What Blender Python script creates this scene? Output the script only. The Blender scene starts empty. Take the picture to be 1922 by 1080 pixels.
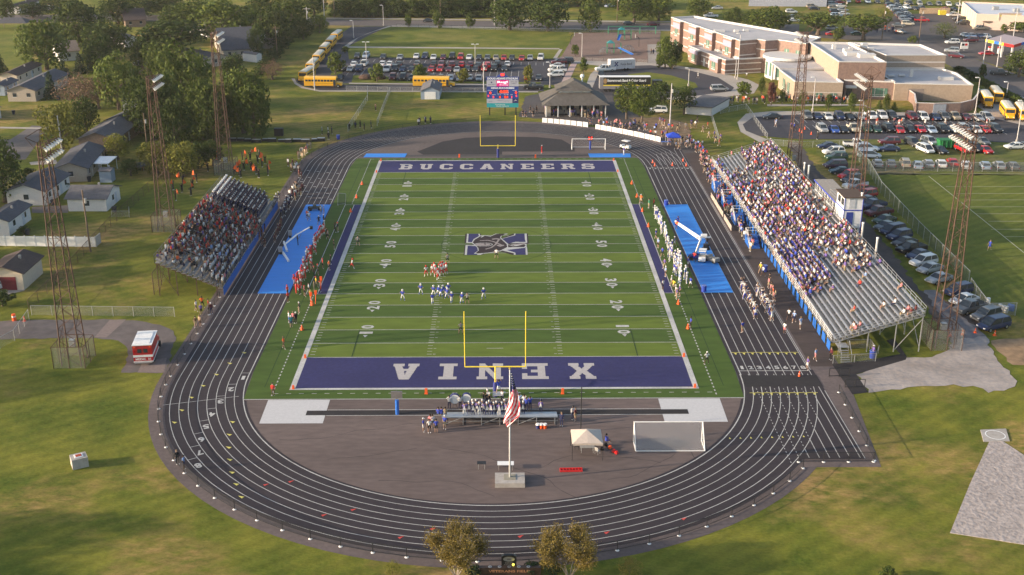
import bpy,bmesh,math,random
import numpy as np
from mathutils import Vector,Matrix,noise
SC=bpy.context.scene
COL=SC.collection
R=math.radians
rnd=random.Random(7)
Y=0.9144
# ------------------------------------------------------------------ camera, sky, sun
F_PX,CAM,PITCH,YAW=2171.6,(1.0663,-183.13,62.0),0.3638,0.0085
cd=bpy.data.cameras.new("camera");cam=bpy.data.objects.new("camera",cd);COL.objects.link(cam)
cd.sensor_width=36.0;cd.lens=36.0*F_PX/1922.0;cd.clip_start=1.0;cd.clip_end=4000.0
cam.location=CAM;cam.rotation_euler=(math.pi/2 -PITCH,0.0,-YAW)
SC.camera=cam
SUN_AZ,SUN_EL=R(11.0),R(13.5)  # the light travels towards +x and a little +y
w=bpy.data.worlds.new("World");SC.world=w;w.use_nodes=True
nt=w.node_tree;bg=nt.nodes["Background"]
sky=nt.nodes.new("ShaderNodeTexSky");sky.sky_type='NISHITA';sky.sun_disc=False
sky.sun_elevation=SUN_EL;sky.sun_rotation=R(259.0);sky.air_density=1.0;sky.dust_density=2.0
nt.links.new(sky.outputs[0],bg.inputs[0]);bg.inputs[1].default_value=0.15
sd=bpy.data.lights.new("sun",'SUN');sun=bpy.data.objects.new("sun",sd);COL.objects.link(sun)
sd.energy=4.3;sd.angle=R(0.6);sd.color=(1.0,0.82,0.62)
ld=Vector((math.cos(SUN_AZ)*math.cos(SUN_EL),math.sin(SUN_AZ)*math.cos(SUN_EL),-math.sin(SUN_EL)))
sun.rotation_euler=ld.to_track_quat('-Z','Y').to_euler();sun.location=(-100,-20,60)
SC.view_settings.view_transform='Standard';SC.view_settings.look='None'
SC.view_settings.exposure=1.0;SC.view_settings.gamma=1.0
SC.render.resolution_x=1024;SC.render.resolution_y=575
SC.cycles.max_bounces=5;SC.cycles.diffuse_bounces=2;SC.cycles.glossy_bounces=2;SC.cycles.transparent_max_bounces=12
SC.cycles.caustics_reflective=False;SC.cycles.caustics_refractive=False
# a surveyor's helper: where a sight line through photo point (px, py) meets height z
_fw=Vector((math.sin(YAW)*math.cos(PITCH),math.cos(YAW)*math.cos(PITCH),-math.sin(PITCH)))
_rt=Vector((math.cos(YAW),-math.sin(YAW),0));_up=_rt.cross(_fw)
def G(px,py,z=0.0):
 d=_fw+_rt*((px -961)/F_PX)+_up*((540 -py)/F_PX)
 t=(z -CAM[2])/d.z
 return (CAM[0]+d.x*t,CAM[1]+d.y*t)
def GP(pts,z=0.0):return [G(a,b,z) for a,b in pts]
def Z2(x,y):return (480+x/4,y/4)
def Z3(x,y):return (960+x/4,y/4)
def Z4(x,y):return (1440+x/3.9875,y/3.9875)
def Z7(x,y):return (1520+x/4.781,200+y/4.781)
def ZB(x,y):return (1440+x/3.9875,270+y/3.9875)
# ------------------------------------------------------------------ naming
def tag(o,label=None,cat=None,group=None,kind=None):
 if label:o["label"]=label
 if cat:o["category"]=cat
 if group:o["group"]=group
 if kind:o["kind"]=kind
 return o
def empty(name,loc=(0,0,0),rz=0.0):
 o=bpy.data.objects.new(name,None);o.location=loc;o.rotation_euler=(0,0,rz);o.empty_display_size=0.2
 COL.objects.link(o);return o
ORD="first second third fourth fifth sixth seventh eighth ninth tenth eleventh twelfth thirteenth fourteenth fifteenth sixteenth seventeenth eighteenth nineteenth twentieth".split()
def ordi(n):  # 0-based -> words
 if n<20:return ORD[n]
 t,u=divmod(n+1,10)
 tens={2:"twenty",3:"thirty",4:"forty",5:"fifty",6:"sixty",7:"seventy",8:"eighty",9:"ninety"}
 if t>=10:return str(n+1)+"th"
 return (tens[t]+"-"+ORD[u -1]) if u else {3:"thirtieth",4:"fortieth",5:"fiftieth",6:"sixtieth",7:"seventieth",8:"eightieth",9:"ninetieth"}.get(t,"twentieth")
# ------------------------------------------------------------------ materials
MATS={}
def mat(name,c,rough=0.8,var=0.12,scale=3.0,metal=0.0,emit=0.0,spec=0.3,bump=0.0,alpha=1.0,var2=0.0,scale2=0.3,c2=None,stretch=None):
 if name in MATS:return MATS[name]
 m=bpy.data.materials.new(name);m.use_nodes=True;t=m.node_tree;b=t.nodes["Principled BSDF"]
 b.inputs["Roughness"].default_value=rough;b.inputs["Metallic"].default_value=metal
 b.inputs["Specular IOR Level"].default_value=spec
 tc=t.nodes.new("ShaderNodeTexCoord");out=tc.outputs["Object"]
 if stretch:
  mp=t.nodes.new("ShaderNodeMapping");mp.inputs["Scale"].default_value=stretch;t.links.new(out,mp.inputs[0]);out=mp.outputs[0]
 n1=t.nodes.new("ShaderNodeTexNoise");n1.inputs["Scale"].default_value=scale;n1.inputs["Detail"].default_value=6
 t.links.new(out,n1.inputs["Vector"])
 lo=[max(0,v*(1 -var)) for v in c];hi=[min(1,v*(1+var)) for v in (c2 or c)]
 r=t.nodes.new("ShaderNodeValToRGB");r.color_ramp.elements[0].position=0.33;r.color_ramp.elements[1].position=0.67
 r.color_ramp.elements[0].color=(*lo,1);r.color_ramp.elements[1].color=(*hi,1)
 t.links.new(n1.outputs[0],r.inputs[0]);cur=r.outputs[0]
 if var2:
  n2=t.nodes.new("ShaderNodeTexNoise");n2.inputs["Scale"].default_value=scale2;n2.inputs["Detail"].default_value=4
  t.links.new(out,n2.inputs["Vector"])
  mr=t.nodes.new("ShaderNodeMapRange");mr.inputs[1].default_value=0.3;mr.inputs[2].default_value=0.7
  mr.inputs[3].default_value=1 -var2;mr.inputs[4].default_value=1+var2;t.links.new(n2.outputs[0],mr.inputs[0])
  mx=t.nodes.new("ShaderNodeVectorMath");mx.operation='SCALE';t.links.new(cur,mx.inputs[0]);t.links.new(mr.outputs[0],mx.inputs[3]);cur=mx.outputs[0]
 t.links.new(cur,b.inputs["Base Color"])
 if emit:t.links.new(cur,b.inputs["Emission Color"]);b.inputs["Emission Strength"].default_value=emit
 if bump:
  bp=t.nodes.new("ShaderNodeBump");bp.inputs["Strength"].default_value=bump;bp.inputs["Distance"].default_value=0.1
  t.links.new(n1.outputs[0],bp.inputs["Height"]);t.links.new(bp.outputs[0],b.inputs["Normal"])
 if alpha<1:b.inputs["Alpha"].default_value=alpha
 MATS[name]=m;return m
def lin(r,g,b):return tuple(((v/255)**2.2) for v in (r,g,b))
WHITE=mat("white_paint",(0.75,0.74,0.72),0.55,0.05)
LINEW=mat("line_paint",(0.44,0.43,0.41),0.8,0.15,4,var2=.15,scale2=.3)
BLACK=mat("black_metal",(0.02,0.02,0.022),0.5)
STEEL=mat("galvanised_steel",(0.42,0.42,0.42),0.5,0.12,4,0.6)
ALU=mat("aluminium_plank",(0.58,0.56,0.55),0.42,0.10,1.5,0.55,stretch=(4,0.3,4))
RUST=mat("rusty_steel",(0.085,0.048,0.036),0.85,0.3,3)
YEL=mat("goal_yellow",(0.80,0.62,0.05),0.5,0.04)
GLASS=mat("window_glass",(0.03,0.04,0.05),0.12,0.1,1,0,spec=0.6)
RUBBER=mat("rubber",(0.015,0.015,0.015),0.9)
WOOD=mat("weathered_wood",(0.17,0.12,0.085),0.9,0.25,4,stretch=(6,6,0.6))
BLUEPAD=mat("blue_padding",(0.02,0.13,0.50),0.6,0.1)
NAVYM=mat("navy_paint",(0.03,0.035,0.13),0.7)
CONC=mat("concrete",(0.36,0.33,0.30),0.9,0.12,2,var2=0.1,scale2=0.2)
ORANGE=mat("orange_plastic",(0.80,0.10,0.02),0.6,0.05)
REDM=mat("red_paint",(0.55,0.02,0.02),0.45,0.05)
def chain_mat(name,c,opac):
 """chain link: a fine diamond weave of wire with air between"""
 m=bpy.data.materials.new(name);m.use_nodes=True;t=m.node_tree;b=t.nodes["Principled BSDF"]
 b.inputs["Base Color"].default_value=(*c,1);b.inputs["Roughness"].default_value=0.6;b.inputs["Metallic"].default_value=0.3
 tc=t.nodes.new("ShaderNodeTexCoord");sp=t.nodes.new("ShaderNodeSeparateXYZ");t.links.new(tc.outputs["Object"],sp.inputs[0])
 def mth(op,a,b_=None,v=None):
  n=t.nodes.new("ShaderNodeMath");n.operation=op
  for i,q in enumerate((a,b_)):
   if q is None:continue
   if isinstance(q,(int,float)):n.inputs[i].default_value=q
   else:t.links.new(q,n.inputs[i])
  return n.outputs[0]
 h=mth('ADD',sp.outputs[0],sp.outputs[1]);res=None
 for op in ('ADD','SUBTRACT'):
  f=mth('FRACT',mth('MULTIPLY',mth(op,h,sp.outputs[2]),9.0));g=mth('LESS_THAN',f,opac)
  res=g if res is None else mth('MAXIMUM',res,g)
 t.links.new(res,b.inputs["Alpha"]);MATS[name]=m;return m
CHAIN=chain_mat("chain_link",(0.33,0.33,0.32),0.13)
CHAINB=chain_mat("black_chain_link",(0.03,0.03,0.03),0.12)
NET=chain_mat("goal_net",(0.7,0.7,0.7),0.10)
CHAING=chain_mat("green_screen_link",(0.10,0.13,0.10),0.26)
# ------------------------------------------------------------------ mesh builder
class MB:
 def __init__(s):s.v=[];s.f=[];s.m=[];s.M=None
 def add(s,vs,fs,m=0):
  o=len(s.v)
  for p in vs:
   p=Vector(p)
   s.v.append(tuple(s.M@p) if s.M is not None else tuple(p))
  for f in fs:s.f.append([o+i for i in f]);s.m.append(m)
  return s
 def box(s,x0,x1,y0,y1,z0,z1,m=0):
  return s.add([(x0,y0,z0),(x1,y0,z0),(x1,y1,z0),(x0,y1,z0),(x0,y0,z1),(x1,y0,z1),(x1,y1,z1),(x0,y1,z1)],
[(3,2,1,0),(4,5,6,7),(0,1,5,4),(1,2,6,5),(2,3,7,6),(3,0,4,7)],m)
 def prism(s,poly,z0,z1,m=0,mt=None,top=True):
  n=len(poly);a=sum(poly[i][0]*poly[(i+1)%n][1] -poly[(i+1)%n][0]*poly[i][1] for i in range(n))
  if a<0:poly=poly[::-1]
  vs=[(p[0],p[1],z0) for p in poly]+[(p[0],p[1],z1) for p in poly]
  s.add(vs,[(i,(i+1)%n,n+(i+1)%n,n+i) for i in range(n)],m)
  if top:s.add([(p[0],p[1],z1) for p in poly],[tuple(range(n))],m if mt is None else mt)
  return s
 def flat(s,poly,z,m=0):
  n=len(poly);a=sum(poly[i][0]*poly[(i+1)%n][1] -poly[(i+1)%n][0]*poly[i][1] for i in range(n))
  if a<0:poly=poly[::-1]
  return s.add([(p[0],p[1],z) for p in poly],[tuple(range(n))],m)
 def tube(s,p0,p1,r,n=6,m=0,r1=None,cap=True):
  p0,p1=Vector(p0),Vector(p1);d=(p1 -p0)
  if d.length<1e-6:return s
  q=d.to_track_quat('Z','Y');r1=r if r1 is None else r1;vs=[]
  for c,rr in ((p0,r),(p1,r1)):
   for i in range(n):
    a=2*math.pi*(i+0.5)/n;vs.append(c+q@Vector((rr*math.cos(a),rr*math.sin(a),0)))
  fs=[(i,(i+1)%n,n+(i+1)%n,n+i) for i in range(n)]
  if cap:fs+=[tuple(range(n -1,-1,-1)),tuple(range(n,2*n))]
  return s.add(vs,fs,m)
 def path(s,pts,r,n=6,m=0):
  for a,b in zip(pts,pts[1:]):s.tube(a,b,r,n,m)
  return s
 def loft(s,rings,m=0,cap=True):
  n=len(rings[0]);vs=[p for r_ in rings for p in r_];fs=[]
  for k in range(len(rings) -1):
   for i in range(n):fs.append((k*n+i,k*n+(i+1)%n,(k+1)*n+(i+1)%n,(k+1)*n+i))
  if cap:fs+=[tuple(range(n -1,-1,-1)),tuple(range((len(rings) -1)*n,len(rings)*n))]
  return s.add(vs,fs,m)
 def ball(s,c,r,m=0,seg=8,rings=5,sz=1.0,zmin=-1.0):
  rs=[]
  for k in range(rings+1):
   ph=math.pi*k/rings;z=-math.cos(ph)
   z=max(z,zmin);rr=math.sqrt(max(0.0,1 -z*z))+1e-4
   rs.append([(c[0]+r*rr*math.cos(2*math.pi*i/seg),c[1]+r*rr*math.sin(2*math.pi*i/seg),c[2]+r*sz*z) for i in range(seg)])
  return s.loft(rs,m)
 def mesh(s,name,mats):
  me=bpy.data.meshes.new(name);me.from_pydata(s.v,[],s.f)
  for m in (mats if isinstance(mats,(list,tuple)) else [mats]):me.materials.append(m)
  me.polygons.foreach_set("material_index",s.m);me.update();return me
 def build(s,name,mats,parent=None,loc=(0,0,0),rz=0.0,smooth=False):
  me=s.mesh(name,mats)
  if smooth:me.polygons.foreach_set("use_smooth",[True]*len(me.polygons))
  return link(name,me,parent,loc,rz)
def link(name,me,parent=None,loc=(0,0,0),rz=0.0):
 o=bpy.data.objects.new(name,me);o.location=loc;o.rotation_euler=(0,0,rz)
 if parent is not None:o.parent=parent
 COL.objects.link(o);return o
def copy_tree(o,parent=None):
 c=o.copy();COL.objects.link(c);c.parent=parent
 for ch in KIDS.get(o.name,()):copy_tree(ch,c)
 return c
KIDS={}
def note_kids(root):
 for ch in [x for x in bpy.data.objects if x.parent is root]:KIDS.setdefault(root.name,[]).append(ch);note_kids(ch)
# ------------------------------------------------------------------ raster letters and emblems: shapes painted on a fine grid, emitted as real strips
def in_poly(X,Yv,poly):
 r=np.zeros(X.shape,bool);n=len(poly);j=n -1
 for i in range(n):
  xi,yi=poly[i];xj,yj=poly[j]
  if yi!=yj:r^=((yi>Yv)!=(yj>Yv))&(X<(xj -xi)*(Yv -yi)/(yj -yi)+xi)
  j=i
 return r
class Paint:
 def __init__(s,w,h,nx,ny):
  s.w,s.h,s.nx,s.ny=w,h,nx,ny;s.g=np.full((ny,nx),-1,int)
  s.X,s.Y=np.meshgrid((np.arange(nx)+0.5)/nx*w,(np.arange(ny)+0.5)/ny*h)
 def poly(s,p,c):s.g[in_poly(s.X,s.Y,p)]=c;return s
 def line(s,pts,wd,c):
  for (x0,y0),(x1,y1) in zip(pts,pts[1:]):
   dx,dy=x1 -x0,y1 -y0;L2=dx*dx+dy*dy or 1e-9
   t=np.clip(((s.X -x0)*dx+(s.Y -y0)*dy)/L2,0,1)
   s.g[(s.X -x0 -t*dx)**2+(s.Y -y0 -t*dy)**2<wd*wd/4]=c
  return s
 def ell(s,cx,cy,rx,ry,c):s.g[((s.X -cx)/rx)**2+((s.Y -cy)/ry)**2<1]=c;return s
 def emit(s,mb,f,z):
  """f maps (x, y) on the sheet to world (x, y)"""
  cw,ch=s.w/s.nx,s.h/s.ny
  for j in range(s.ny):
   row=s.g[j];i=0
   while i<s.nx:
    c=row[i];k=i
    while k<s.nx and row[k]==c:k+=1
    if c>=0:
     q=[f(i*cw,j*ch),f(k*cw,j*ch),f(k*cw,(j+1)*ch),f(i*cw,(j+1)*ch)]
     mb.add([(p[0],p[1],z) for p in q],[(0,1,2,3)],int(c))
    i=k
SL={  # slab letters in a 10 x 10 box: list of polygons, ('-', poly) cuts
'B':[[(0,0),(7.5,0),(10,2),(10,4),(8.6,5),(10,6),(10,8),(7.5,10),(0,10),(0,8.2),(1.2,8.2),(1.2,1.8),(0,1.8)],('-',[(4,1.8),(6.6,1.8),(6.6,4.1),(4,4.1)]),('-',[(4,5.9),(6.6,5.9),(6.6,8.2),(4,8.2)])],
'U':[[(0,10),(4.6,10),(4.6,8.2),(3.8,8.2),(3.8,2.4),(6.2,2.4),(6.2,8.2),(5.4,8.2),(5.4,10),(10,10),(10,8.2),(9,8.2),(9,2),(7,0),(3,0),(1,2),(1,8.2),(0,8.2)]],
'C':[[(10,3.6),(10,1.5),(8,0),(2,0),(0,2),(0,8),(2,10),(8,10),(10,8.5),(10,6.4),(7,6.4),(7,8),(3.2,8),(3.2,2),(7,2),(7,3.6)]],
'A':[[(0,0),(4.2,0),(4.2,1.8),(3.6,1.8),(4.1,3.2),(5.9,3.2),(6.4,1.8),(5.8,1.8),(5.8,0),(10,0),(10,1.8),(9.3,1.8),(6.9,10),(3.1,10),(0.7,1.8),(0,1.8)],('-',[(4.5,4.8),(5.5,4.8),(5,7)])],
'N':[[(0,0),(4,0),(4,1.8),(3.1,1.8),(3.1,6.4),(7,0),(9.2,0),(9.2,8.2),(10,8.2),(10,10),(6,10),(6,8.2),(6.9,8.2),(6.9,4.0),(3.3,10),(0,10),(0,8.2),(0.9,8.2),(0.9,1.8),(0,1.8)]],
'E':[[(0,0),(10,0),(10,3.6),(7.8,3.6),(7.8,1.9),(4,1.9),(4,4.1),(6.6,4.1),(6.6,5.9),(4,5.9),(4,8.1),(7.8,8.1),(7.8,6.4),(10,6.4),(10,10),(0,10),(0,8.2),(1.2,8.2),(1.2,1.8),(0,1.8)]],
'R':[[(0,0),(4.6,0),(4.6,1.8),(4,1.8),(4,3.8),(5.4,3.8),(7,0),(10.2,0),(10.2,1.8),(9.2,1.8),(8,4.2),(9.8,5.8),(9.8,8.4),(8,10),(0,10),(0,8.2),(1.2,8.2),(1.2,1.8),(0,1.8)],('-',[(4,5.7),(6.6,5.7),(6.6,8.2),(4,8.2)])],
'S':[[(0,0.2),(1.6,0.2),(2.4,0.8),(3,0),(8.2,0),(10,1.8),(10,4.6),(8.4,6),(3.2,6.3),(3.2,8.0),(6.8,8.0),(6.8,6.9),(9.6,6.9),(9.6,9.8),(8.4,9.8),(7.6,9.2),(7,10),(2,10),(0.2,8.4),(0.2,5.6),(1.8,4.2),(7,3.9),(7,2.1),(3,2.1),(3,3.4),(0,3.4)]],
'X':[[(0,0),(4,0),(4,1.7),(3.6,1.7),(5,3.6),(6.4,1.7),(6,1.7),(6,0),(10,0),(10,1.7),(9.2,1.7),(6.9,5),(9.2,8.3),(10,8.3),(10,10),(6,10),(6,8.3),(6.4,8.3),(5,6.4),(3.6,8.3),(4,8.3),(4,10),(0,10),(0,8.3),(0.8,8.3),(3.1,5),(0.8,1.7),(0,1.7)]],
'I':[[(1.6,0),(8.4,0),(8.4,1.8),(6.8,1.8),(6.8,8.2),(8.4,8.2),(8.4,10),(1.6,10),(1.6,8.2),(3.2,8.2),(3.2,1.8),(1.6,1.8)]],
}
def slab(mb,ch,f,w,h,z,n=28,m=0):
 p=Paint(10.2,10,n,n)
 for g in SL[ch]:
  if g[0]=='-':p.poly(g[1],-1)
  else:p.poly(g,m)
 p.emit(mb,lambda x,y:f(x/10*w,y/10*h),z)
TXT={}
def text_mesh(s,bold=0.02):
 """the letters as one flat mesh, height about 0.7, centred"""
 k=(s,bold)
 if k not in TXT:
  cu=bpy.data.curves.new("txt",'FONT');cu.body=s;cu.offset=bold;cu.align_x='CENTER';cu.align_y='CENTER';cu.resolution_u=2
  o=bpy.data.objects.new("txt",cu);COL.objects.link(o)
  dg=bpy.context.evaluated_depsgraph_get();me=bpy.data.meshes.new_from_object(o.evaluated_get(dg))
  TXT[k]=([tuple(v.co) for v in me.vertices],[tuple(p.vertices) for p in me.polygons])
  bpy.data.objects.remove(o);bpy.data.meshes.remove(me)
 return TXT[k]
def put_text(mb,s,f,m=0,bold=0.02,width=None,height=None):
 vs,fs=text_mesh(s,bold);xs=[v[0] for v in vs];ys=[v[1] for v in vs]
 cx,cy=(max(xs)+min(xs))/2,(max(ys)+min(ys))/2;sx=width/(max(xs) -min(xs));sy=height/(max(ys) -min(ys))
 mb.add([f((v[0] -cx)*sx,(v[1] -cy)*sy) for v in vs],fs,m)
# ================================================================== THE GROUND
def grass_mat(name,g1,g2,dry,dry_amt,fine=2.0,big=0.035,lush=None):
 m=bpy.data.materials.new(name);m.use_nodes=True;t=m.node_tree;b=t.nodes["Principled BSDF"];b.inputs["Roughness"].default_value=0.95
 b.inputs["Specular IOR Level"].default_value=0.1
 tc=t.nodes.new("ShaderNodeTexCoord")
 def nz(scale,det=5,rough=0.55,st=None):
  n=t.nodes.new("ShaderNodeTexNoise");n.inputs["Scale"].default_value=scale;n.inputs["Detail"].default_value=det;n.inputs["Roughness"].default_value=rough
  src=tc.outputs["Object"]
  if st:
   mp=t.nodes.new("ShaderNodeMapping");mp.inputs["Scale"].default_value=st;mp.inputs["Rotation"].default_value=(0,0,0.6);t.links.new(src,mp.inputs[0]);src=mp.outputs[0]
  t.links.new(src,n.inputs["Vector"]);return n.outputs[0]
 def mix(f,a,b_):
  x=t.nodes.new("ShaderNodeMix");x.data_type='RGBA'
  if isinstance(f,float):x.inputs[0].default_value=f
  else:t.links.new(f,x.inputs[0])
  for i,q in ((6,a),(7,b_)):
   if isinstance(q,tuple):x.inputs[i].default_value=(*q,1)
   else:t.links.new(q,x.inputs[i])
  return x.outputs[2]
 def ramp(s,a,b_):
  r=t.nodes.new("ShaderNodeMapRange");r.inputs[1].default_value=a;r.inputs[2].default_value=b_;t.links.new(s,r.inputs[0]);return r.outputs[0]
 c=mix(ramp(nz(0.12,6,0.6),0.38,0.62),g1,g2)
 c=mix(ramp(nz(fine,8,0.7),0.3,0.7),c,mix(0.5,c,g2))
 pf=t.nodes.new("ShaderNodeMath");pf.operation='MULTIPLY'
 t.links.new(ramp(nz(big,7,0.62),0.50,0.66),pf.inputs[0]);t.links.new(ramp(nz(0.35,8,0.7,(1,2.2,1)),0.35,0.62),pf.inputs[1])
 pm=t.nodes.new("ShaderNodeMath");pm.operation='MULTIPLY';t.links.new(pf.outputs[0],pm.inputs[0]);pm.inputs[1].default_value=dry_amt
 c=mix(pm.outputs[0],c,dry)
 v=t.nodes.new("ShaderNodeVectorMath");v.operation='SCALE';t.links.new(c,v.inputs[0])
 mr=t.nodes.new("ShaderNodeMapRange");mr.inputs[1].default_value=0.25;mr.inputs[2].default_value=0.75;mr.inputs[3].default_value=0.52;mr.inputs[4].default_value=1.48
 hi=nz(1.9,10,0.85,(1,1.7,1));t.links.new(hi,mr.inputs[0]);t.links.new(mr.outputs[0],v.inputs[3])
 wv=t.nodes.new("ShaderNodeTexWave");wv.inputs["Scale"].default_value=0.16;wv.inputs["Distortion"].default_value=1.4;wv.inputs["Detail Scale"].default_value=.3
 wm=t.nodes.new("ShaderNodeMapping");wm.inputs["Rotation"].default_value=(0,0,0.95);t.links.new(tc.outputs["Object"],wm.inputs[0]);t.links.new(wm.outputs[0],wv.inputs[0])
 wr=t.nodes.new("ShaderNodeMapRange");wr.inputs[3].default_value=0.92;wr.inputs[4].default_value=1.08;t.links.new(wv.outputs["Fac"],wr.inputs[0])
 v2=t.nodes.new("ShaderNodeVectorMath");v2.operation='SCALE';t.links.new(v.outputs[0],v2.inputs[0]);t.links.new(wr.outputs[0],v2.inputs[3])
 t.links.new(v2.outputs[0],b.inputs["Base Color"])
 bp=t.nodes.new("ShaderNodeBump");bp.inputs["Strength"].default_value=0.55;bp.inputs["Distance"].default_value=0.10
 t.links.new(hi,bp.inputs["Height"]);b2=t.nodes.new("ShaderNodeBump");b2.inputs["Strength"].default_value=0.6;b2.inputs["Distance"].default_value=0.9
 t.links.new(nz(0.10,4,0.5),b2.inputs["Height"]);t.links.new(b2.outputs[0],bp.inputs["Normal"]);t.links.new(bp.outputs[0],b.inputs["Normal"])
 MATS[name]=m;return m
GRASS=grass_mat("meadow_grass",(0.050,0.086,0.010),(0.176,0.172,0.026),(0.36,0.228,0.085),1.35)
LAWN=grass_mat("mown_lawn",(0.072,0.105,0.014),(0.155,0.162,0.026),(0.28,0.21,0.08),0.5,2.0,0.03)
def rough(poly,amp=.35,step=1.0):
 out=[];rg=random.Random(len(poly))
 for a,b_ in zip(poly,poly[1:]+poly[:1]):
  d=Vector((b_[0] -a[0],b_[1] -a[1]));n_=max(1,int(d.length/step));q=Vector((-d.y,d.x)).normalized() if d.length else d
  for k in range(n_):j=rg.uniform(-amp,amp) if k else 0;out.append((a[0]+d.x*k/n_+q.x*j,a[1]+d.y*k/n_+q.y*j))
 return out
def sheet(name,poly,z,m,label=None):
 if name in ("gravel_path","bare_patch","bare_earth","service_track","gravel_lane","grass_lot","left_drive","concession_yard"):poly=rough(poly,.22 if name=="left_drive" else .4)
 mb=MB();mb.flat(poly,z);o=mb.build(name,m);tag(o,label,None,None,"structure");return o
mb=MB()
N=60;S=1500.0
mb.flat([(-S,-S),(S,-S),(S,2*S),(-S,2*S)],0.0)
ground=mb.build("ground",GRASS);tag(ground,"patchy green and tan grass around the stadium",kind="structure")
ASPH_OLD=mat("worn_brown_asphalt",(0.125,0.094,0.086),0.92,0.12,1.2,var2=0.16,scale2=0.09,bump=0.1,stretch=(0.5,1.4,1))
ASPH_APR=mat("apron_asphalt",(0.125,0.098,0.094),0.92,0.12,2.0,var2=0.14,scale2=0.15)
TRACKM=mat("black_track_rubber",(0.033,0.026,0.031),0.85,0.10,1.5,var2=0.12,scale2=0.08)
DARKA=mat("fresh_black_asphalt",(0.026,0.023,0.025),0.9,0.12,1.5,var2=0.12,scale2=0.2)
ASPHALT=mat("parking_asphalt",(0.050,0.048,0.058),0.9,0.12,1.0,var2=0.18,scale2=0.06)
ROADM=mat("road_asphalt",(0.115,0.098,0.092),0.9,0.12,1.0,var2=0.15,scale2=0.05)
WALKM=mat("pale_pavement",(0.36,0.32,0.28),0.9,0.08,1.0,var2=0.10,scale2=0.1)
GRAVEL=mat("pale_gravel",(0.33,0.30,0.29),0.95,0.18,1.6,var2=0.2,scale2=0.25,bump=0.6,c2=(0.30,0.255,0.225))
MULCH=mat("brown_mulch",(0.19,0.125,0.10),0.95,0.12,1.0,var2=0.12,scale2=0.1)
SOIL=mat("bare_soil",(0.25,0.165,0.095),0.95,0.2,1.0,var2=0.25,scale2=0.2)
YC=51.2
def stadium(rx,n=48,ycap=YC):
 """outline of a straight plus half-circle oval of half-width rx"""
 p=[(rx*math.cos(a),-ycap+rx*math.sin(a)) for a in [math.pi+math.pi*i/n for i in range(n+1)]]
 p+=[(rx*math.cos(a),ycap+rx*math.sin(a)) for a in [math.pi*i/n for i in range(n+1)]]
 return p
RI,LW=30.85,1.065
RO=RI+8*LW
mb=MB();mb.flat(stadium(RO+2.4),0.010);o=mb.build("apron",ASPH_APR);tag(o,"grey brown asphalt apron round the running track",kind="structure")
# track band incl. the chutes for the straight
mb=MB();ring_o,ring_i=stadium(RO+0.55),stadium(RI -0.35);n=len(ring_o)
for i in range(n):
 a,b,c,d=ring_i[i],ring_i[(i+1)%n],ring_o[(i+1)%n],ring_o[i]
 mb.add([(a[0],a[1],.02),(d[0],d[1],.02),(c[0],c[1],.02),(b[0],b[1],.02)],[(0,1,2,3)])
track=mb.build("track",TRACKM);tag(track,"eight lane black running track",kind="structure")
mb=MB();mb.flat([(31.2,-50),(40.35,-50),(40.35,-72.9),(32.6,-72.9),(29,-77),(26,-70)],0.0285);mb.flat([(33,56),(38.5,50),(40.3,50),(40.3,68),(34,68),(30,62)],0.0285)
tag(mb.build("track_chute",TRACKM),"black straight chutes running past the bends",kind="structure")
sheet("apron_path",[(39.9,60),(44.4,60),(44.1,-52),(41.5,-74.6),(32.0,-74.6),(32.9,-72.0),(39.9,-72.0)],0.014,ASPH_APR)
sheet("walkway",[(40.4,61),(44.6,62),(44.0,52),(44.0,-49),(40.4,-49)],0.030,mat("brown_walkway",(0.062,0.046,0.042),0.9,0.12,1.5,var2=0.15,scale2=0.2,stretch=(0.4,2.5,1)),"dark brown walkway in front of the long grandstand")
sheet("crossing",[(30.9,-54.9),(40.4,-54.9),(40.4,-51.6),(30.9,-51.6)],0.044,DARKA,"plain black crossing strip over the track")
# infield D shapes
def dshape(sgn,r,y0,n=40):
 x0=min(30.2,r)
 return [(r*math.cos(a),sgn*(YC+r*math.sin(a))) for a in [math.pi*i/n for i in range(n+1)] if YC+r*math.sin(a)>y0]+[(-x0,sgn*y0),(x0,sgn*y0)]
sheet("near_plaza",dshape(-1,30.45,57.85),0.030,ASPH_OLD,"worn brown asphalt inside the near bend")
sheet("far_plaza",dshape(1,30.45,57.2),0.030,mat("far_brown_asphalt",(0.115,0.09,0.082),0.92,0.1,1.5,var2=0.12,scale2=0.1),"grey brown asphalt inside the far bend")
mb=MB();mb.flat([(-16,60.2),(-17.5,63),(-15,67.3),(-12.5,72),(-7.5,75.6),(0,77),(9,76.2),(14.5,73.8),(17,67),(16.8,62.8),(1,62.8),(1,60.2)],0.036)
tag(mb.build("jump_area",DARKA),"black surfaced area behind the far goalpost",kind="structure")
mb=MB()
mb.flat([(-29.2,58.6),(29.2,58.6),(29.2,60.0),(-29.2,60.0)],0.042)
tag(mb.build("far_runway",mat("runway_grey",(0.06,0.055,0.055),0.9)),"dark jump runway behind the far end zone",kind="structure")
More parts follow.
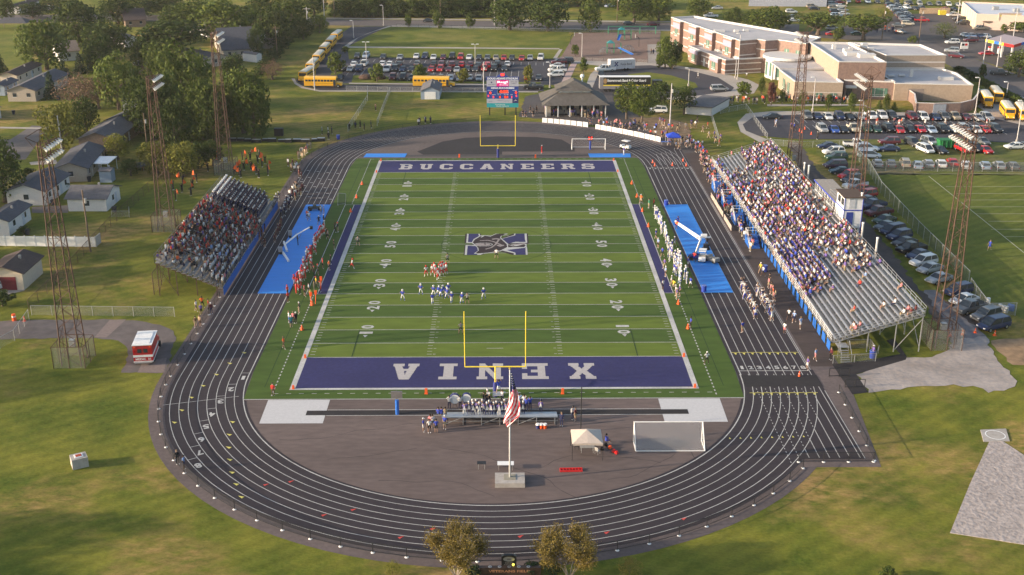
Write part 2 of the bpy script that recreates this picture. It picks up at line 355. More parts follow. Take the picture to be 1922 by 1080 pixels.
# ------------------------------------------------------------------ the field
TURF=bpy.data.materials.new("artificial_turf");TURF.use_nodes=True;t=TURF.node_tree;b=t.nodes["Principled BSDF"];b.inputs["Roughness"].default_value=0.9;b.inputs["Specular IOR Level"].default_value=0.15
tc=t.nodes.new("ShaderNodeTexCoord");sp=t.nodes.new("ShaderNodeSeparateXYZ");t.links.new(tc.outputs["Object"],sp.inputs[0])
def _m(op,a,b_=None):
 n_=t.nodes.new("ShaderNodeMath");n_.operation=op
 for i,q in enumerate((a,b_)):
  if q is None:continue
  if isinstance(q,(int,float)):n_.inputs[i].default_value=q
  else:t.links.new(q,n_.inputs[i])
 return n_.outputs[0]
ay=_m('ABSOLUTE',sp.outputs[1]);k=_m('MODULO',_m('DIVIDE',_m('SUBTRACT',45.72,ay),9.144),1.0)
st=_m('LESS_THAN',k,0.5);inx=_m('LESS_THAN',_m('ABSOLUTE',sp.outputs[0]),24.38);iny=_m('LESS_THAN',ay,45.72)
st=_m('MULTIPLY',st,_m('MULTIPLY',inx,iny))
mx=t.nodes.new("ShaderNodeMix");mx.data_type='RGBA';t.links.new(st,mx.inputs[0]);mx.inputs[6].default_value=(0.060,0.100,0.020,1);mx.inputs[7].default_value=(0.108,0.150,0.024,1)
n1=t.nodes.new("ShaderNodeTexNoise");n1.inputs["Scale"].default_value=0.25;n1.inputs["Detail"].default_value=8
mp=t.nodes.new("ShaderNodeMapping");mp.inputs["Scale"].default_value=(1,3,1);t.links.new(tc.outputs["Object"],mp.inputs[0]);t.links.new(mp.outputs[0],n1.inputs["Vector"])
mr=t.nodes.new("ShaderNodeMapRange");mr.inputs[1].default_value=.3;mr.inputs[2].default_value=.7;mr.inputs[3].default_value=.86;mr.inputs[4].default_value=1.14;t.links.new(n1.outputs[0],mr.inputs[0])
vs_=t.nodes.new("ShaderNodeVectorMath");vs_.operation='SCALE';t.links.new(mx.outputs[2],vs_.inputs[0]);t.links.new(mr.outputs[0],vs_.inputs[3]);t.links.new(vs_.outputs[0],b.inputs["Base Color"])
poly=[(-30.1,-57.85),(30.1,-57.85),(30.45,-50),(30.45,50),(30.0,56.3),(29.6,57.2),(-29.6,57.2),(-30.0,56.3),(-30.45,50),(-30.45,-50)]
mb=MB();mb.flat(poly,0.036);tag(mb.build("playing_field",TURF),"green striped artificial turf field",kind="structure")
BLUEF=mat("royal_blue_turf",(0.026,0.026,0.098),0.9,0.10,2.0,var2=0.1,scale2=0.15)
mb=MB()
for s in (-1,1):
 mb.flat([(-24.38,s*45.72),(24.38,s*45.72),(24.38,s*54.86),(-24.38,s*54.86)],0.046)
 mb.flat([(s*25.1,-22.86),(s*26.35,-22.86),(s*26.35,22.86),(s*25.1,22.86)],0.046)
tag(mb.build("end_zones",BLUEF),"royal blue end zones and team strips of the field",kind="structure")
# the team strips touch the border
mb=MB();zL=0.052
def rect(x0,x1,y0,y1,z=0.052):mb.flat([(x0,y0),(x1,y0),(x1,y1),(x0,y1)],z)
for s in (-1,1):
 rect(*sorted((s*24.38,s*25.05)),-54.86,54.86)
 rect(-25.05,25.05,*sorted((s*54.86,s*55.35)))
 rect(-24.38,24.38,s*45.72 -.07,s*45.72+.07,0.054)
 rect(*sorted((s*26.36,s*26.48)),-22.86,22.86);rect(*sorted((s*28.05,s*28.15)),-22.86,22.86) if s<0 else None
 rect(*sorted((s*25.05,s*28.1)),-22.96,-22.86);rect(*sorted((s*25.05,s*28.1)),22.86,22.96)
 rect(-1.1,1.1,s*42.97 -.05,s*42.97+.05,0.054)
for k in range(-9,10):rect(-24.38,24.38,k*5*Y -.055,k*5*Y+.055,0.054)
for k in range(-49,50):
 if k%5==0:continue
 for s in (-1,1):
  rect(*sorted((s*23.5,s*24.1)),k*Y -.05,k*Y+.05)
  rect(*sorted((s*8.9,s*8.25)),k*Y -.05,k*Y+.05)
  rect(*sorted((s*7.75,s*8.1)),k*Y -.05,k*Y+.05) if k%2 else None
for k in range(-9,10):
 for s in (-1,1):rect(*sorted((s*8.1,s*8.9)),k*5*Y+.14,k*5*Y+.3)
k=0
yy=-57.0
while yy<57:  # dashed restraining line
 for s in (-1,1):
  if abs(yy)>23.2:rect(s*26.9+(0) -.08,s*26.9+.08,yy,yy+.45)
 yy+=0.95
x=-26.8
while x<26.8:
 for s in (-1,1):rect(x,x+.6,s*56.35 -.05,s*56.35+.05)
 x+=1.55
tag(mb.build("field_markings",LINEW),"white yard lines, hash marks and borders on the turf",kind="structure")
# yard numbers
mb=MB()
def cen_text(s,cx,cy,ang,w_,h_,z,bold=0.03):
 ca,sa=math.cos(ang),math.sin(ang)
 put_text(mb,s,lambda u,v:(cx+ca*u -sa*v,cy+sa*u+ca*v,z),0,bold,w_,h_)
for s in (-1,1):
 for k in range(-4,5):
  num=50 -abs(k)*10;yk=k*10*Y;ang=math.pi/2 if s<0 else -math.pi/2
  # digits either side of the line
  d0,d1=str(num)
  ax=-1 if s<0 else 1  # direction of reading along y
  f_=1 if s<0 else -1
  cen_text(d0,s*17.6,yk -f_*1.02,ang,1.25 if d0!='1' else .7,1.8,0.058,.03)
  cen_text(d1,s*17.6,yk+f_*1.02,ang,1.25,1.8,0.058,.03)
  if k:
   g=1 if k>0 else -1;ty=yk+g*2.15
   mb.add([(s*17.6 -.32,ty -g*.3,.058),(s*17.6+.32,ty -g*.3,.058),(s*17.6,ty+g*.5,.058)],[(0,1,2) if g>0 else (1,0,2)])
tag(mb.build("yard_numbers",LINEW),"white yard numbers with arrows on the turf",kind="structure")
# lettering in the end zones
mb=MB();W_=2.95;H_=4.6;pitch_=(1115 -752)/2172*0
word="BUCCANEERS";x0,x1=-20.3,20.2;lw=2.75;step=(x1 -x0 -lw)/(len(word) -1)
for i,ch in enumerate(word):
 slab(mb,ch,lambda u,v,i=i:(x0+i*step+u,48.0+v),lw,4.3,0.056,26)
word="XENIA"
for i,ch in enumerate(word):
 xc=(11.05,5.1,-0.6,-5.85,-11.3)[i];wd=3.35
 slab(mb,ch,lambda u,v,xc=xc:(xc+wd/2 -u,-47.8 -v),wd,4.7,0.056,36)
tag(mb.build("end_zone_lettering",mat("grey_white_turf",(0.40,0.37,0.36),0.9,0.08,3)),"pale block letters reading BUCCANEERS and XENIA",kind="structure")
# midfield emblem: painted black flag over a blue block letter
def midfield():
 def q(x,y):return ((x/13.729)+860,(y/13.729)+425)  # crop to photo points
 pts=lambda L:[G(*q(*p)) for p in L]
 x0,x1,y0,y1=-10.5,10.5,-5.5,5.5
 P=Paint(x1 -x0,y1 -y0,300,120)
 def A(L,c):P.poly([(a -x0,b -y0) for a,b in pts(L)],c)
 def Ln(L,w_,c):P.line([(a -x0,b -y0) for a,b in pts(L)],w_,c)
 K,Wh,Bl,Gr=0,1,2,3
 A([(185,170),(590,170),(585,250),(820,440),(1410,200),(1400,170),(1800,170),(1810,465),(1320,460),(1840,790),(1400,790),(1390,745),(900,600),(560,780),(135,780),(170,490),(400,480),(400,445),(165,440)],K)
 A([(225,178),(555,178),(560,260),(700,450),(1440,235),(1430,178),(1760,178),(1775,435),(1300,445),(1300,500),(1760,460),(1795,770),(1440,770),(1435,705),(950,590),(520,770),(165,770),(190,495),(420,500),(440,440),(205,438)],Wh)
 A([(265,195),(515,195),(540,265),(700,450),(250,415)],Bl);A([(240,515),(480,515),(700,620),(500,725),(480,750),(220,750)],Bl)
 A([(1475,195),(1715,195),(1730,415),(1480,410),(1270,460),(1100,340),(1475,240)],Bl);A([(1735,480),(1745,750),(1480,745),(1470,690),(1250,620),(1740,560)],Bl)
 A([(345,430),(400,340),(560,250),(700,240),(830,262),(980,195),(1150,180),(1290,205),(1130,250),(1100,300),(1150,350),(1270,450),(1290,560),(1100,650),(820,700),(540,725),(400,715),(510,640),(490,560),(400,480)],Wh)
 A([(372,425),(430,350),(580,262),(700,252),(830,275),(980,208),(1130,195),(1230,212),(1100,260),(1080,310),(1130,360),(1250,470),(1265,545),(1090,635),(820,685),(545,710),(450,705),(530,630),(515,560),(420,470)],K)
 A([(1280,470),(1290,550),(1700,545),(1740,500),(1700,470),(1500,520),(1420,500),(1330,450)],K);Ln([(1290,480),(1420,520),(1540,500)],.14,Wh);Ln([(1400,490),(1700,455)],.5,Gr)
 c=G(*q(650,480));P.ell(c[0] -x0,c[1] -y0,1.55,.95,Wh);P.ell(c[0] -x0,c[1] -y0,1.4,.82,K);P.ell(c[0] -x0 -.1,c[1] -y0,1.25,.68,Gr)
 c=G(*q(690,460));P.ell(c[0] -x0,c[1] -y0+.1,.16,.14,K);P.ell(c[0] -x0+.05,c[1] -y0 -.42,.16,.14,K)
 Ln([(580,380),(760,370),(900,400),(1000,440),(1150,510)],.30,Gr);Ln([(720,595),(850,560),(960,480),(1060,340)],.30,Gr)
 Ln([(900,340),(980,330),(1060,340)],.5,Gr);Ln([(1030,500),(1080,520),(1150,500)],.5,Gr);Ln([(600,290),(650,260)],.25,Wh)
 m_=MB();P.emit(m_,lambda x,y:(x+x0,y+y0),0.060)
 o=m_.build("midfield_emblem",[mat("emblem_black",(0.028,0.018,0.02),0.9),mat("emblem_white",(0.42,0.42,0.40),0.9),BLUEF,mat("emblem_grey",(0.27,0.235,0.225),0.9)])
 tag(o,"black flag with skull and crossed swords over a blue block letter",kind="structure")
midfield()
# faint dark seams and soccer lines
mb=MB()
def strip(mb,a,b,wd,z):
 d=Vector((b[0] -a[0],b[1] -a[1])).normalized();n_=Vector((-d.y,d.x))*wd/2
 mb.add([(a[0]+n_.x,a[1]+n_.y,z),(a[0] -n_.x,a[1] -n_.y,z),(b[0] -n_.x,b[1] -n_.y,z),(b[0]+n_.x,b[1]+n_.y,z)],[(0,1,2,3)])
for s in (-1,1):
 strip(mb,(s*28.2,-54.5),(s*28.2,50),.10,.041)
 for g in (-1,1):
  strip(mb,(s*18.6,g*36.6),(s*18.6,g*45.6),.12,.0545)
for k in range(40):
 a,b2=2*math.pi*k/40,2*math.pi*(k+1)/40
 if abs(math.cos((a+b2)/2))>.30:strip(mb,(9.15*math.cos(a),9.15*math.sin(a)),(9.15*math.cos(b2),9.15*math.sin(b2)),.09,.0545)
tag(mb.build("turf_seams",mat("turf_seam",(0.022,0.05,0.012),0.95)),"faint dark soccer lines in the turf",kind="structure")
# ------------------------------------------------------------------ track markings
mb=MB()
def arc(mb,r,c,a0,a1,wd,z,n=60,dash=False):
 for i in range(n):
  if dash and i%2:continue
  a,b_=a0+(a1 -a0)*i/n,a0+(a1 -a0)*(i+1)/n
  q=[(c[0]+rr*math.cos(t_),c[1]+rr*math.sin(t_),z) for rr,t_ in ((r -wd/2,a),(r+wd/2,a),(r+wd/2,b_),(r -wd/2,b_))]
  mb.add(q,[(0,1,2,3)])
TW=.085
for k in range(9):
 r=RI+k*LW;w_=TW*(1.5 if k in (0,) else 1)
 for s in (-1,1):arc(mb,r,(0,s*YC),0 if s>0 else math.pi,math.pi if s>0 else 2*math.pi,w_,.034)
 rect_y=[(-YC,22.95),(22.95,22.96)]
 mb.flat([(-r -w_/2,-YC),(-r+w_/2,-YC),(-r+w_/2,YC),(-r -w_/2,YC)],.034)
 xx=30.95+k*1.11
 yt=YC if k<3 else 57+1.1*k;mb.flat([(xx -w_/2,-51.6),(xx+w_/2,-51.6),(xx+w_/2,yt),(xx -w_/2,yt)],.034)
 if k>0:
  ang=math.acos(min(1,xx/(RI+8*LW))) if k<8 else 0
  y_top=-55.0;y_c=-YC -math.sqrt(max(0,(RO)**2 -xx*xx))
  if k<8:mb.flat([(xx -w_/2,max(-72.6,y_c -14)),(xx+w_/2,max(-72.6,y_c -14)),(xx+w_/2,y_c),(xx -w_/2,y_c)],.040) if y_c>-72 else None
  else:mb.flat([(xx -w_/2,-72.6),(xx+w_/2,-72.6),(xx+w_/2,-54.9),(xx -w_/2,-54.9)],.040)
  yy=-55.4
  while yy>y_c and yy>-74 and k<8:  # dotted chute lines across the bend
   mb.flat([(xx -.04,yy -.3),(xx+.04,yy -.3),(xx+.04,yy),(xx -.04,yy)],.040);yy-=.75
strip(mb,(40.3,-72.8),(40.3,-56),.09,.040)
strip(mb,(40.05,-50),(40.05,50),.09,.040)
mb.flat([(30.95,-50.35),(39.9,-50.35),(39.9,-50.22),(30.95,-50.22)],.040)
mb.flat([(30.95,49.2),(39.9,49.2),(39.9,49.32),(30.95,49.32)],.040)
for k in range(8):
 put_text(mb,str(k+1),lambda u,v,k=k:(31.5+k*1.11+u,-49.3+v,.042),0,.03,.62 if k else .36,1.0)
 put_text(mb,str(k+1),lambda u,v,k=k:(31.5+k*1.11+u,48.3+v,.042),0,.03,.55 if k else .3,.7)
for k in range(8):  # staggered start numbers on the left bend
 r=RI+(k+.5)*LW;cx,cy=G(*((450,710),(428,732),(409,755),(395,779),(384,802),(377,826),(376,850),(374,874))[k]);t_=math.atan2(cy+YC,cx);a=t_ -.045
 for (rr0,rr1) in ((r -LW/2,r+LW/2),):
  p0,p1=(rr0*math.cos(a),-YC+rr0*math.sin(a)),(rr1*math.cos(a),-YC+rr1*math.sin(a));strip(mb,p0,p1,.08,.040)
 cx,cy=r*math.cos(t_),-YC+r*math.sin(t_);an=t_
 ca,sa=math.cos(an),math.sin(an)
 put_text(mb,str(k+1),lambda u,v:(cx+ca*u -sa*v,cy+sa*u+ca*v,.040),0,.04,.72 if k else .4,1.1)
strip(mb,(-RI,-57.0),(-RO,-59.3),.08,.040)
for k in range(8):  # exchange marks along the left straight and far bend
 for j,yy in enumerate((44.5,39.5,36,33.5,30,26.5)):
  mb.flat([(-RI -(k+.2)*LW,yy+k*.4),(-RI -(k+.7)*LW,yy+k*.4),(-RI -(k+.7)*LW,yy+.25+k*.4),(-RI -(k+.2)*LW,yy+.25+k*.4)],.040) if (k+j)%2 else None
# small marks along near plaza
o_=mb.build("lane_markings",LINEW);tag(o_,"white lane lines and lane numbers on the black track",kind="structure")
mb=MB()
def tri(cx,cy,a,s,z=.046):
 mb.add([(cx+s*math.cos(a),cy+s*math.sin(a),z),(cx+s*.55*math.cos(a+2.3),cy+s*.55*math.sin(a+2.3),z),(cx+s*.55*math.cos(a -2.3),cy+s*.55*math.sin(a -2.3),z)],[(0,1,2)])
for k in range(8):
 tri(31.5+k*1.11,-44.95,-math.pi/2,.45);tri(31.5+k*1.05,-56.9 -0*k,-math.pi/2,.42)
 r=RI+(k+.5)*LW
strip(mb,(31.0,-44.6),(39.8,-44.6),.1,.044);strip(mb,(31.0,-56.6),(39.3,-56.6),.1,.047)
for q in ((328,794),(342,771),(360,747),(382,725),(407,704),(432,683),(459,663),(437,793),(431,817),(430,841),(432,864),(436,888),(444,910),(454,934)):tri(*G(*q),2.6,.5)
for k in range(8):tri(*G(1370+k*19.8,824 -k*.5),1.6,.3)
tag(mb.build("yellow_zone_marks",mat("yellow_marks",(0.62,0.55,0.14),0.8)),"small yellow exchange triangles on the track lanes",kind="structure")
mb=MB()
for px_,py_ in ((498,911),(545,905),(607,968),(662,958),(751,1010),(811,994),(976,1008),(1138,1001),(1283,975)):
 x_,y_=G(px_,py_);tri(x_,y_,0.6,.45)
tag(mb.build("red_zone_marks",mat("red_marks",(0.50,0.06,0.05),0.8)),"small red triangles painted on the near bend",kind="structure")
mb=MB();rg_=random.Random(5)
for (x_,y_,a_,n_) in ((-24,-68,-.2,16),(-12,-77,.1,12),(4,-75,.25,14),(-6,-70,-.05,18),(12,-77,.5,9),(-18,-72.5,.3,9),(20,-67,-.9,8)):
 for k in range(n_):
  a_+=rg_.uniform(-.35,.35);q=(x_+1.1*math.cos(a_),y_+1.1*math.sin(a_));strip(mb,(x_,y_),q,rg_.uniform(.03,.09),.034);x_,y_=q
tag(mb.build("asphalt_cracks",mat("tar_crack",(.045,.036,.034),.8)),"dark wandering cracks in the near asphalt",kind="structure")
# ------------------------------------------------------------------ near plaza markings
PAD=mat("pale_grey_rubber",(0.50,0.49,0.49),0.85,0.05)
for s in (-1,1):
 sheet("landing_pad",[(s*27.1,-58.05),(s*19.7,-58.05),(s*19.7,-64.1),(s*27.0,-64.1)],0.036,PAD,"pale grey landing pad beside the near end line")
sheet("runway",[(-22,-60.9),(22.8,-60.9),(22.8,-62.1),(-22,-62.1)],0.042,DARKA,"black vault runway across the near plaza")
mb=MB();strip(mb,(-19.6,-60.75),(19.7,-60.75),.10,.048);strip(mb,(-19.6,-62.2),(19.7,-62.2),.10,.048)
strip(mb,(-30.1,-57.9),(30.1,-57.9),.14,.048)
tag(mb.build("runway_lines",LINEW),"white edge lines of the runway",kind="structure")
TARP=mat("bright_blue_tarp",(0.028,0.22,0.66),0.55,0.05,1.2,bump=0.35,stretch=(0.3,4,1),var2=0.06,scale2=0.7)
def tarp(poly,label):
 mb=MB();mb.prism(poly,.05,.075);o=mb.build("tarp",TARP);tag(o,label,"tarp","blue tarpaulins laid over the track");return o
tarp([(30.95,-22.8),(35.35,-22.8),(35.35,22.5),(30.95,22.5)],"bright blue tarpaulin over the track in front of the long grandstand")
tarp([(-35.35,-22.6),(-30.7,-22.6),(-30.7,23),(-35.35,23)],"bright blue tarpaulin over the track in front of the small grandstand")
tarp(GP([(682,296),(760,296),(764,289),(688,289)]),"short blue tarpaulin at the far left corner of the turf")
tarp(GP([(1107,296),(1184,296),(1183,289),(1104,289)]),"short blue tarpaulin at the far right corner of the turf")
# ------------------------------------------------------------------ roads, lots, paths
sheet("main_road",GP([(560,36),(1500,46),(1500,62),(560,47)]),.03,ROADM,"grey road running behind the school grounds")
sheet("far_pavement",GP([(560,33),(1300,41),(1300,43),(560,35)]),.04,WALKM)
sheet("near_pavement",GP([(735,48.5),(1300,57),(1300,59),(735,50.5)]),.04,WALKM)
road2=GP([(1500,60),(1640,58),(1720,72),(1800,100),(1922,145),(2100,210),(2100,260),(1922,188),(1850,158),(1775,120),(1700,86),(1600,76),(1500,68)])
sheet("side_road",road2,.034,ROADM,"wide road passing right of the school")
sheet("crossroads",GP([(1540,60),(1660,30),(1790,22),(1850,40),(1922,60),(1980,110),(1922,140),(1780,95),(1640,76)]),.032,mat("shop_asphalt",(0.085,0.072,0.068),0.9,.12,1,var2=.15,scale2=.05),"asphalt around the corner shops")
sheet("parking_lot",GP([(556,152),(582,112),(622,76),(660,50),(728,50),(690,68),(652,89),(655,112),(685,108),(1070,112),(1058,160),(600,157)]),.030,ASPHALT,"dark parking lot with slanted rows of cars")
sheet("bus_lane",GP([(553,152),(566,160),(600,170),(1020,172),(1020,160),(640,159),(600,157),(556,150)]),.034,ASPHALT,"dark lane in front of the parking lot")
sheet("drive_kerb",GP([(547,148),(553,158),(566,166),(600,172.5),(1010,174),(1010,172),(600,170.2),(572,164),(557,156),(553,148)]),.05,WALKM)
sheet("lot_kerb",GP([(655,158),(1018,162),(1018,159.5),(655,156)]),.05,WALKM)
sheet("island",GP([(620,142),(628,124),(652,124),(640,140)]),.045,LAWN)
sheet("planting_bed",GP([(660,155),(663,142),(720,142),(745,152),(1015,155),(1015,158),(655,156)]),.05,LAWN)
sheet("far_lawn",GP([(654,88),(690,68),(733,51),(1070,58),(1045,107),(660,107)]),.022,LAWN,"mown lawn beyond the parking lot")
sheet("park_path",GP([(651,87.5),(1050,91),(1050,93),(651,90)]),.036,WALKM)
sheet("park_path",GP([(651,90),(674,70),(700,60),(735,50),(730,49),(690,63),(662,76),(642,90)]),.036,WALKM)
sheet("brick_path",GP([(1073,117),(1084,118),(1066,158),(1052,158)]),.040,mat("pink_paving",(0.42,0.30,0.27),.9))
sheet("school_path",GP([(1050,93),(1056,93),(1044,112),(1038,110)]),.038,WALKM)
# loop drive by the school
loop=[(1110,165),(1120,140),(1150,124),(1220,122),(1290,130),(1350,145),(1380,165),(1370,175),(1310,184),(1200,184),(1120,178)]
sheet("loop_drive",GP(loop),.032,ASPHALT,"dark loop drive in front of the school")
sheet("loop_pavement",GP([(1098,165),(1108,140),(1125,124),(1070,118),(1060,114),(1230,118),(1330,132),(1405,150),(1425,160),(1415,176),(1300,190),(1230,186),(1240,183.5),(1310,180),(1372,172),(1378,165),(1348,146),(1288,131),(1220,123),(1150,125),(1122,141),(1112,165)]),.042,WALKM)
sheet("loop_island",GP([(1180,140),(1215,136),(1260,142),(1305,156),(1310,164),(1290,172),(1200,165),(1170,150)]),.046,LAWN,"grass island inside the loop drive")
sheet("concession_yard",GP([(985,182),(1020,174),(1150,172),(1170,205),(1240,234),(1290,262),(1330,300),(1290,300),(1240,268),(1160,242),(1040,226),(975,220)]),.026,mat("plaza_grey",(0.075,0.066,0.066),.9,.1,1,var2=.12,scale2=.1),"grey asphalt yard round the concession stand")
sheet("bare_patch",GP([(1180,222),(1240,220),(1290,232),(1300,262),(1270,268),(1215,246)]),.034,SOIL,"bare trampled earth under the trees")
# right lot
sheet("school_lot",GP([(1390,232),(1412,218),(1500,213),(1860,218),(1922,235),(2050,262),(2050,285),(1922,270),(1780,262),(1500,262),(1420,255),(1395,243)]),.030,ASPHALT,"dark parking lot in front of the school")
sheet("lot_pavement",GP([(1384,230),(1400,214),(1450,209),(1860,213),(1922,228),(1922,236),(1855,220),(1500,215.5),(1414,220),(1394,234),(1400,246),(1440,262),(1430,270),(1390,248)]),.040,WALKM)
sheet("service_yard",GP([(1834,200),(1870,170),(1990,200),(1990,250),(1922,234),(1860,217)]),.036,WALKM,"concrete yard where school buses wait")
sheet("school_walk",GP([(1440,196),(1620,196),(1640,205),(1680,213),(1670,215),(1620,199),(1440,200)]),.036,WALKM)
sheet("grass_lot",GP([(1525,272),(1640,262),(1922,272),(2050,290),(2050,330),(1640,328),(1560,330)]),.020,grass_mat("trodden_grass",(0.085,0.11,0.022),(0.15,0.15,0.045),(0.34,0.25,0.15),1.3,2,.06),"worn grass where overflow cars park")
# track behind the long grandstand
sheet("service_track",GP([(1478,268),(1500,268),(1530,315),(1610,395),(1680,480),(1725,545),(1790,570),(1850,612),(1795,640),(1760,610),(1730,560),(1690,530),(1640,490),(1560,400),(1500,320)]),.024,mat("dark_lane",(0.075,0.062,0.058),.92,.15,1,var2=.2,scale2=.1),"narrow lane behind the long grandstand")
sheet("gravel_lane",GP([(1735,545),(1755,545),(1800,590),(1852,632),(1790,648),(1775,610)]),.028,mat("grey_gravel_lane",(0.17,0.16,0.165),.95,.15,1,var2=.15,scale2=.2))
gp_=GP([(1607,704),(1685,676),(1700,672),(1735,672),(1775,660),(1790,640),(1850,632),(1870,672),(1909,716),(1905,726),(1855,738),(1845,730),(1790,722),(1720,726),(1690,732),(1630,738)])
sheet("gravel_path",gp_,.034,GRAVEL,"pale gravel path from the track to the lane")
sheet("asphalt_path",GP([(1562,685),(1590,681),(1640,675),(1690,665),(1663,640),(1678,636),(1702,670),(1700,676),(1607,703),(1630,737),(1600,741)]),.038,DARKA,"black asphalt path joining the track")
sheet("bare_earth",GP([(1860,640),(1922,635),(2000,650),(2000,690),(1900,685),(1880,665)]),.018,SOIL)
# shot put sector
def sheet_raised(name,poly,z0,z1,m,label):mb=MB();mb.prism(poly,z0,z1);o=mb.build(name,m);tag(o,label,kind="structure")
sheet_raised("throwing_sector",GP([(1857,829),(1882,829),(1960,880),(2040,945),(1922,1023),(1860,1013),(1783,1001),(1820,910)]),0,.05,mat("sector_sand",(0.36,0.31,0.285),.95,.20,2.2,var2=.12,scale2=.5,bump=1.0),"pale sand throwing sector in the grass")
sheet_raised("throwing_circle",GP([(1840,808),(1888,806),(1895,829),(1846,830)]),0,.09,CONC,"concrete pad of the throwing circle")
mb=MB()
cx,cy=G(1868,818)
arc(mb,1.05,(cx,cy),0,2*math.pi,.12,.10,32)
tag(mb.build("circle_ring",WHITE),"white ring of the throwing circle",kind="structure")
# drive with the ambulance
sheet("left_drive",GP([(-40,606),(60,601),(208,600),(262,603),(300,610),(326,622),(331,634),(310,700),(227,700),(241,668),(236,650),(222,640),(180,635),(-40,638)]),.020,mat("cracked_drive",(0.125,0.105,0.10),.9,.15,.7,var2=.15,scale2=.2),"old asphalt drive with the ambulance")
sheet("drive_patch",GP([(206,601),(237,600),(200,634),(177,634)]),.028,mat("pinkish_concrete",(0.20,0.155,0.14),.9))
sheet("drive_patch",GP([(268,680),(313,672),(308,700),(258,700)]),.028,MATS["pinkish_concrete"])
# left streets
STREET=mat("street_grey",(0.13,0.115,0.11),.9,.12,1,var2=.1,scale2=.1)
sheet("street",GP([(-30,300),(48,300),(75,262),(92,238),(60,236),(20,262),(-30,262)]),.028,STREET,"residential street")
sheet("street",GP([(-30,238),(85,240),(84,243),(-30,241)]),.033,WALKM)
sheet("street",GP([(-30,29),(240,27),(330,30),(330,40),(120,42),(-30,44)]),.028,ROADM,"road beyond the left park")
sheet("driveway",GP([(60,389),(128,386),(128,400),(60,400)]),.030,STREET)
sheet("driveway",GP([(55,305),(105,300),(108,308),(58,310)]),.030,WALKM)
sheet("driveway",GP([(0,560),(22,552),(46,546),(50,530),(-10,545)]),.029,WALKM)
sheet("park_lawn",GP([(-60,150),(60,130),(60,45),(-60,50)]),.018,LAWN,"park lawn on the far left")
sheet("practice_field",GP([(1640,325),(2050,330),(2100,640),(1920,600),(1800,530),(1700,400)]),.020,grass_mat("practice_grass",(0.080,0.110,0.018),(0.130,0.145,0.026),(0.22,0.17,0.07),.3,2,.05),"practice field grass right of the parked cars")
mb=MB()
LL=[G(1743,331),G(1922,475)]
for yy in ((351,1775),(364,1795),(376,1815),(389,1820),(402,1830),(416,1855),(431,1860),(445,1885)):
 a=G(yy[1],yy[0]);strip(mb,a,(a[0]+40,a[1]),.12,.03)
strip(mb,LL[0],LL[1],.14,.032);strip(mb,G(1640,327),G(1922,327),.14,.03)
tag(mb.build("practice_lines",mat("chalk_line",(0.42,0.42,0.30),.9)),"faint chalk lines on the practice field",kind="structure")
# playground mulch
sheet("playground_ground",GP([(1050,113),(1080,62),(1240,60),(1235,118),(1215,119)]),.030,MULCH,"brown playground surface")
sheet("playground_ground",GP([(1215,84),(1255,83),(1240,118),(1216,119)]),.036,WALKM)
# parking stall lines
mb=MB()
def stalls(p0,p1,n,ang,L):
 a,b_=Vector(G(*p0)),Vector(G(*p1));d=Vector((math.cos(ang),math.sin(ang)))*L
 for i in range(n+1):
  q=a.lerp(b_,i/n);strip(mb,(q.x,q.y),(q.x+d.x,q.y+d.y),.12,.042)
stalls((664,111),(1020,118),26,R(-92),5);stalls((655,136),(1000,139),26,R(88),5);stalls((655,136),(1000,139),26,R(-92),5)
stalls((1490,222),(1855,226),24,R(-90),5);stalls((1520,244),(1890,253),24,R(90),5)
tag(mb.build("stall_lines",LINEW),"white stall lines in the parking lots",kind="structure")
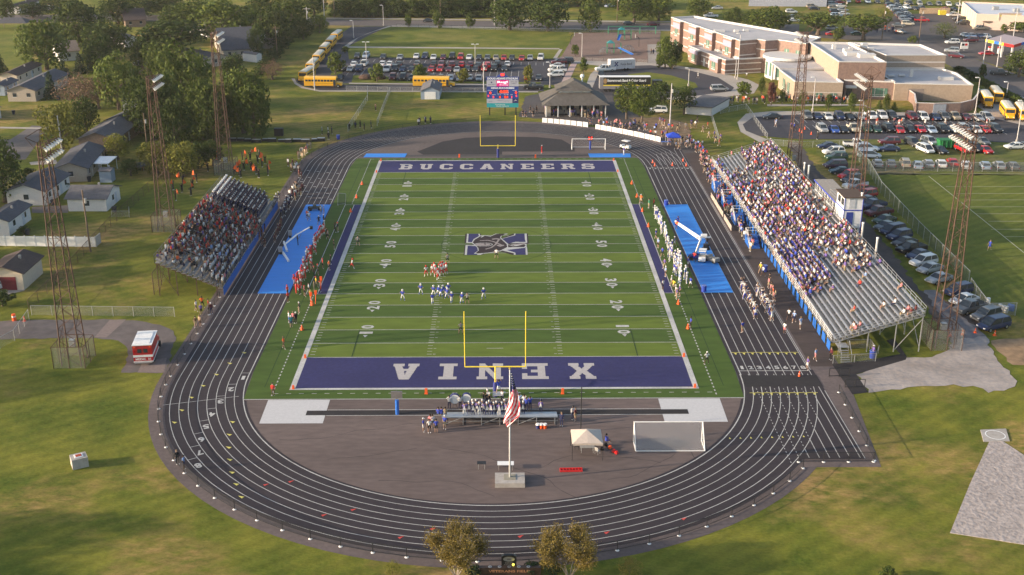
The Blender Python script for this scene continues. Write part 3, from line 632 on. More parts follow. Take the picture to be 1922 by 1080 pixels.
# ================================================================== GRANDSTANDS
BENCH=ALU;mat("shaded_plank",(0.26,0.26,0.27),0.5,0.12,1.5,0.45)  # same aluminium: shade darkened into the left benches, sun brightened into the right
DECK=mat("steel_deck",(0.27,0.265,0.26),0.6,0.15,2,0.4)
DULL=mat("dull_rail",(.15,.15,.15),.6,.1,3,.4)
BLUEW=mat("blue_wall_panel",(0.02,0.11,0.40),0.55,0.1,1)
def grandstand(name,label,xf,xr,y0,y1,z0,z1,rows,wall,wallm,undersolid=False):
 t=tag(empty(name,((xf+xr)/2,(y0+y1)/2,0)),label,"grandstand")
 ox,oy=t.location.x,t.location.y;X=lambda x:x -ox;L=(y1 -y0)/2;s=1 if xr>xf else -1
 dx=(xr -xf)/rows;dz=(z1 -z0)/(rows -1)
 for k in range(rows):
  z=z0+dz*k;xa=xf+dx*k
  mb=MB();a,b_=sorted((X(xa),X(xa+dx*.96)));mb.box(a,b_,-L,L,z -.06,z)
  if k:mb.box(*sorted((X(xa)+s*.0,X(xa)+s*.03)),-L,L,z -dz+.12,z -.07)
  mb.build("footboard",DECK,t)
  mb=MB();a,b_=sorted((X(xa+dx*.50),X(xa+dx*.86)));mb.box(a,b_,-L+.05,L -.05,z+.40,z+.45)
  yy=-L+.6
  while yy<L:mb.box((a+b_)/2 -.03,(a+b_)/2+.03,yy,yy+.05,z,z+.40);yy+=2.4
  mb.build("seat_row",BENCH if wall==2 else MATS["shaded_plank"],t)
 fr=MB();nb=int((y1 -y0)/5.5)
 for i in range(nb+1):
  yy=-L+.15+(2*L -.3)*i/nb
  fr.tube((X(xf+dx*.3),yy,z0 -.12),(X(xr -dx*.1),yy,z1 -.12),.09,4)
  for f in (0.1,0.4,0.7,0.98):
   xx=X(xf+(xr -xf)*f);zz=z0+(z1 -z0)*f -.12;fr.tube((xx,yy,0),(xx,yy,zz),.08,4)
  fr.tube((X(xf+(xr -xf)*.7),yy,.2),(X(xr -dx*.2),yy,z1 -.4),.05,4)
  if i<nb:fr.tube((X(xr -dx*.2),yy,.3),(X(xr -dx*.2),yy+(2*L -.3)/nb,z1 -.4),.04,4)
 fr.build("support_frame",wallm,t)
 if wall:
  mb=MB();a,b_=sorted((X(xf -s*.12),X(xf -s*.06)));n_=int((y1 -y0)/2.4);st_=(y1 -y0)/n_
  if wall==1:mb.box(a,b_,-L,L,.1,z0+.12);mb.build("front_wall",BLUEW,t)
  else:
   for i in range(n_):mb=MB();mb.box(a,b_,-L+i*st_+.35,-L+(i+1)*st_ -.55,.1,z0 -.1);mb.build("wall_panel",BLUEW,t)
 def rail(nm,pts,posts,h=1.05,m=STEEL,mid=2):
  mb=MB();mb.M=None
  for (a,b_) in zip(pts,pts[1:]):
   va,vb=Vector(a),Vector(b_)
   for q in range(mid+1):
    dz_=h*(q+1)/(mid+1);mb.tube(va+Vector((0,0,dz_)),vb+Vector((0,0,dz_)),.035,4)
   n_=max(1,int((vb -va).length/posts))
   for i in range(n_+1):q=va.lerp(vb,i/n_);mb.tube(q -Vector((0,0,.1)),q+Vector((0,0,h)),.04,4)
  mb.build(nm,m,t)
 xfr=X(xf -s*.02);xrr=X(xr)
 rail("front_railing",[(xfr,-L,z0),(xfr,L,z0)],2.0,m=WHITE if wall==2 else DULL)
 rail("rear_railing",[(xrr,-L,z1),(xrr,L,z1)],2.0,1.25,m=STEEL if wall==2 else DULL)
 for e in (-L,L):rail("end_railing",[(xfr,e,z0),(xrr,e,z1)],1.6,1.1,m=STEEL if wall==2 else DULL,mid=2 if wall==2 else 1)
 return t,rail,X,L,dx,dz
LS=dict(xf=-40.2,xr=-49.8,y0=-23.4,y1=20.6,z0=1.25,z1=5.2,rows=13)
RS=dict(xf=44.1,xr=55.9,y0=-44.6,y1=48.3,z0=1.45,z1=5.2,rows=17)
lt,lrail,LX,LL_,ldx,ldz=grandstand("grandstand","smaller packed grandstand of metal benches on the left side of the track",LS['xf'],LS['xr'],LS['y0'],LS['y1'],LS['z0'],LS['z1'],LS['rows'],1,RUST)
for yy in (-17.5,-13.5,-9,-3.5,1.0,5.5):  # short aisle rails
 for k0,k1 in ((1,5),(6,10)):
  mb=MB();a=(LX(LS['xf']+ldx*k0),yy -(-1.4),LS['z0']+ldz*k0);b_=(LX(LS['xf']+ldx*k1),yy+1.4,LS['z0']+ldz*k1)
  for h in (.55,1.0):mb.tube((a[0],a[1],a[2]+h),(b_[0],b_[1],b_[2]+h),.035,4)
  for f in (0,.5,1):q=Vector(a).lerp(Vector(b_),f);mb.tube(q,q+Vector((0,0,1.0)),.035,4)
  mb.build("aisle_rail",STEEL,lt)
rt,rrail,RX,RL_,rdx,rdz=grandstand("grandstand","long grandstand of silver benches with blue front wall on the right side",RS['xf'],RS['xr'],RS['y0'],RS['y1'],RS['z0'],RS['z1'],RS['rows'],2,STEEL)
# entry stairs on the front of the long stand
for yy in (30.5,20.5,10.0,-2.5):
 st=tag(empty("entry_stair",(42.7,yy,0)),"blue sided stair with white rails, %s from the near end of the long grandstand"%{30.5:"fourth",20.5:"third",10.0:"second",-2.5:"first"}[yy],"stairs","entry stairs of the long grandstand")
 mb=MB()
 for k in range(6):mb.box(-.95,.85,k*.38 -.2+0.0,k*.38+.18,0,.22*(k+1))
 mb.box(-.95,.95,2.08,3.5,0,1.40);mb.build("stair_block",BLUEW,st)
 mb=MB()
 for x_ in (-.95,):
  mb.tube((x_,-.2,1.2),(x_,2.1,2.5),.04,4);mb.tube((x_,-.2,.75),(x_,2.1,2.0),.035,4);mb.tube((x_,2.1,2.5),(x_,3.5,2.5),.04,4);mb.tube((x_,2.1,2.0),(x_,3.5,2.0),.035,4)
  for q in range(5):y_=-.2+q*.92;mb.tube((x_,y_,max(0,min(1.35,y_*.57))),(x_,y_,min(2.5,1.3+y_*.57)),.035,4)
 mb.tube((-.95,3.5,2.5),(.9,3.5,2.5),.04,4);mb.tube((-.95,3.5,2.0),(.9,3.5,2.0),.035,4)
 mb.build("stair_railing",WHITE,st)
# near-end steps of the long stand
st=tag(empty("entry_stair",(45.2,-46.2,0)),"short metal stair at the near end of the long grandstand","stairs")
mb=MB()
for k in range(6):mb.box(-.6+k*.0,.6,-1.6+k*.28,-1.34+k*.28,.2*k,.2*k+.05)
mb.box(-.7,.7,0.05,1.55,1.36,1.42);mb.build("stair_block",STEEL,st)
mb=MB()
for x_ in (-.66,.66):mb.tube((x_,-1.6,1.0),(x_,0,2.4),.04,4);mb.tube((x_,-1.6,0),(x_,-1.6,1.0),.04,4);mb.tube((x_,0,0),(x_,0,2.4),.04,4)
mb.build("stair_railing",STEEL,st)
# small picket barrier segments on the walkway edge
pk=[((40.5,27.5),(40.5,14.5)),((40.5,13.6),(40.5,6.6))]
for a,b_ in pk:
 t=tag(empty("picket_barrier",(a[0],b_[1],0)),"%s run of low tan barrier along the lane edge by the walkway"%("longer" if a[1]>20 else "shorter"),"barrier","barriers along the walkway")
 mb=MB();n_=int((a[1] -b_[1])/.35)
 for i in range(n_):mb.box(-.03,.03,i*.35,i*.35+.2,.1,1.0)
 mb.box(-.02,.02,0,a[1] -b_[1],.82,.9);mb.box(-.05,-.03,0,a[1] -b_[1],.25,.33);mb.build("barrier_panel",mat("tan_barrier",(0.50,0.42,0.36),.8),t)
# press box on the rear of the long stand
def wallbox(mb,x0,x1,y0,y1,z0,z1,m=0):mb.box(x0,x1,y0,y1,z0,z1,m)
pb=tag(empty("press_box",(57.4,4,0)),"white press box with blue trim on the rear of the long grandstand","press box")
# measured: long low part (windows) then a taller box at its near end
ya,yb,yc=-5.0,-0.4,13.2
WWALL=mat("white_siding",(0.66,0.66,0.68),.7,.06)
mb=MB();mb.box(-1.3,1.6,ya -4,yc -4,4.3,7.25);mb.box(-1.3,1.6,ya -4,yb -4,7.2,9.4)
for y_ in (ya -3.8,yb -4,yc -4.2):mb.box(1.2,1.5,y_ -.1,y_+.15,0,4.3);mb.box(-.2,0,y_ -.1,y_+.15,0,4.3)
mb.build("wall",WWALL,pb)
mb=MB();mb.box(-1.45,1.8,yb -3.96,yc -3.7,7.25,7.37);mb.build("roof",mat("tan_roof",(0.30,0.27,0.24),.9),pb)
mb=MB();mb.box(-1.6,1.9,ya -4.3,yb -3.8,9.4,9.55);mb.build("roof",mat("brown_roof",(0.085,0.058,0.045),.9),pb)
mb=MB();mb.box(-1.50,-1.455,yb -3.96,yc -3.7,7.13,7.37);mb.box(-1.36,-1.31,ya -4,yb -4,7.2,7.4);mb.box(-1.36,-1.31,ya -4.05,ya -3.85,4.3,9.4);mb.box(-1.35,1.65,ya -4.05,ya -4.01,7.2,7.4);mb.box(1.55,1.66,ya -4.06,ya -3.9,0.5,9.4);mb.build("trim",mat("blue_trim",(0.04,0.06,0.35),.6),pb)
for i in range(8):
 mb=MB();y_=yb -4+.5+i*1.7;mb.box(-1.36,-1.315,y_,y_+1.25,5.95,6.95);w_=mb.build("window",GLASS,pb)
 mb=MB();mb.box(-1.40,-1.365,y_+.58,y_+.66,5.95,6.95);mb.build("mullion",WHITE,w_)
for i in range(2):
 mb=MB();y_=ya -4+.5+i*1.9;mb.box(-1.36,-1.315,y_,y_+1.4,7.9,9.0);mb.build("window",GLASS,pb)
mb=MB();mb.box(-.6,.4,ya -4.06,ya -4.01,7.6,9.5);mb.build("door",mat("grey_door",(0.45,0.47,0.52),.6),pb)
mb=MB();mb.box(-.9,.2,ya -4.06,ya -4.01,4.4,7.0);mb.build("door",mat("blue_door",(0.03,0.05,0.25),.6),pb)
mb=MB()
for a,b_ in (((-1.4,yb -3.7),(-1.4,yb -0)),((1.6,yb -3.7),(1.6,yb -0)),((-1.4,yb -0),(1.6,yb -0))):
 for h in (.5,1.0):mb.tube((a[0],a[1],7.5+h),(b_[0],b_[1],7.5+h),.035,4)
for x_ in (-1.4,0,1.6):mb.tube((x_,yb -0,7.5),(x_,yb -0,8.5),.035,4)
mb.build("roof_railing",STEEL,pb)
for i,(x_,y_) in enumerate(((57.0,24.6),(57.3,22.6),(57.1,-12),(57.1,-19.4),(58.9,-4.4))):
 t=MB();t.tube((0,0,0),(0,0,7.3 if i<4 else 9.9),.16,8);o=t.build("post",mat("pale_post",(0.55,0.53,0.52),.6),None,(x_,y_,0));
 t=MB();t.tube((0,0,7.3 if i<4 else 9.9),(0,0,7.5 if i<4 else 10.1),.2,8);t.build("post_cap",WHITE,o)
 o.name="loudspeaker_post";tag(o,"pale thick post, %s from the near end behind the long grandstand"%ordi([4,3,1,0,2][i]),"post","posts behind the long grandstand")
# ================================================================== LATTICE LIGHT TOWERS
LAMPM=mat("lamp_housing",(0.72,0.72,0.70),0.35,0.05,3,0.2)
def tower(x,y,h,face,label,n_l=7,arms=2,wide=1.25,skel=False,mast_m=RUST):
 t=tag(empty("light_tower",(x,y,0)),label,"light tower","rusty lattice light towers round the stadium")
 mb=MB();hb,ht=wide,.5;nseg=max(8,int(h/1.7));q=[(-1,-1),(1,-1),(1,1),(-1,1)]
 hw=lambda z:hb+(ht -hb)*z/h
 for a in range(4):mb.tube((q[a][0]*hb,q[a][1]*hb,0),(q[a][0]*ht,q[a][1]*ht,h),.085,4)
 for k in range(nseg):
  z0_,z1_=h*k/nseg,h*(k+1)/nseg;w0,w1=hw(z0_),hw(z1_)
  for a in range(4):
   b_=(a+1)%4;c,d=(a,b_) if k%2 else (b_,a)
   mb.tube((q[c][0]*w0,q[c][1]*w0,z0_),(q[d][0]*w1,q[d][1]*w1,z1_),.042,3,cap=False)
   mb.tube((q[a][0]*w1,q[a][1]*w1,z1_),(q[b_][0]*w1,q[b_][1]*w1,z1_),.03,3,cap=False)
 mb.build("mast",mast_m,t)
 mb=MB();W2=n_l*.40
 for k in range(arms):
  z_=h -.2 -1.35*k
  for xo in (.55,1.0):mb.tube((face*xo,-W2,z_),(face*xo,W2,z_),.06,4)
  for y_ in (-W2*.9,0,W2*.9):mb.tube((-face*.5,y_*.4,z_),(face*1.0,y_,z_),.045,4)
 for s_ in (-1,1):mb.tube((-face*.55,s_*.5,h),(-face*1.1,s_*W2*.8,h+1.0),.045,4);mb.tube((face*.8,s_*W2*.8,h -1.6),(-face*1.1,s_*W2*.8,h+1.0),.04,4)
 mb.tube((-face*1.1,-W2*.8,h+1.0),(-face*1.1,W2*.8,h+1.0),.05,4)
 mb.build("lamp_frame",mast_m,t)
 me=None
 for k in range(arms):
  for i in range(n_l):
   if me is None:
    l=MB();d=Vector((face*.82,0,-.57));o_=Vector((0,0,0))
    l.tube(o_ -d*.3,o_,.08,8,0,.14);l.tube(o_,o_+d*.3,.14,8,0,.24);me=l.mesh("floodlight",LAMPM)
   link("floodlight",me,t,(face*1.15,-W2+(i+.5)*2*W2/n_l,h -.35 -1.35*k))
 mb=MB();mb.box(-.35,.35,-.3,.3,2.2,3.2);mb.build("control_box",STEEL,t)
 return t
tower(-54.04,-46.84,29.0,1,"tall rusty light tower nearest the camera on the left, above the ambulance")
tower(-57.2,8.8,26.6,1,"rusty light tower behind the middle of the small grandstand")
tower(-55.1,45.7,28.3,1,"rusty light tower beyond the far end of the small grandstand")
tower(59.4,-42.3,29.3,-1,"tall rusty light tower nearest the camera on the right, by the gravel lane",9)
tower(60.2,3.0,27.6,-1,"rusty light tower right behind the press box",8)
tower(60.6,46.5,28.0,-1,"rusty light tower beyond the far end of the long grandstand",7)
# ================================================================== FENCES
def fence(name,pts,h,label,mesh=CHAIN,post=STEEL,sp=3.0,pr=.04,rail_=True,group="chain link fences",base=None,cat="fence",bottom=False):
 t=tag(empty(name,(pts[0][0],pts[0][1],0)),label,cat,group);o=pts[0]
 pm=MB();pm.tube((0,0,0),(0,0,h),pr,5);pme=pm.mesh("post",post)
 bme=None
 if base:bm_=MB();bm_.tube((0,0,0),(0,0,.07),.22,8,0,.14);bme=bm_.mesh("post_footing",base)
 rail=MB();pan=MB();cnt=0
 for i,(a,b_) in enumerate(zip(pts,pts[1:])):
  L=math.hypot(b_[0] -a[0],b_[1] -a[1]);n_=max(1,round(L/sp))
  for k in range(n_+(1 if i==len(pts) -2 else 0)):
   f=k/n_;x,y=a[0]+(b_[0] -a[0])*f -o[0],a[1]+(b_[1] -a[1])*f -o[1]
   if cnt<100:
    p=link("post",pme,t,(x,y,0));cnt+=1
    if bme:link("post_footing",bme,p)
  A,B=(a[0] -o[0],a[1] -o[1]),(b_[0] -o[0],b_[1] -o[1])
  rail.tube((*A,h -.03),(*B,h -.03),pr*.8,4)
  if bottom:rail.tube((*A,.15),(*B,.15),pr*.7,4)
  pan.add([(*A,.05),(*B,.05),(*B,h -.05),(*A,h -.05)],[(0,1,2,3)])
 rail.build("top_rail",post,t)
 if mesh:pan.build("mesh_panel",mesh,t)
 return t
def arcpts(r,c,a0,a1,n):return [(c[0]+r*math.cos(a0+(a1 -a0)*i/n),c[1]+r*math.sin(a0+(a1 -a0)*i/n)) for i in range(n+1)]
rf=RO+1.25
fence("track_fence",[(-rf,-24),(-rf,-YC)]+arcpts(rf,(0,-YC),math.pi+.06,2*math.pi -.62,30),1.1,"low black chain link fence with white footed posts round the near bend",CHAINB,BLACK,3.4,.04,base=WHITE,bottom=True)
fence("track_fence",[(32.9,-73.5),(41.0,-73.5)],1.2,"short black chain link fence closing the lane chute",CHAINB,BLACK,2.9,.04,base=WHITE,bottom=True)
fence("track_fence",[(41.2,-73.2),(41.9,-56.5)],1.1,"black fence along the right edge of the lane chute",CHAINB,BLACK,3.5,.04,base=WHITE,bottom=True)
fence("track_fence",[(-rf,21.5),(-rf,YC)]+arcpts(rf,(0,YC),math.pi,math.pi*.56,14),1.1,"low black chain link fence round the far left bend",CHAINB,BLACK,3.5,.035)
for (a,b_,lb) in (((41.9,-52.0),(44.4,-52.0),"black hurdle shaped gate nearer the numbered start line"),((43.0,-55.2),(45.4,-55.2),"black hurdle shaped gate nearer the near fence")):
 fence("pedestrian_gate",[a,b_],1.15,lb,None,BLACK,1.3,.05,group="small black gates",cat="gate",bottom=True)
E_=lambda*pp:[G(*p) for p in pp]
fence("chain_link_fence",E_((60,592),(328,595)),1.5,"low chain link fence across the grass left of the small grandstand",sp=3.0)
fence("chain_link_fence",E_((0,655),(28,640),(55,601)),1.6,"chain link gate fence where the old drive leaves the photo",sp=2.5)
fence("chain_link_fence",[(-66.5,-29.5),(-66.5,-12),(-67.3,10),(-67,32),(-64.5,48)],1.9,"long dark chain link fence between the houses and the grandstand grass",CHAINB,RUST,3.2)
fence("chain_link_fence",E_((210,408),(243,408),(243,400)),1.2,"low fence behind the white garage",sp=3)
fence("chain_link_fence",[(-50.6,-22.8),(-50.9,22)],3.4,"tall brown fence behind the rear of the small grandstand",CHAIN,RUST,4.0,.06)
fence("chain_link_fence",E_((1563,683),(1643,679),(1648,664)),1.2,"short chain link fence by the blue bin at the near end of the long grandstand",sp=2.6)
fence("chain_link_fence",E_((1590,655),(1632,655),(1640,668)),1.4,"short chain link fence under the near end of the long grandstand",sp=2.6)
fence("chain_link_fence",[(76.3,56.4),(76.0,46.6),(73.5,30),(72.2,5),(71.5,-19.9)],2.3,"green screened tall fence between the parked cars and the practice field",CHAING,STEEL,3.1,.05)
fence("chain_link_fence",[(76.0,46.2),(90,45.6),(108,44.8),(125,44)],2.0,"chain link fence along the far end of the practice field",sp=3.2,pr=.05)
fence("chain_link_fence",E_((1820,545),(1830,560),(1855,594),(1905,593)),2.0,"chain link fence corner by the white and blue barrels",sp=2.8,pr=.05)
fence("chain_link_fence",E_((1856,592),(1905,592)),1.6,"chain link fence behind the barrels",sp=2.8,pr=.045)
fence("chain_link_fence",E_((1333,216),(1349,268)),1.5,"chain link fence from the low white shed down to the grandstand",sp=3.2,pr=.05)
fence("chain_link_fence",E_((1352,214),(1400,205),(1440,262)),1.4,"chain link fence round the corner of the school parking lot",sp=3.2,pr=.045)
fence("chain_link_fence",E_((1440,273),(1500,278),(1600,275),(1608,292)),1.5,"chain link fence at the far end of the long grandstand",sp=3.2,pr=.045)
fence("chain_link_fence",E_((653,248),(690,190),(690,172)),1.6,"chain link fence crossing the grass left of the blue shed",sp=3.5,pr=.045)
fence("chain_link_fence",E_((708,237),(732,175)),1.6,"chain link fence right beside the path to the gate",sp=3.5,pr=.05)
fence("chain_link_fence",E_((650,171),(690,172),(728,173),(915,175)),1.4,"chain link fence along the lane behind the blue shed",sp=3.5,pr=.04)
fence("chain_link_fence",E_((1050,113),(1216,119),(1216,85)),1.2,"fence round the near side of the playground",CHAIN,BLACK,3.5,.04)
fence("chain_link_fence",E_((745,51),(1078,61),(1240,62)),1.2,"dark fence along the back of the far lawn",CHAIN,BLACK,4.2,.04)
# tower cages
for x,y,lb in ((-54.04,-46.84,"foot of the near left light tower"),(-55.1,45.7,"foot of the far left light tower"),(59.4,-42.3,"foot of the near right light tower"),(-57.2,8.8,"foot of the middle left light tower")):
 c=2.0;fence("tower_cage",[(x -c,y -c),(x+c,y -c),(x+c,y+c),(x -c,y+c),(x -c,y -c)],3.0,"chain link cage round the "+lb,CHAIN,RUST,2.0,.05,group="cages round tower feet",cat="cage")
# white fence left
t=tag(empty("vinyl_fence",(*G(-8,462),0)),"white solid panel fence between two back yards","fence")
a,b_=Vector(G(-8,463)),Vector(G(181,465));c=Vector(G(182,458));d0=(b_ -a);L=d0.length;t.rotation_euler.z=math.atan2(d0.y,d0.x)
n_=10
for i in range(n_):
 mb=MB();mb.box(L*i/n_+.06,L*(i+1)/n_ -.06,-.03,.03,.05,1.75);mb.build("fence_panel",WHITE,t)
 mb=MB();mb.box(L*i/n_ -.06,L*i/n_+.06,-.07,.07,0,1.9);mb.build("post",WHITE,t)
mb=MB();mb.box(L -.06,L+.06,-.07,.07,0,1.9);mb.box(L -.04,L+.04,.1,2.2,.05,1.75);mb.build("fence_return",mat("tan_vinyl",(.45,.42,.38),.7),t)
# white banner boards on the far bend
BAN=mat("white_banner",(0.66,0.65,0.66),.7,.05)
grp=[((1017,231),(1104,240),8),((1117,243),(1240,268),12)]
idx=0
for (p0,p1,n_) in grp:
 for i in range(n_):
  f0,f1=(i+.06)/n_,(i+.94)/n_
  bow=lambda f:-1.2*4*f*(1 -f)*(0.5 if n_==8 else 1)
  A=G(p0[0]+(p1[0] -p0[0])*f0,p0[1]+(p1[1] -p0[1])*f0+bow(f0));B=G(p0[0]+(p1[0] -p0[0])*f1,p0[1]+(p1[1] -p0[1])*f1+bow(f1))
  mb=MB();L=math.hypot(B[0] -A[0],B[1] -A[1]);mb.box(0,L,-.03,.03,.12,1.25);mb.box(.05,.11,-.05,.05,0,.12);mb.box(L -.11,L -.05,-.05,.05,0,.12)
  o=mb.build("banner_board",BAN,None,(A[0],A[1],0),math.atan2(B[1] -A[1],B[0] -A[0]))
  tag(o,"white banner board on the far bend, %s from the left end of the row"%ordi(idx),"banner","white banner boards on the far bend");idx+=1
# ================================================================== GOALPOSTS AND GOALS
def goalpost(y,s,label):
 t=tag(empty("goalpost",(0.12,y,0)),label,"goalpost","yellow football goalposts")
 hw=3.68;hh=10.3 if s>0 else 9.6
 mb=MB();mb.path([(0,0,.05),(0,0,2.2),(0,s*.6,2.9),(0,s*1.9,3.05)],.09,8);mb.build("gooseneck",YEL,t)
 mb=MB();mb.tube((-hw,s*2.0,3.05),(hw,s*2.0,3.05),.085,8);mb.build("crossbar",YEL,t)
 for sx in (-1,1):mb=MB();mb.tube((sx*hw,s*2.0,3.05),(sx*hw,s*2.0,hh),.06,8);mb.build("upright",YEL,t)
 mb=MB();mb.tube((0,0,0),(0,0,1.95),.27,12);mb.build("base_pad",mat("navy_pad",(0.04,0.05,0.22),.6),t)
goalpost(-57.3,1,"yellow goalpost at the near end zone with a navy padded base")
goalpost(57.8,-1,"yellow goalpost at the far end zone with a padded base")
def soccer_goal(x0,x1,y,s,label,w_=.07,h=2.44):
 t=tag(empty("soccer_goal",((x0+x1)/2,y,0)),label,"soccer goal","white soccer goals");hw=(x1 -x0)/2;dp=2.3*s
 mb=MB()
 for sx in (-1,1):mb.tube((sx*hw,0,0),(sx*hw,0,h),w_,6)
 mb.tube((-hw -w_,0,h),(hw+w_,0,h),w_,6);mb.build("front_frame",WHITE,t)
 mb=MB()
 for sx in (-1,1):mb.tube((sx*hw,0,.06),(sx*hw,dp,.06),w_*.8,6);mb.tube((sx*hw,0,h),(sx*hw,dp,.06),w_*.8,6)
 mb.tube((-hw,dp,.06),(hw,dp,.06),w_*.8,6);mb.build("ground_frame",WHITE,t)
 mb=MB();mb.add([(-hw,0,h),(hw,0,h),(hw,dp,.1),(-hw,dp,.1)],[(0,1,2,3)])
 for sx in (-1,1):mb.add([(sx*hw,0,h),(sx*hw,dp,.1),(sx*hw,0,.1)],[(0,1,2)])
 mb.build("net",NET,t)
soccer_goal(15.6,23.2,-68.7,-1,"white soccer goal standing on the near asphalt by the tent")
soccer_goal(16.3,23.6,64.3,1,"white soccer goal on the far asphalt behind the end zone")
# ================================================================== NEAR PLAZA OBJECTS
t=tag(empty("flagpole",(1.74,-77.35,0)),"white flagpole on a concrete block","flagpole")
mb=MB();mb.box(-1.55,1.55,-1.25,0.95,0,.55);mb.build("base_block",CONC,t)
mb=MB();mb.box(-.6,.6,-.55,.55,.55,.60);mb.build("base_inset",mat("worn_inset",(.26,.24,.19),.9),t)
mb=MB();mb.tube((0,0,.5),(0,0,12.9),.11,8,0,.05);mb.build("pole",WHITE,t,smooth=True)
mb=MB();mb.ball((0,0,13.0),.12,0,8,6);mb.build("finial",mat("brass",(.55,.4,.1),.4,.05,1,.8),t)
# flag: hanging in folds from the top, on the right of the pole
fl=tag(empty("flag",(1.80,-77.35,6.7)),"stars and stripes flag hanging limp from the white flagpole","flag")
def lerp_tab(T,u):
 for (a,x0,y0),(b_,x1,y1) in zip(T,T[1:]):
  if u<=b_:f=(u -a)/(b_ -a);return x0+(x1 -x0)*f,y0+(y1 -y0)*f
 return T[-1][1:]
FT=[(0,.02,.10),(.25,.02,.50),(.45,-.12,.82),(.62,-.30,.98),(.80,-.52,.92),(.9,-.66,.35),(1.0,-.74,-.25)]
def flag_pt(u,v):
 """u runs down the hanging cloth, v across its folds"""
 a,b_=lerp_tab(FT,u);return (a+(b_ -a)*v,.28*math.sin(v*9+u*2)*min(1,u*3)*(.4+.6*v),5.9*(1 -u)+.25*math.sin(v*6)*u)
NU,NV=44,26;mb=MB();mc=MB();sb=MB()
for i in range(NU):
 for j in range(NV):
  u0,u1,v0,v1=i/NU,(i+1)/NU,j/NV,(j+1)/NV;q=[flag_pt(u0,v0),flag_pt(u0,v1),flag_pt(u1,v1),flag_pt(u1,v0)]
  if u0<.30 or (u0<.38 and v0<.35):mc.add(q,[(0,1,2,3)])
  else:mb.add(q,[(0,1,2,3)],int((v0+u0*1.25)*7.5)%2)
for i in range(6):
 for j in range(4):
  p=Vector(flag_pt((i+.6)/22,(j+.5)/4))
  for sy in (-.03,.03):sb.add([(p.x+.05*math.cos(k*1.2566),p.y+sy,p.z+.05*math.sin(k*1.2566)) for k in range(5)],[(0,1,2,3,4)])
mb.build("striped_field",[mat("flag_red",(0.62,0.03,0.05),.7,.05),mat("flag_white",(0.78,0.76,0.76),.7,.04)],fl)
cn=mc.build("canton",mat("flag_navy",(0.02,0.025,0.12),.7),fl);sb.build("star_pattern",MATS["flag_white"],cn)
def folding_table(x,y,lx,ly,m,label,rz=0):
 t=tag(empty("folding_table",(x,y,0),rz),label,"table");mb=MB();mb.box(-lx/2,lx/2,-ly/2,ly/2,.70,.75);mb.build("tabletop",m,t)
 for sx in (-1,1):
  for sy in (-1,1):mb=MB();mb.tube((sx*(lx/2 -.15),sy*(ly/2 -.1),0),(sx*(lx/2 -.15),sy*(ly/2 -.1),.70),.025,5);mb.build("leg",STEEL,t)
folding_table(*G(904,880),0.95,.6,BLACK,"small black folding table left of the flagpole")
folding_table(*G(949,881),1.75,.8,WHITE,"white folding table behind the flagpole base")
# ladder hurdle strip (red) on the ground
t=tag(empty("agility_ladder",(*G(1072,884),0),.03),"red ladder shaped frame lying on the asphalt","ladder");mb=MB()
for y_ in (-.25,.25):mb.box(-1.2,1.2,y_ -.05,y_+.05,.03,.22)
for i in range(8):mb.box(-1.2+i*.33,-1.12+i*.33,-.2,.2,.03,.18)
mb.build("ladder_frame",REDM,t)
# canopy tent
TX,TY=10.15,-71.3
t=tag(empty("canopy_tent",(TX,TY,0)),"beige pop up canopy tent on the near asphalt","tent")
CANV=mat("beige_canvas",(0.50,0.42,0.36),.8,.06);hw=1.65
mb=MB();top=(0,0,2.9)
cs=[(-hw,-hw,2.05),(hw,-hw,2.05),(hw,hw,2.05),(-hw,hw,2.05)]
mids=[(0,-hw,2.12),(hw,0,2.12),(0,hw,2.12),(-hw,0,2.12)]
for i in range(4):
 a,b_=cs[i],cs[(i+1)%4];m_=mids[i];mb.add([top,a,m_],[(0,1,2)]);mb.add([top,m_,b_],[(0,1,2)])
 mb.add([a,(a[0],a[1],1.8),(m_[0],m_[1],1.88),m_],[(0,1,2,3)]);mb.add([m_,(m_[0],m_[1],1.88),(b_[0],b_[1],1.8),b_],[(0,1,2,3)])
mb.build("canopy",CANV,t)
for c in cs:mb=MB();mb.tube((c[0],c[1],0),(c[0],c[1],2.0),.03,5);mb.build("leg",BLACK,t)
folding_table(TX+.1,TY+.2,1.6,.7,mat("grey_top",(.3,.3,.3),.6),"grey folding table under the canopy tent")
for i,(dx_,dy_,m_) in enumerate(((-1.0,.9,BLACK),(.9,1.0,BLACK),(1.2,-.2,STEEL))):
 t=tag(empty("folding_chair",(TX+dx_,TY+dy_,0),i*1.2),["black folding chair at the far left leg of the tent","black folding chair at the far right of the tent","metal folding chair on the right under the tent"][i],"chair","chairs under the tent")
 mb=MB();mb.box(-.22,.22,-.2,.2,.42,.46);mb.build("seat",m_,t);mb=MB();mb.box(-.22,.22,.19,.22,.5,.88);mb.build("backrest",m_,t)
 for sx in (-1,1):
  for sy in (-1,1):mb=MB();mb.tube((sx*.2,sy*.18,0),(sx*.2,sy*.18,.42),.02,4);mb.build("leg",m_,t)
# things by the tent: bag row
for i,(px_,py_,c_) in enumerate(((1145,843,ORANGE),(1152,850,REDM),(1157,853,REDM),(1137,838,BLACK),(1130,846,BLACK))):
 mb=MB();mb.ball((0,0,.2),.24,0,8,5,.8);mb.box(-.14,.14,-.05,.05,.36,.44);o=mb.build("gear_bag",c_,None,(*G(px_,py_),0));tag(o,["orange bag nearest the tent in the row of gear","red bag in the middle of the row of gear","red bag at the near end of the row of gear","black bag at the top of the row of gear","black bag beside the right tent leg"][i],"bag","gear bags right of the tent")
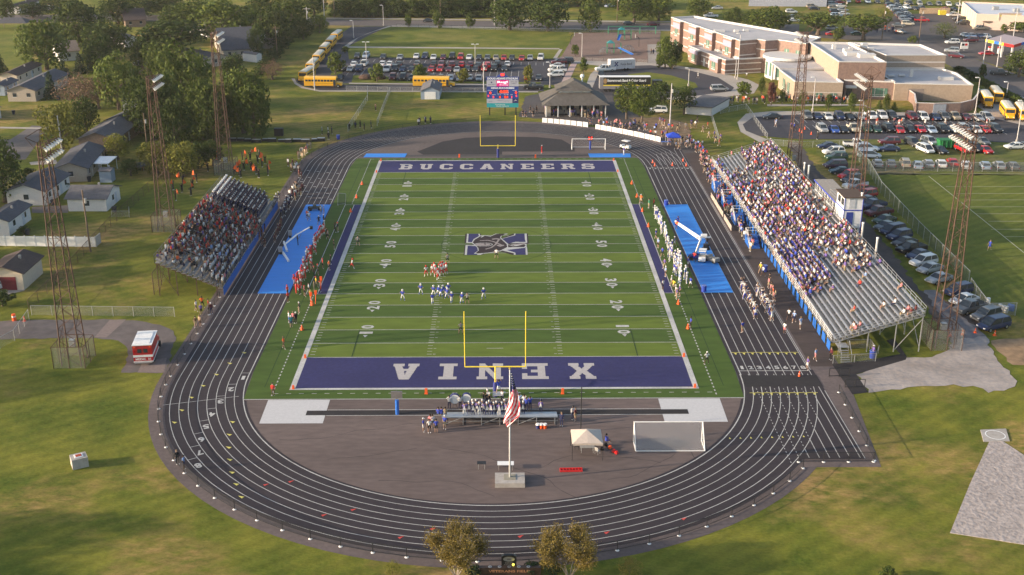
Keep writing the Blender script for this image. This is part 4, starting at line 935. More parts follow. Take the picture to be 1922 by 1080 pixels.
# thin black pole
mb=MB();mb.tube((0,0,0),(0,0,5.7),.06,6);mb.tube((0,0,0),(0,0,.08),.3,8);o=mb.build("camera_pole",BLACK,None,(9.84,-66.5,0));tag(o,"tall thin black pole standing behind the tent","pole")
# play clock
t=tag(empty("play_clock",(-11.3,-61.9,0)),"play clock on a blue padded post beside the runway","play clock")
mb=MB();mb.tube((0,0,0),(0,0,1.9),.22,10);mb.build("post_pad",BLUEPAD,t)
mb=MB();mb.tube((0,0,1.9),(0,0,3.1),.05,6);mb.box(-.65,.65,-.12,.12,2.1,3.0);mb.build("clock_case",mat("grey_case",(.16,.15,.15),.6),t)
t=tag(empty("play_clock",(20.3,64.6,0)),"play clock on a blue padded post by the far soccer goal","play clock")
mb=MB();mb.tube((0,0,0),(0,0,1.9),.22,10);mb.build("post_pad",mat("royal_pad",(.03,.06,.3),.6),t)
mb=MB();mb.box(-.65,.65,-.12,.12,2.1,3.0);mb.build("clock_case",BLACK,t)
mb=MB()
for i,s_ in enumerate(("2","5")):put_text(mb,s_,lambda u,v,i=i:(-.28+.56*i+u,-.125,2.55+v),0,.03,.4,.65)
mb.build("clock_digits",mat("red_led",(0.9,.04,.02),.5,.02,1,emit=1.2),t)
# coolers
for i,(px_,c_) in enumerate(((1009.5,NAVYM),(1016,ORANGE),(1023,ORANGE))):
 t=tag(empty("drink_cooler",(*G(px_,804.5),0)),["navy drink cooler with white lid, leftmost of three below the band bleacher","orange drink cooler with white lid, middle of three","orange drink cooler with white lid, rightmost of three"][i],"cooler","drink coolers by the band bleacher")
 mb=MB();mb.tube((0,0,0),(0,0,.48),.22,10,0,.25);mb.build("cooler_body",c_,t);mb=MB();mb.tube((0,0,.48),(0,0,.62),.26,10,0,.22);mb.build("lid",WHITE,t)
# low bleacher used by the band, facing the field
BX0,BX1=-5.95,7.3;BY0=-64.9
t=tag(empty("low_bleacher",((BX0+BX1)/2,BY0,0)),"low metal bleacher facing the near end zone under the marching band","bleacher");hw=(BX1 -BX0)/2
rows_b=5
for k in range(rows_b):
 z=1.15 -.2*k;y_=.1+.62*k;mb=MB();mb.box(-hw,hw,y_,y_+.3,z -.05,z);mb.build("seat_row",mat("pale_bench",(.42,.44,.46),.4,.1,2,.5),t)
 mb=MB();mb.box(-hw,hw,y_+.34,y_+.6,z -.32,z -.27);mb.build("footboard",MATS["pale_bench"],t)
mb=MB()
for i in range(7):
 x_=-hw+.3+i*(2*hw -.6)/6;mb.tube((x_,.2,0),(x_,.2,1.1),.045,4);mb.tube((x_,2.9,0),(x_,2.9,.3),.045,4);mb.tube((x_,.2,1.1),(x_,2.9,.3),.04,4);mb.tube((x_,.2,.08),(x_,2.9,.08),.04,4)
 if i%2==0 and i<6:mb.tube((x_,.2,.15),(x_+2.0,.2,1.0),.035,4)
mb.tube((-hw,.2,.55),(hw,.2,.55),.03,4);mb.build("support_frame",STEEL,t)
# conductor podium
t=tag(empty("podium",(*G(935,757),0)),"small metal scaffold podium in front of the band","podium")
mb=MB()
for sx in (-.6,.6):
 for sy in (-.5,.5):mb.tube((sx,sy,0),(sx,sy,1.7),.03,4)
mb.tube((-.6,-.5,.1),(.6,-.5,1.2),.025,4);mb.tube((.6,-.5,.1),(-.6,-.5,1.2),.025,4);mb.build("podium_frame",STEEL,t)
mb=MB();mb.box(-.65,.65,-.55,.55,1.2,1.27);mb.build("deck",ALU,t)
# bass drums on stands
for i,(px_,py_,r_) in enumerate(((854,766,.62),(876,764,.56))):
 x_,y_=G(px_,py_);t=tag(empty("bass_drum",(x_,y_,0)),["large white headed bass drum at the left end of the band","second white headed bass drum beside the band"][i],"drum","bass drums")
 mb=MB();mb.tube((0,-.22,1.25),(0,.22,1.25),r_,16);mb.build("drum_shell",NAVYM,t);mb=MB();mb.tube((0,-.24,1.25),(0,-.225,1.25),r_*.94,16);mb.build("drum_head",WHITE,t)
 mb=MB();mb.tube((-.3,0,0),(0,0,.7),.03,4);mb.tube((.3,0,0),(0,0,.7),.03,4);mb.build("stand",BLACK,t)
# pylons and cones
PYL=mat("pylon_orange",(0.85,0.13,0.03),.6,.04)
def pylon(x,y,label,h=.5):mb=MB();mb.box(-.12,.12,-.12,.12,.05,h);mb.box(-.16,.16,-.16,.16,.05,.09);o=mb.build("pylon",PYL,None,(x,y,0));tag(o,label,"pylon","orange field pylons")
for s,sn in ((-1,"left"),(1,"right")):
 for q,yn in ((-1,"near"),(1,"far")):
  pylon(s*24.6,q*45.8,"orange corner pylon at the %s goal line, %s sideline"%(yn,sn));pylon(s*24.6,q*55.0,"orange corner pylon at the %s end line, %s sideline"%(yn,sn))
for s,sn in ((-1,"left"),(1,"right")):
 for k in (-4,-3,-2,2,3,4) if s<0 else (-4,-3,1,2,3,4):
  yy=k*10*Y if s<0 else k*10*Y
  if s<0 and k==-2:continue
  mb=MB();mb.add([(-.3,0,.05),(.3,0,.05),(0,.02,.85)],[(0,1,2)]);mb.add([(0,-.3,.05),(0,.3,.05),(.02,0,.85)],[(0,1,2)]);mb.tube((0,0,.05),(0,0,.8),.2,6,0,.05)
  o=mb.build("yard_marker",PYL,None,(s*26.5,yy,0));tag(o,"orange %s yard marker on the %s sideline, %s half"%({1:"forty",2:"thirty",3:"twenty",4:"ten"}[abs(k)],sn,"near" if k<0 else "far"),"marker","orange yard markers on the sidelines")
for i,(px_,py_) in enumerate(((800,740),(1056,740),(862,296),(1005,297))):
 mb=MB();mb.box(-.16,.16,-.12,.12,.05,.75);mb.box(-.2,.2,-.16,.16,.05,.1);o=mb.build("pylon",PYL,None,(*G(px_,py_),0));tag(o,["tall orange pylon left of the near goalpost","tall orange pylon right of the near goalpost","orange pylon left of the far goalpost","orange pylon right of the far goalpost"][i],"pylon","orange field pylons")
def cone(px_,py_,label,h=.7,grp="orange traffic cones"):
 x,y=G(px_,py_);t=tag(empty("traffic_cone",(x,y,0)),label,"cone",grp)
 mb=MB();mb.tube((0,0,.04),(0,0,h),.17,8,0,.03);mb.box(-.22,.22,-.22,.22,0,.04);mb.build("cone_body",ORANGE,t);mb=MB();mb.tube((0,0,h*.5),(0,0,h*.68),.105,8,0,.075);mb.build("reflective_band",WHITE,t)
cn_=[((1784,632),"beside the near right tower"),((1806,629),"second across the gravel lane"),((1830,625),"third across the gravel lane, before the minivan"),((1867,630),"below the navy minivan"),((1500,707),"on the black crossing by the start numbers"),((46,603),"left of the gate posts"),((1500.7,247),"leftmost in the school lot"),((1505,250),"second in the school lot"),((1510.5,243),"third in the school lot"),((1522.5,253),"rightmost in the school lot"),((1225,306),"at lane one of the far start line"),((1229,312),"just before the far start line"),((1262,311),"in the middle of the far start line"),((1288,312),"at lane eight of the far start line"),((1282,303),"right of the far start line")]
for (p,lb) in cn_:cone(p[0],p[1],"orange traffic cone "+lb,.75)
mb=MB();mb.tube((0,0,0),(0,0,1.0),.3,10,0,.24);mb.tube((0,0,.55),(0,0,.7),.285,10,1,.27);o=mb.build("traffic_drum",[ORANGE,WHITE],None,(*G(27,602),0));tag(o,"orange and white construction drum beside the gate","traffic drum")
# utility box in the grass
t=tag(empty("utility_box",(*G(150,874),0),.5),"pale concrete utility box with a red hatch in the grass","box")
mb=MB();mb.box(-.82,.82,-.72,.72,0,1.15);mb.build("box_body",CONC,t);mb=MB();mb.box(-.45,.45,-.4,.4,1.15,1.22);mb.build("hatch_frame",WHITE,t);mb=MB();mb.box(-.3,.3,-.25,.25,1.22,1.26);mb.build("hatch",mat("rust_red",(.35,.06,.03),.8),t)
# blue bins
for i,(x_,y_) in enumerate((G(1637,672),G(1226+24,386),G(1321,548),G(593 -87,412),G(1387,415),G(1435,510),G(635,262))):
 t=tag(empty("litter_bin",(x_,y_,0)),["blue barrel bin at the near end of the long grandstand","blue bin at the far end of the right tarpaulin","blue bin at the near end of the right tarpaulin","blue bin in front of the small grandstand wall","blue bin by the third entry stair","blue bin by the second entry stair","blue bin by the far left bend"][i],"bin","blue bins")
 mb=MB();mb.tube((0,0,0),(0,0,1.0),.36,10,0,.4);mb.build("bin_body",mat("bin_blue",(.03,.06,.35),.5),t);mb=MB();mb.tube((0,0,1.0),(0,0,1.05),.42,10);mb.build("rim",mat("bin_rim",(.1,.15,.4),.5),t)
# barrels by fence
for i,(px_,py_,c_) in enumerate(((1876,583,WHITE),(1882,585,WHITE),(1888,587,WHITE),(1894,583,BLUEPAD),(1899,584,BLUEPAD),(1854,571,WHITE))):
 mb=MB();mb.tube((0,0,0),(0,0,.45),.27,10,0,.31);mb.tube((0,0,.45),(0,0,.95),.31,10,0,.27);o=mb.build("barrel",c_,None,(*G(px_,py_),0));tag(o,["white barrel, first from the left on the pallet","white barrel, second from the left on the pallet","white barrel, third from the left on the pallet","blue barrel, fourth from the left on the pallet","blue barrel at the right end of the pallet","lone white barrel beside the fence corner"][i],"barrel","barrels by the fence corner")
# camera crane on the right tarp
def crane():
 t=tag(empty("camera_crane",(*G(1304,488),0)),"white camera crane with a red end reaching over the right blue tarpaulin","camera crane")
 bx,by=t.location.x,t.location.y
 el=Vector((*G(1315,450,4.6),4.6)) -Vector((bx,by,0));tip=Vector((*G(1274,421,4.4),4.4)) -Vector((bx,by,0))
 mb=MB();mb.tube((0,0,.9),el,.16,4);mb.build("lower_boom",WHITE,t)
 mb=MB();mb.tube(el,tip,.2,4);mb.tube(el+Vector((0,.1,.35)),tip+Vector((0,0,.2)),.1,4);mb.build("upper_boom",WHITE,t)
 mb=MB();mb.tube(tip,tip+(tip -el).normalized()*.9,.24,6);mb.build("end_head",ORANGE,t)
 mb=MB();mb.tube(el+Vector((-.6,.6,.1)),el+Vector((1.7,.9,.1)),.14,4);mb.box(el.x+.2,el.x+1.1,el.y+.6,el.y+1.1,el.z+.2,el.z+.6);mb.build("counterweight",WHITE,t)
 mb=MB();mb.box(-.8,.8,-.5,.5,.3,.9);mb.box(-.4,.4,-.35,.35,.9,1.2);mb.build("chassis",mat("crane_blue",(.03,.05,.25),.5),t)
 for sx in (-1,1):
  for sy in (-1,1):mb=MB();mb.tube((sx*.7,sy*.5,.32),(sx*.7,sy*.68,.32),.32,10);mb.build("wheel",RUBBER,t)
crane()
def cart(name,px_,py_,c_,rz,label,roof=True):
 t=tag(empty(name,(*G(px_,py_),0),rz),label,"cart")
 mb=MB();mb.box(-1.15,1.15,-.58,.58,.3,.62);mb.box(.55,1.15,-.55,.55,.62,.9);mb.box(-1.15,-.6,-.55,.55,.62,.95);mb.build("body",c_,t)
 mb=MB();mb.box(-.55,.05,-.5,.5,.62,.78);mb.box(-.62,-.5,-.5,.5,.78,1.15);mb.build("seat",mat("tan_seat",(.35,.32,.28),.7),t)
 for sx in (-1,1):
  for sy in (-1,1):mb=MB();mb.tube((sx*.8,sy*.42,.25),(sx*.8,sy*.6,.25),.25,10);mb.build("wheel",RUBBER,t)
 if roof:
  mb=MB();mb.box(-.9,.75,-.58,.58,1.82,1.9);mb.build("roof",WHITE,t)
  mb=MB()
  for sx in (-.8,.68):
   for sy in (-.5,.5):mb.tube((sx,sy,.8),(sx,sy,1.82),.025,4)
  mb.build("roof_post",BLACK,t)
cart("golf_cart",1174,280,WHITE,2.4,"white golf cart on the far right bend of the track")
cart("utility_cart",1337,492,mat("grey_cart",(.25,.25,.24),.5),-1.0,"grey utility cart at the edge of the right tarpaulin",False)
cart("utility_cart",1318,490,WHITE,1.3,"small white cart beside the camera crane base",True)
# crane on left tarp
t=tag(empty("camera_crane",(*G(560,450),0)),"white camera crane boom standing low over the left blue tarpaulin","camera crane");o_=t.location
P_=lambda x,y,z:(G(x,y,z)[0] -o_.x,G(x,y,z)[1] -o_.y,z)
mb=MB();mb.tube(P_(536,458,1.5),P_(558,440,2.0),.13,4);mb.tube(P_(558,440,2.0),P_(583,426,2.6),.10,4);mb.build("boom",WHITE,t)
mb=MB();mb.tube((*P_(558,440,2.0)[:2],0),P_(558,440,2.0),.08,5);
for a in (0,2.1,4.2):mb.tube((*P_(558,440,2.0)[:2],1.0),(P_(558,440,0)[0]+.7*math.cos(a),P_(558,440,0)[1]+.7*math.sin(a),.06),.04,4)
mb.build("tripod",BLACK,t);mb=MB();c=Vector(P_(584,427,2.5));mb.box(c.x -.25,c.x+.25,c.y -.2,c.y+.2,c.z -.3,c.z+.2);mb.build("camera_head",BLACK,t)
for i,(a,b_) in enumerate((((533,457),(539,474)),((531,477),(542,493)))):
 A,B=G(*a),G(*b_);L=math.hypot(A[0] -B[0],A[1] -B[1]);mb=MB();mb.box(0,L,-.14,.14,.09,.42);mb.box(.2,.4,-.2,.2,.08,.12);mb.box(L -.4,L -.2,-.2,.2,.08,.12)
 o=mb.build("bench_beam",WHITE,None,(A[0],A[1],0),math.atan2(B[1] -A[1],B[0] -A[0]));tag(o,["white beam on the edge of the left tarpaulin, farther one","white beam on the left tarpaulin, nearer one"][i],"bench","white beams on the left tarpaulin")
for i,(px_,py_) in enumerate(((545,447),(527,478))):
 t=tag(empty("speaker_box",(*G(px_,py_),0)),["grey speaker box on a stand by the far white beam","grey speaker box on a stand by the near white beam"][i],"speaker","speaker boxes on the left tarpaulin");mb=MB();mb.box(-.3,.3,-.25,.25,.5,1.3);mb.build("speaker_case",mat("grey_case2",(.28,.27,.26),.7),t);mb=MB();mb.box(-.2,.2,-.2,.2,0,.5);mb.build("speaker_stand",BLACK,t)
# camera gear on left tarp (quad bike like)
t=tag(empty("camera_buggy",(*G(591,395),0),.2),"dark wheeled camera buggy at the far end of the left tarpaulin","cart");mb=MB();mb.box(-1.0,1.0,-.4,.4,.35,.7);mb.box(-.3,.3,-.3,.3,.7,1.1);mb.build("chassis",mat("dark_green_grey",(.08,.09,.08),.7),t)
for sx in (-.9,0.9):
 for sy in (-1,1):mb=MB();mb.tube((sx,sy*.35,.35),(sx,sy*.6,.35),.35,10);mb.build("wheel",RUBBER,t)
mb=MB();mb.box(-.45,.45,-.3,.3,.3,1.1);mb.tube((0,0,1.1),(0,0,1.7),.05,5);mb.tube((-.35,-.3,.3),(-.35,.3,.3),.28,8);mb.tube((.35,-.3,.3),(.35,.3,.3),.28,8);o=mb.build("wheelchair",BLACK,None,(*G(1325,470),0));tag(o,"dark wheeled chair beside the camera crane","chair")
# turf net frame at the left edge of the turf
t=tag(empty("kicking_net",(*G(641,384),0),.2),"grey kicking net frame on the left edge of the turf","net frame")
mb=MB()
for a,b_ in (((-.7,0,0),(-.5,0,2.2)),((.7,0,0),(.9,0,2.0)),((-.5,0,2.2),(.9,0,2.0)),((-.7,0,.06),(.7,0,.06)),((-.7,0,.05),(-.7,-.9,.05)),((.7,0,.05),(.7,-.9,.05))):mb.tube(a,b_,.04,5)
mb.build("net_frame",STEEL,t);mb=MB();mb.add([(-.7,0,.06),(.7,0,.06),(.9,0,2.0),(-.5,0,2.2)],[(0,1,2,3)]);mb.build("net",CHAING,t)
# team-zone drag ladder of yellow / orange down markers
for i,(px_,py_,c_) in enumerate(((583,574,ORANGE),(592,571,ORANGE),(602,544,ORANGE))):
 t=tag(empty("down_marker",(*G(px_,py_),0)),["orange chain marker pole, nearest on the left sideline","orange chain marker pole, second on the left sideline","orange down marker pole by the left team box"][i],"marker pole","chain crew poles on the left sideline");mb=MB();mb.tube((0,0,0),(0.15,0,1.6),.05,5);mb.build("pole",c_,t);mb=MB();mb.box(-.05,.3,-.1,.1,1.5,2.1);mb.build("marker_head",c_,t)
# ================================================================== VETERANS SIGN AND NEAR PLANTS
t=tag(empty("memorial_sign",(1.55,-93.5,0)),"dark stone memorial wall reading VETERANS FIELD with an oval plaque","memorial")
ST=mat("dark_stone",(0.018,0.018,0.017),.35,.2,3);PLQ=mat("silver_plaque",(.35,.36,.36),.35,.1,1,.5);BRZ=mat("bronze_letters",(.42,.22,.12),.5,.05,1,.3)
mb=MB();mb.box(-2.7,2.9,-.7,-.3,0,.95);mb.build("wall_block",mat("dark_brown_stone",(.045,.028,.022),.5,.2,3),t)
mb=MB();poly_=[(-.68,0),(.68,0),(.68,1.45),(.45,1.6),(-.45,1.6),(-.68,1.45)]
n_=len(poly_);mb.add([(p[0],0,p[1]+.2) for p in poly_]+[(p[0],.35,p[1]+.2) for p in poly_],[tuple(range(n_))[::1],tuple(range(2*n_ -1,n_ -1,-1))]+[(i,(i+1)%n_,n_+(i+1)%n_,n_+i) for i in range(n_)]);hs=mb.build("headstone",ST,t)
mb=MB();mb.add([(.52*math.cos(a),-.012,1.42+.26*math.sin(a)) for a in [k*math.pi/12 for k in range(24)]],[tuple(range(24))]);pl=mb.build("oval_plaque",PLQ,hs)
mb=MB();mb.add([(.2*math.cos(a),-.02,1.42+.09*math.sin(a)) for a in [k*math.pi/6 for k in range(12)]],[tuple(range(12))]);mb.build("plaque_emblem",MATS["grey_case"],hs)
mb=MB();put_text(mb,"XENIA",lambda u,v:(u,-.015,1.02+v),0,.01,.75,.13);put_text(mb,"ATHLETICS",lambda u,v:(u,-.015,.82+v),0,.01,.95,.12);mb.build("headstone_lettering",MATS["grey_case2"],hs)
for i in range(5):
 x_=-1.72+i*.87;mb=MB();mb.tube((x_,-.52,.951),(x_,-.52,.975),.17,16);md=mb.build("round_medallion",PLQ,t);mb=MB();mb.tube((x_,-.52,.975),(x_,-.52,.985),.08,10);mb.build("medallion_emblem",MATS["grey_case"],md)
mb=MB();put_text(mb,"VETERANS FIELD",lambda u,v:(.05+u,-.705,.60+v),0,.02,3.8,.26);mb.build("wall_lettering",BRZ,t)
mb=MB();mb.ball((0,0,.12),.13,0,8,5,.6);mb.tube((0,0,0),(0,0,.1),.09,6);o=mb.build("garden_lamp",mat("yellow_lamp",(.9,.7,.1),.5,.03,1,emit=1.0),None,(1.95,-93.85,.97));tag(o,"small lit yellow lamp on the memorial wall","lamp")
# ================================================================== SCOREBOARD
def vtext(mb,s,cx,cz,w_,h_,m=0,y=-.26,bold=.02):put_text(mb,s,lambda u,v:(cx+u,y,cz+v),m,bold,w_,h_)
SBX,SBY=1.15,99.5
t=tag(empty("scoreboard",(SBX,SBY,0)),"blue electronic scoreboard with red digits beyond the far goalpost","scoreboard")
kz=lambda py:1.0+(207 -py)/79*9.4  # photo rows 207..128 -> height
def panel(nm,x0,x1,z0,z1,m,y0=-.25):mb=MB();mb.box(x0,x1,y0,.25,z0,z1);return mb.build(nm,m,t)
W2=3.9
Zs=dict(teal=(2.0,3.05),ads=(3.06,4.15),board=(4.16,6.4),name=(6.41,7.2),top=(7.21,8.75),head=(8.76,9.5))
for sx in (-3.2,0.6,3.3):mb=MB();mb.box(sx -.14,sx+.14,-.1,.18,0,2.2);mb.build("support_post",BLACK,t)
SBB=mat("scoreboard_blue",(0.02,0.06,0.28),.5,.05);GRYP=mat("sponsor_grey",(.42,.42,.48),.5,.06)
p=panel("sponsor_panel",-W2,W2,*Zs['teal'],mat("teal_panel",(.03,.33,.36),.5,.05));mb=MB();vtext(mb,"Kettering",-.6,2.72,2.4,.26);vtext(mb,"Health Network",0,2.35,3.2,.26);mb.build("panel_lettering",WHITE,p)
p=panel("sponsor_panel",-W2,2.4,*Zs['ads'],GRYP);mb=MB();vtext(mb,"COMMUNITY",-.6,3.8,1.6,.14);vtext(mb,"BANK",1.0,3.6,1.2,.12);vtext(mb,"AUTO",-3,3.5,.9,.14);mb.build("panel_lettering",NAVYM,p)
p=panel("sponsor_panel",2.42,W2,*Zs['ads'],NAVYM);mb=MB();mb.add([(2.7,-.26,3.5),(3.2,-.26,3.9),(3.6,-.26,3.6),(3.2,-.26,3.75)],[(0,1,2,3)]);mb.build("panel_lettering",WHITE,p)
bp=panel("score_panel",-W2,W2,*Zs['board'],SBB)
RED_=mat("red_led",(0.9,.04,.02),.5,.02,1,emit=1.2)
mb=MB();vtext(mb,"6:22",.35,5.95,2.1,.72,bold=.05);vtext(mb,"0",-3.0,5.6,.5,.62,bold=.05);vtext(mb,"0",3.3,5.65,.5,.62,bold=.05)
for s_,x_,w_ in (("3",-3.5,.3),("3",-2.25,.35),("6",-.65,.45),("21",.85,.95),("1",2.25,.15),("3",3.4,.3)):vtext(mb,s_,x_,4.58 if abs(x_)<3 else 4.85,w_,.52,bold=.05)
mb.build("score_digits",RED_,bp)
mb=MB()
for s_,x_,z_,w_ in (("BUCCANEERS",-3.0,6.2,1.2),("GUEST",3.0,6.2,1.1),("DOWN",-2.2,5.15,.9),("TO GO",-.8,5.15,.9),("BALL ON",.9,5.15,1.1),("QTR",2.2,5.15,.6)):vtext(mb,s_,x_,z_,w_,.17)
mb.box(-1.3,1.45,-.27,-.255,5.47,5.51);mb.box(-1.3,-1.26,-.27,-.255,5.51,6.38);mb.box(1.41,1.45,-.27,-.255,5.51,6.38)
mb.build("board_lettering",mat("led_white",(.75,.78,.85),.5),bp)
mb=MB();mb.box(-1.25,1.40,-.253,-.2515,5.52,6.37);mb.box(-3.3,-2.7,-.253,-.2515,5.25,5.95);mb.box(3.0,3.6,-.253,-.2515,5.3,6.0);mb.box(-.95,-.35,-.253,-.2515,4.25,4.95);mb.box(.3,1.4,-.253,-.2515,4.25,4.95);mb.build("digit_background",BLACK,bp)
p=panel("name_panel",-W2,W2,*Zs['name'],mat("name_blue",(.035,.06,.25),.5));mb=MB();vtext(mb,"XENIA BUCCANEERS",0,6.8,5.8,.42,bold=.05);mb.build("panel_lettering",MATS["led_white"],p)
p=panel("sponsor_panel",-W2,-1.5,*Zs['top'],GRYP);mb=MB();mb.tube((-2.7,-.25,8.2),(-2.7,-.27,8.2),.2,8);vtext(mb,"CREDIT UNION",-2.7,7.7,1.9,.16);mb.build("panel_lettering",NAVYM,p)
p=panel("video_panel",-1.48,1.5,*Zs['top'],mat("magenta_screen",(.55,.005,.16),.4,.04,1,emit=.25));mb=MB();vtext(mb,"Rug!",0,8.2,2.6,.75,bold=.05);vtext(mb,"Rooming",.3,7.55,2.0,.3);mb.build("panel_lettering",mat("lit_white",(.9,.85,.9),.5,.02,1,emit=.3),p)
p=panel("sponsor_panel",1.52,W2,*Zs['top'],GRYP);mb=MB();vtext(mb,"DENTAL CARE",2.8,8.3,1.6,.2);vtext(mb,"FAMILY",2.8,7.9,1.2,.14);mb.build("panel_lettering",NAVYM,p)
p=panel("head_panel",-W2 -.15,W2+.1,*Zs['head'],mat("header_blue",(.05,.07,.22),.5));mb=MB();vtext(mb,"DOUG ADAMS STADIUM",0,9.13,7.4,.5,bold=.05);mb.build("panel_lettering",MATS["led_white"],p)
mb=MB();pl_=[(-1.4,9.51),(1.4,9.51),(1.1,9.8),(.5,10.1),(.5,10.45),(-.5,10.45),(-.5,10.1),(-1.1,9.8)];n_=len(pl_)
mb.add([(a,-.2,b_) for a,b_ in pl_]+[(a,.2,b_) for a,b_ in pl_],[tuple(range(n_)),tuple(range(2*n_ -1,n_ -1,-1))]+[(i,n_+i,n_+(i+1)%n_,(i+1)%n_) for i in range(n_)]);cr=mb.build("crest_panel",SBB,t)
mb=MB();mb.box(-.42,.42,-.24,-.21,9.75,10.4);mb.build("clock_digits",RED_,cr)
# ================================================================== HOUSES AND SHEDS
ROOFS=dict(slate=mat("slate_shingle",(.072,.073,.085),.9,.15,2,var2=.1),brown=mat("brown_shingle",(.075,.053,.046),.9,.15,2,var2=.1),tan=mat("tan_shingle",(.20,.155,.125),.9,.15,2),grey=mat("grey_shingle",(.115,.11,.115),.9,.15,2,var2=.1))
SIDE=dict(white=mat("white_clapboard",(.60,.58,.57),.7,.05),cream=mat("cream_siding",(.55,.47,.38),.7,.06),blue=mat("pale_blue_siding",(.26,.32,.40),.7,.06),brick=mat("tan_brick_wall",(.24,.17,.13),.85,.15,3),beige=mat("beige_siding",(.38,.33,.28),.8,.06))
def house(A,B,C,h,label,wall="white",roof="grey",ridge="BC",cat="house",pitch=.36,nm="house",wins=True,door=None,over=.45,rise=None,garage=False):
 a,b_,c=Vector(G(*A)),Vector(G(*B)),Vector(G(*C));u=(b_ -a);W=u.length;ang=math.atan2(u.y,u.x);v=Vector((-math.sin(ang),math.cos(ang)));D=max(2.0,(c -b_).dot(v))
 t=tag(empty(nm,(a.x,a.y,0),ang),label,cat)
 mb=MB();mb.box(0,W,0,D,0,h)
 r_=rise if rise else pitch*(W if ridge=="BC" else D)/2
 if ridge=="BC":mb.add([(0,0,h),(W,0,h),(W/2,0,h+r_)],[(0,1,2)]);mb.add([(0,D,h),(W,D,h),(W/2,D,h+r_)],[(1,0,2)])
 else:mb.add([(0,0,h),(0,D,h),(0,D/2,h+r_)],[(1,0,2)]);mb.add([(W,0,h),(W,D,h),(W,D/2,h+r_)],[(0,1,2)])
 mb.build("wall",SIDE[wall],t)
 mb=MB();o=over;th=.12
 def slab_(p0,p1,p2,p3):
  mb.add([*p0,] and [p0,p1,p2,p3]+[(q[0],q[1],q[2]+th) for q in (p0,p1,p2,p3)],[(3,2,1,0),(4,5,6,7),(0,1,5,4),(1,2,6,5),(2,3,7,6),(3,0,4,7)])
 if ridge=="BC":
  e=h -o*r_/(W/2);slab_((-o,-o,e),(W/2,-o,h+r_),(W/2,D+o,h+r_),(-o,D+o,e));slab_((W/2,-o,h+r_),(W+o,-o,e),(W+o,D+o,e),(W/2,D+o,h+r_))
 else:
  e=h -o*r_/(D/2);slab_((-o,-o,e),(W+o,-o,e),(W+o,D/2,h+r_),(-o,D/2,h+r_));slab_((-o,D/2,h+r_),(W+o,D/2,h+r_),(W+o,D+o,e),(-o,D+o,e))
 rf_=mb.build("roof",ROOFS[roof],t)
 mb=MB();mb.box(W*.62,W*.62+.35,D*.55,D*.55+.35,h,h+r_+.35);mb.build("roof_vent" if nm!="house" else "chimney",MATS["grey_case2"],rf_)
 if wins:
  nfr=max(1,int(W/3.6))
  for i in range(nfr):
   x_=W*(i+.5)/nfr -.45;mb=MB();mb.box(x_,x_+.9,-.05,-.003,h*.42,h*.42+.95);w_=mb.build("window",GLASS,t);mb=MB();mb.box(x_ -.08,x_+.98,-.04,-.004,h*.42 -.09,h*.42 -.003);mb.build("sill",WHITE,w_)
  nsd=max(1,int(D/4))
  for i in range(nsd):
   y_=D*(i+.5)/nsd -.45;mb=MB();mb.box(W+.003,W+.05,y_,y_+.9,h*.42,h*.42+.95);w_=mb.build("window",GLASS,t);mb=MB();mb.box(W+.004,W+.06,y_ -.06,y_+.96,h*.42 -.09,h*.42 -.003);mb.build("sill",WHITE,w_)
  mb=MB();mb.box(W+.003,W+.06,D*.5+1.1,D*.5+2.0,.1,2.1);mb.build("door",MATS["grey_door"],t)
 if garage:mb=MB();mb.box(W*.2,W*.8,-.06,-.003,.05,min(h -.2,2.1));mb.build("garage_door",garage,t)
 return t
GD=mat("dark_red_door",(.16,.02,.03),.6)
house((129,397),(201,397),(222,374),2.5,"white garage with grey roof beside the back yard fence",roof="grey",ridge="AB",cat="garage",nm="garage",rise=1.3)
house((15,386),(88,386),(125,352),2.7,"white gabled house with dark slate roof behind the near left tower",roof="slate")
house((-25,443),(19,443),(60,412),2.7,"white house with grey blue roof at the left edge above the white fence",roof="slate")
house((-20,545),(46,545),(102,513),2.8,"cream garage with brown roof below the white fence",wall="cream",roof="brown",cat="garage",nm="garage",wins=False,garage=GD)
house((104,343),(166,341),(210,300),2.8,"beige house with dark blue grey roof and a patio cover",wall="beige",roof="slate")
house((188,343),(210,343),(218,337),2.3,"small pale blue garden shed beside the patio cover",wall="blue",roof="grey",ridge="AB",cat="shed",nm="garden_shed",wins=False,rise=.4,over=.15)
t=tag(empty("patio_cover",(*G(186,330),0)),"white flat patio cover on posts beside the beige house","patio cover");mb=MB();mb.box(-1.4,2.2,-.2,5.6,2.45,2.6);mb.build("roof",WHITE,t)
for x_ in (-1.2,2.0):
 for y_ in (0,5.4):mb=MB();mb.tube((x_,y_,0),(x_,y_,2.45),.07,5);mb.build("post",WHITE,t)
house((16,191),(68,191),(112,158),2.9,"pale grey house with slate roof behind the bare pinkish tree",wall="beige",roof="slate")
house((2,160),(34,160),(78,138),2.7,"cream house with dark brown roof on the far left",wall="cream",roof="brown")
house((-35,228),(3,222),(28,200),2.8,"white house cut by the left edge above the street",wall="white",roof="grey")
house((-14,180),(10,180),(27,168),2.6,"small pale blue house at the left edge",wall="blue",roof="slate")
house((201,250),(258,252),(290,222),3.0,"beige gabled house with dark roof left of the big trees",wall="beige",roof="slate")
house((150,284),(218,284),(254,252),2.7,"brown brick house with grey roof below the beige gabled house",wall="brick",roof="grey")
house((232,209),(262,208),(290,186),2.6,"white house with slate roof half hidden by the large trees",wall="white",roof="slate")
house((112,116),(150,113),(166,100),3.0,"white house with tan roof behind the dense left trees",wall="white",roof="tan",ridge="AB")
house((236,90),(264,87),(285,68),2.8,"white house with slate roof between two big trees",wall="white",roof="slate")
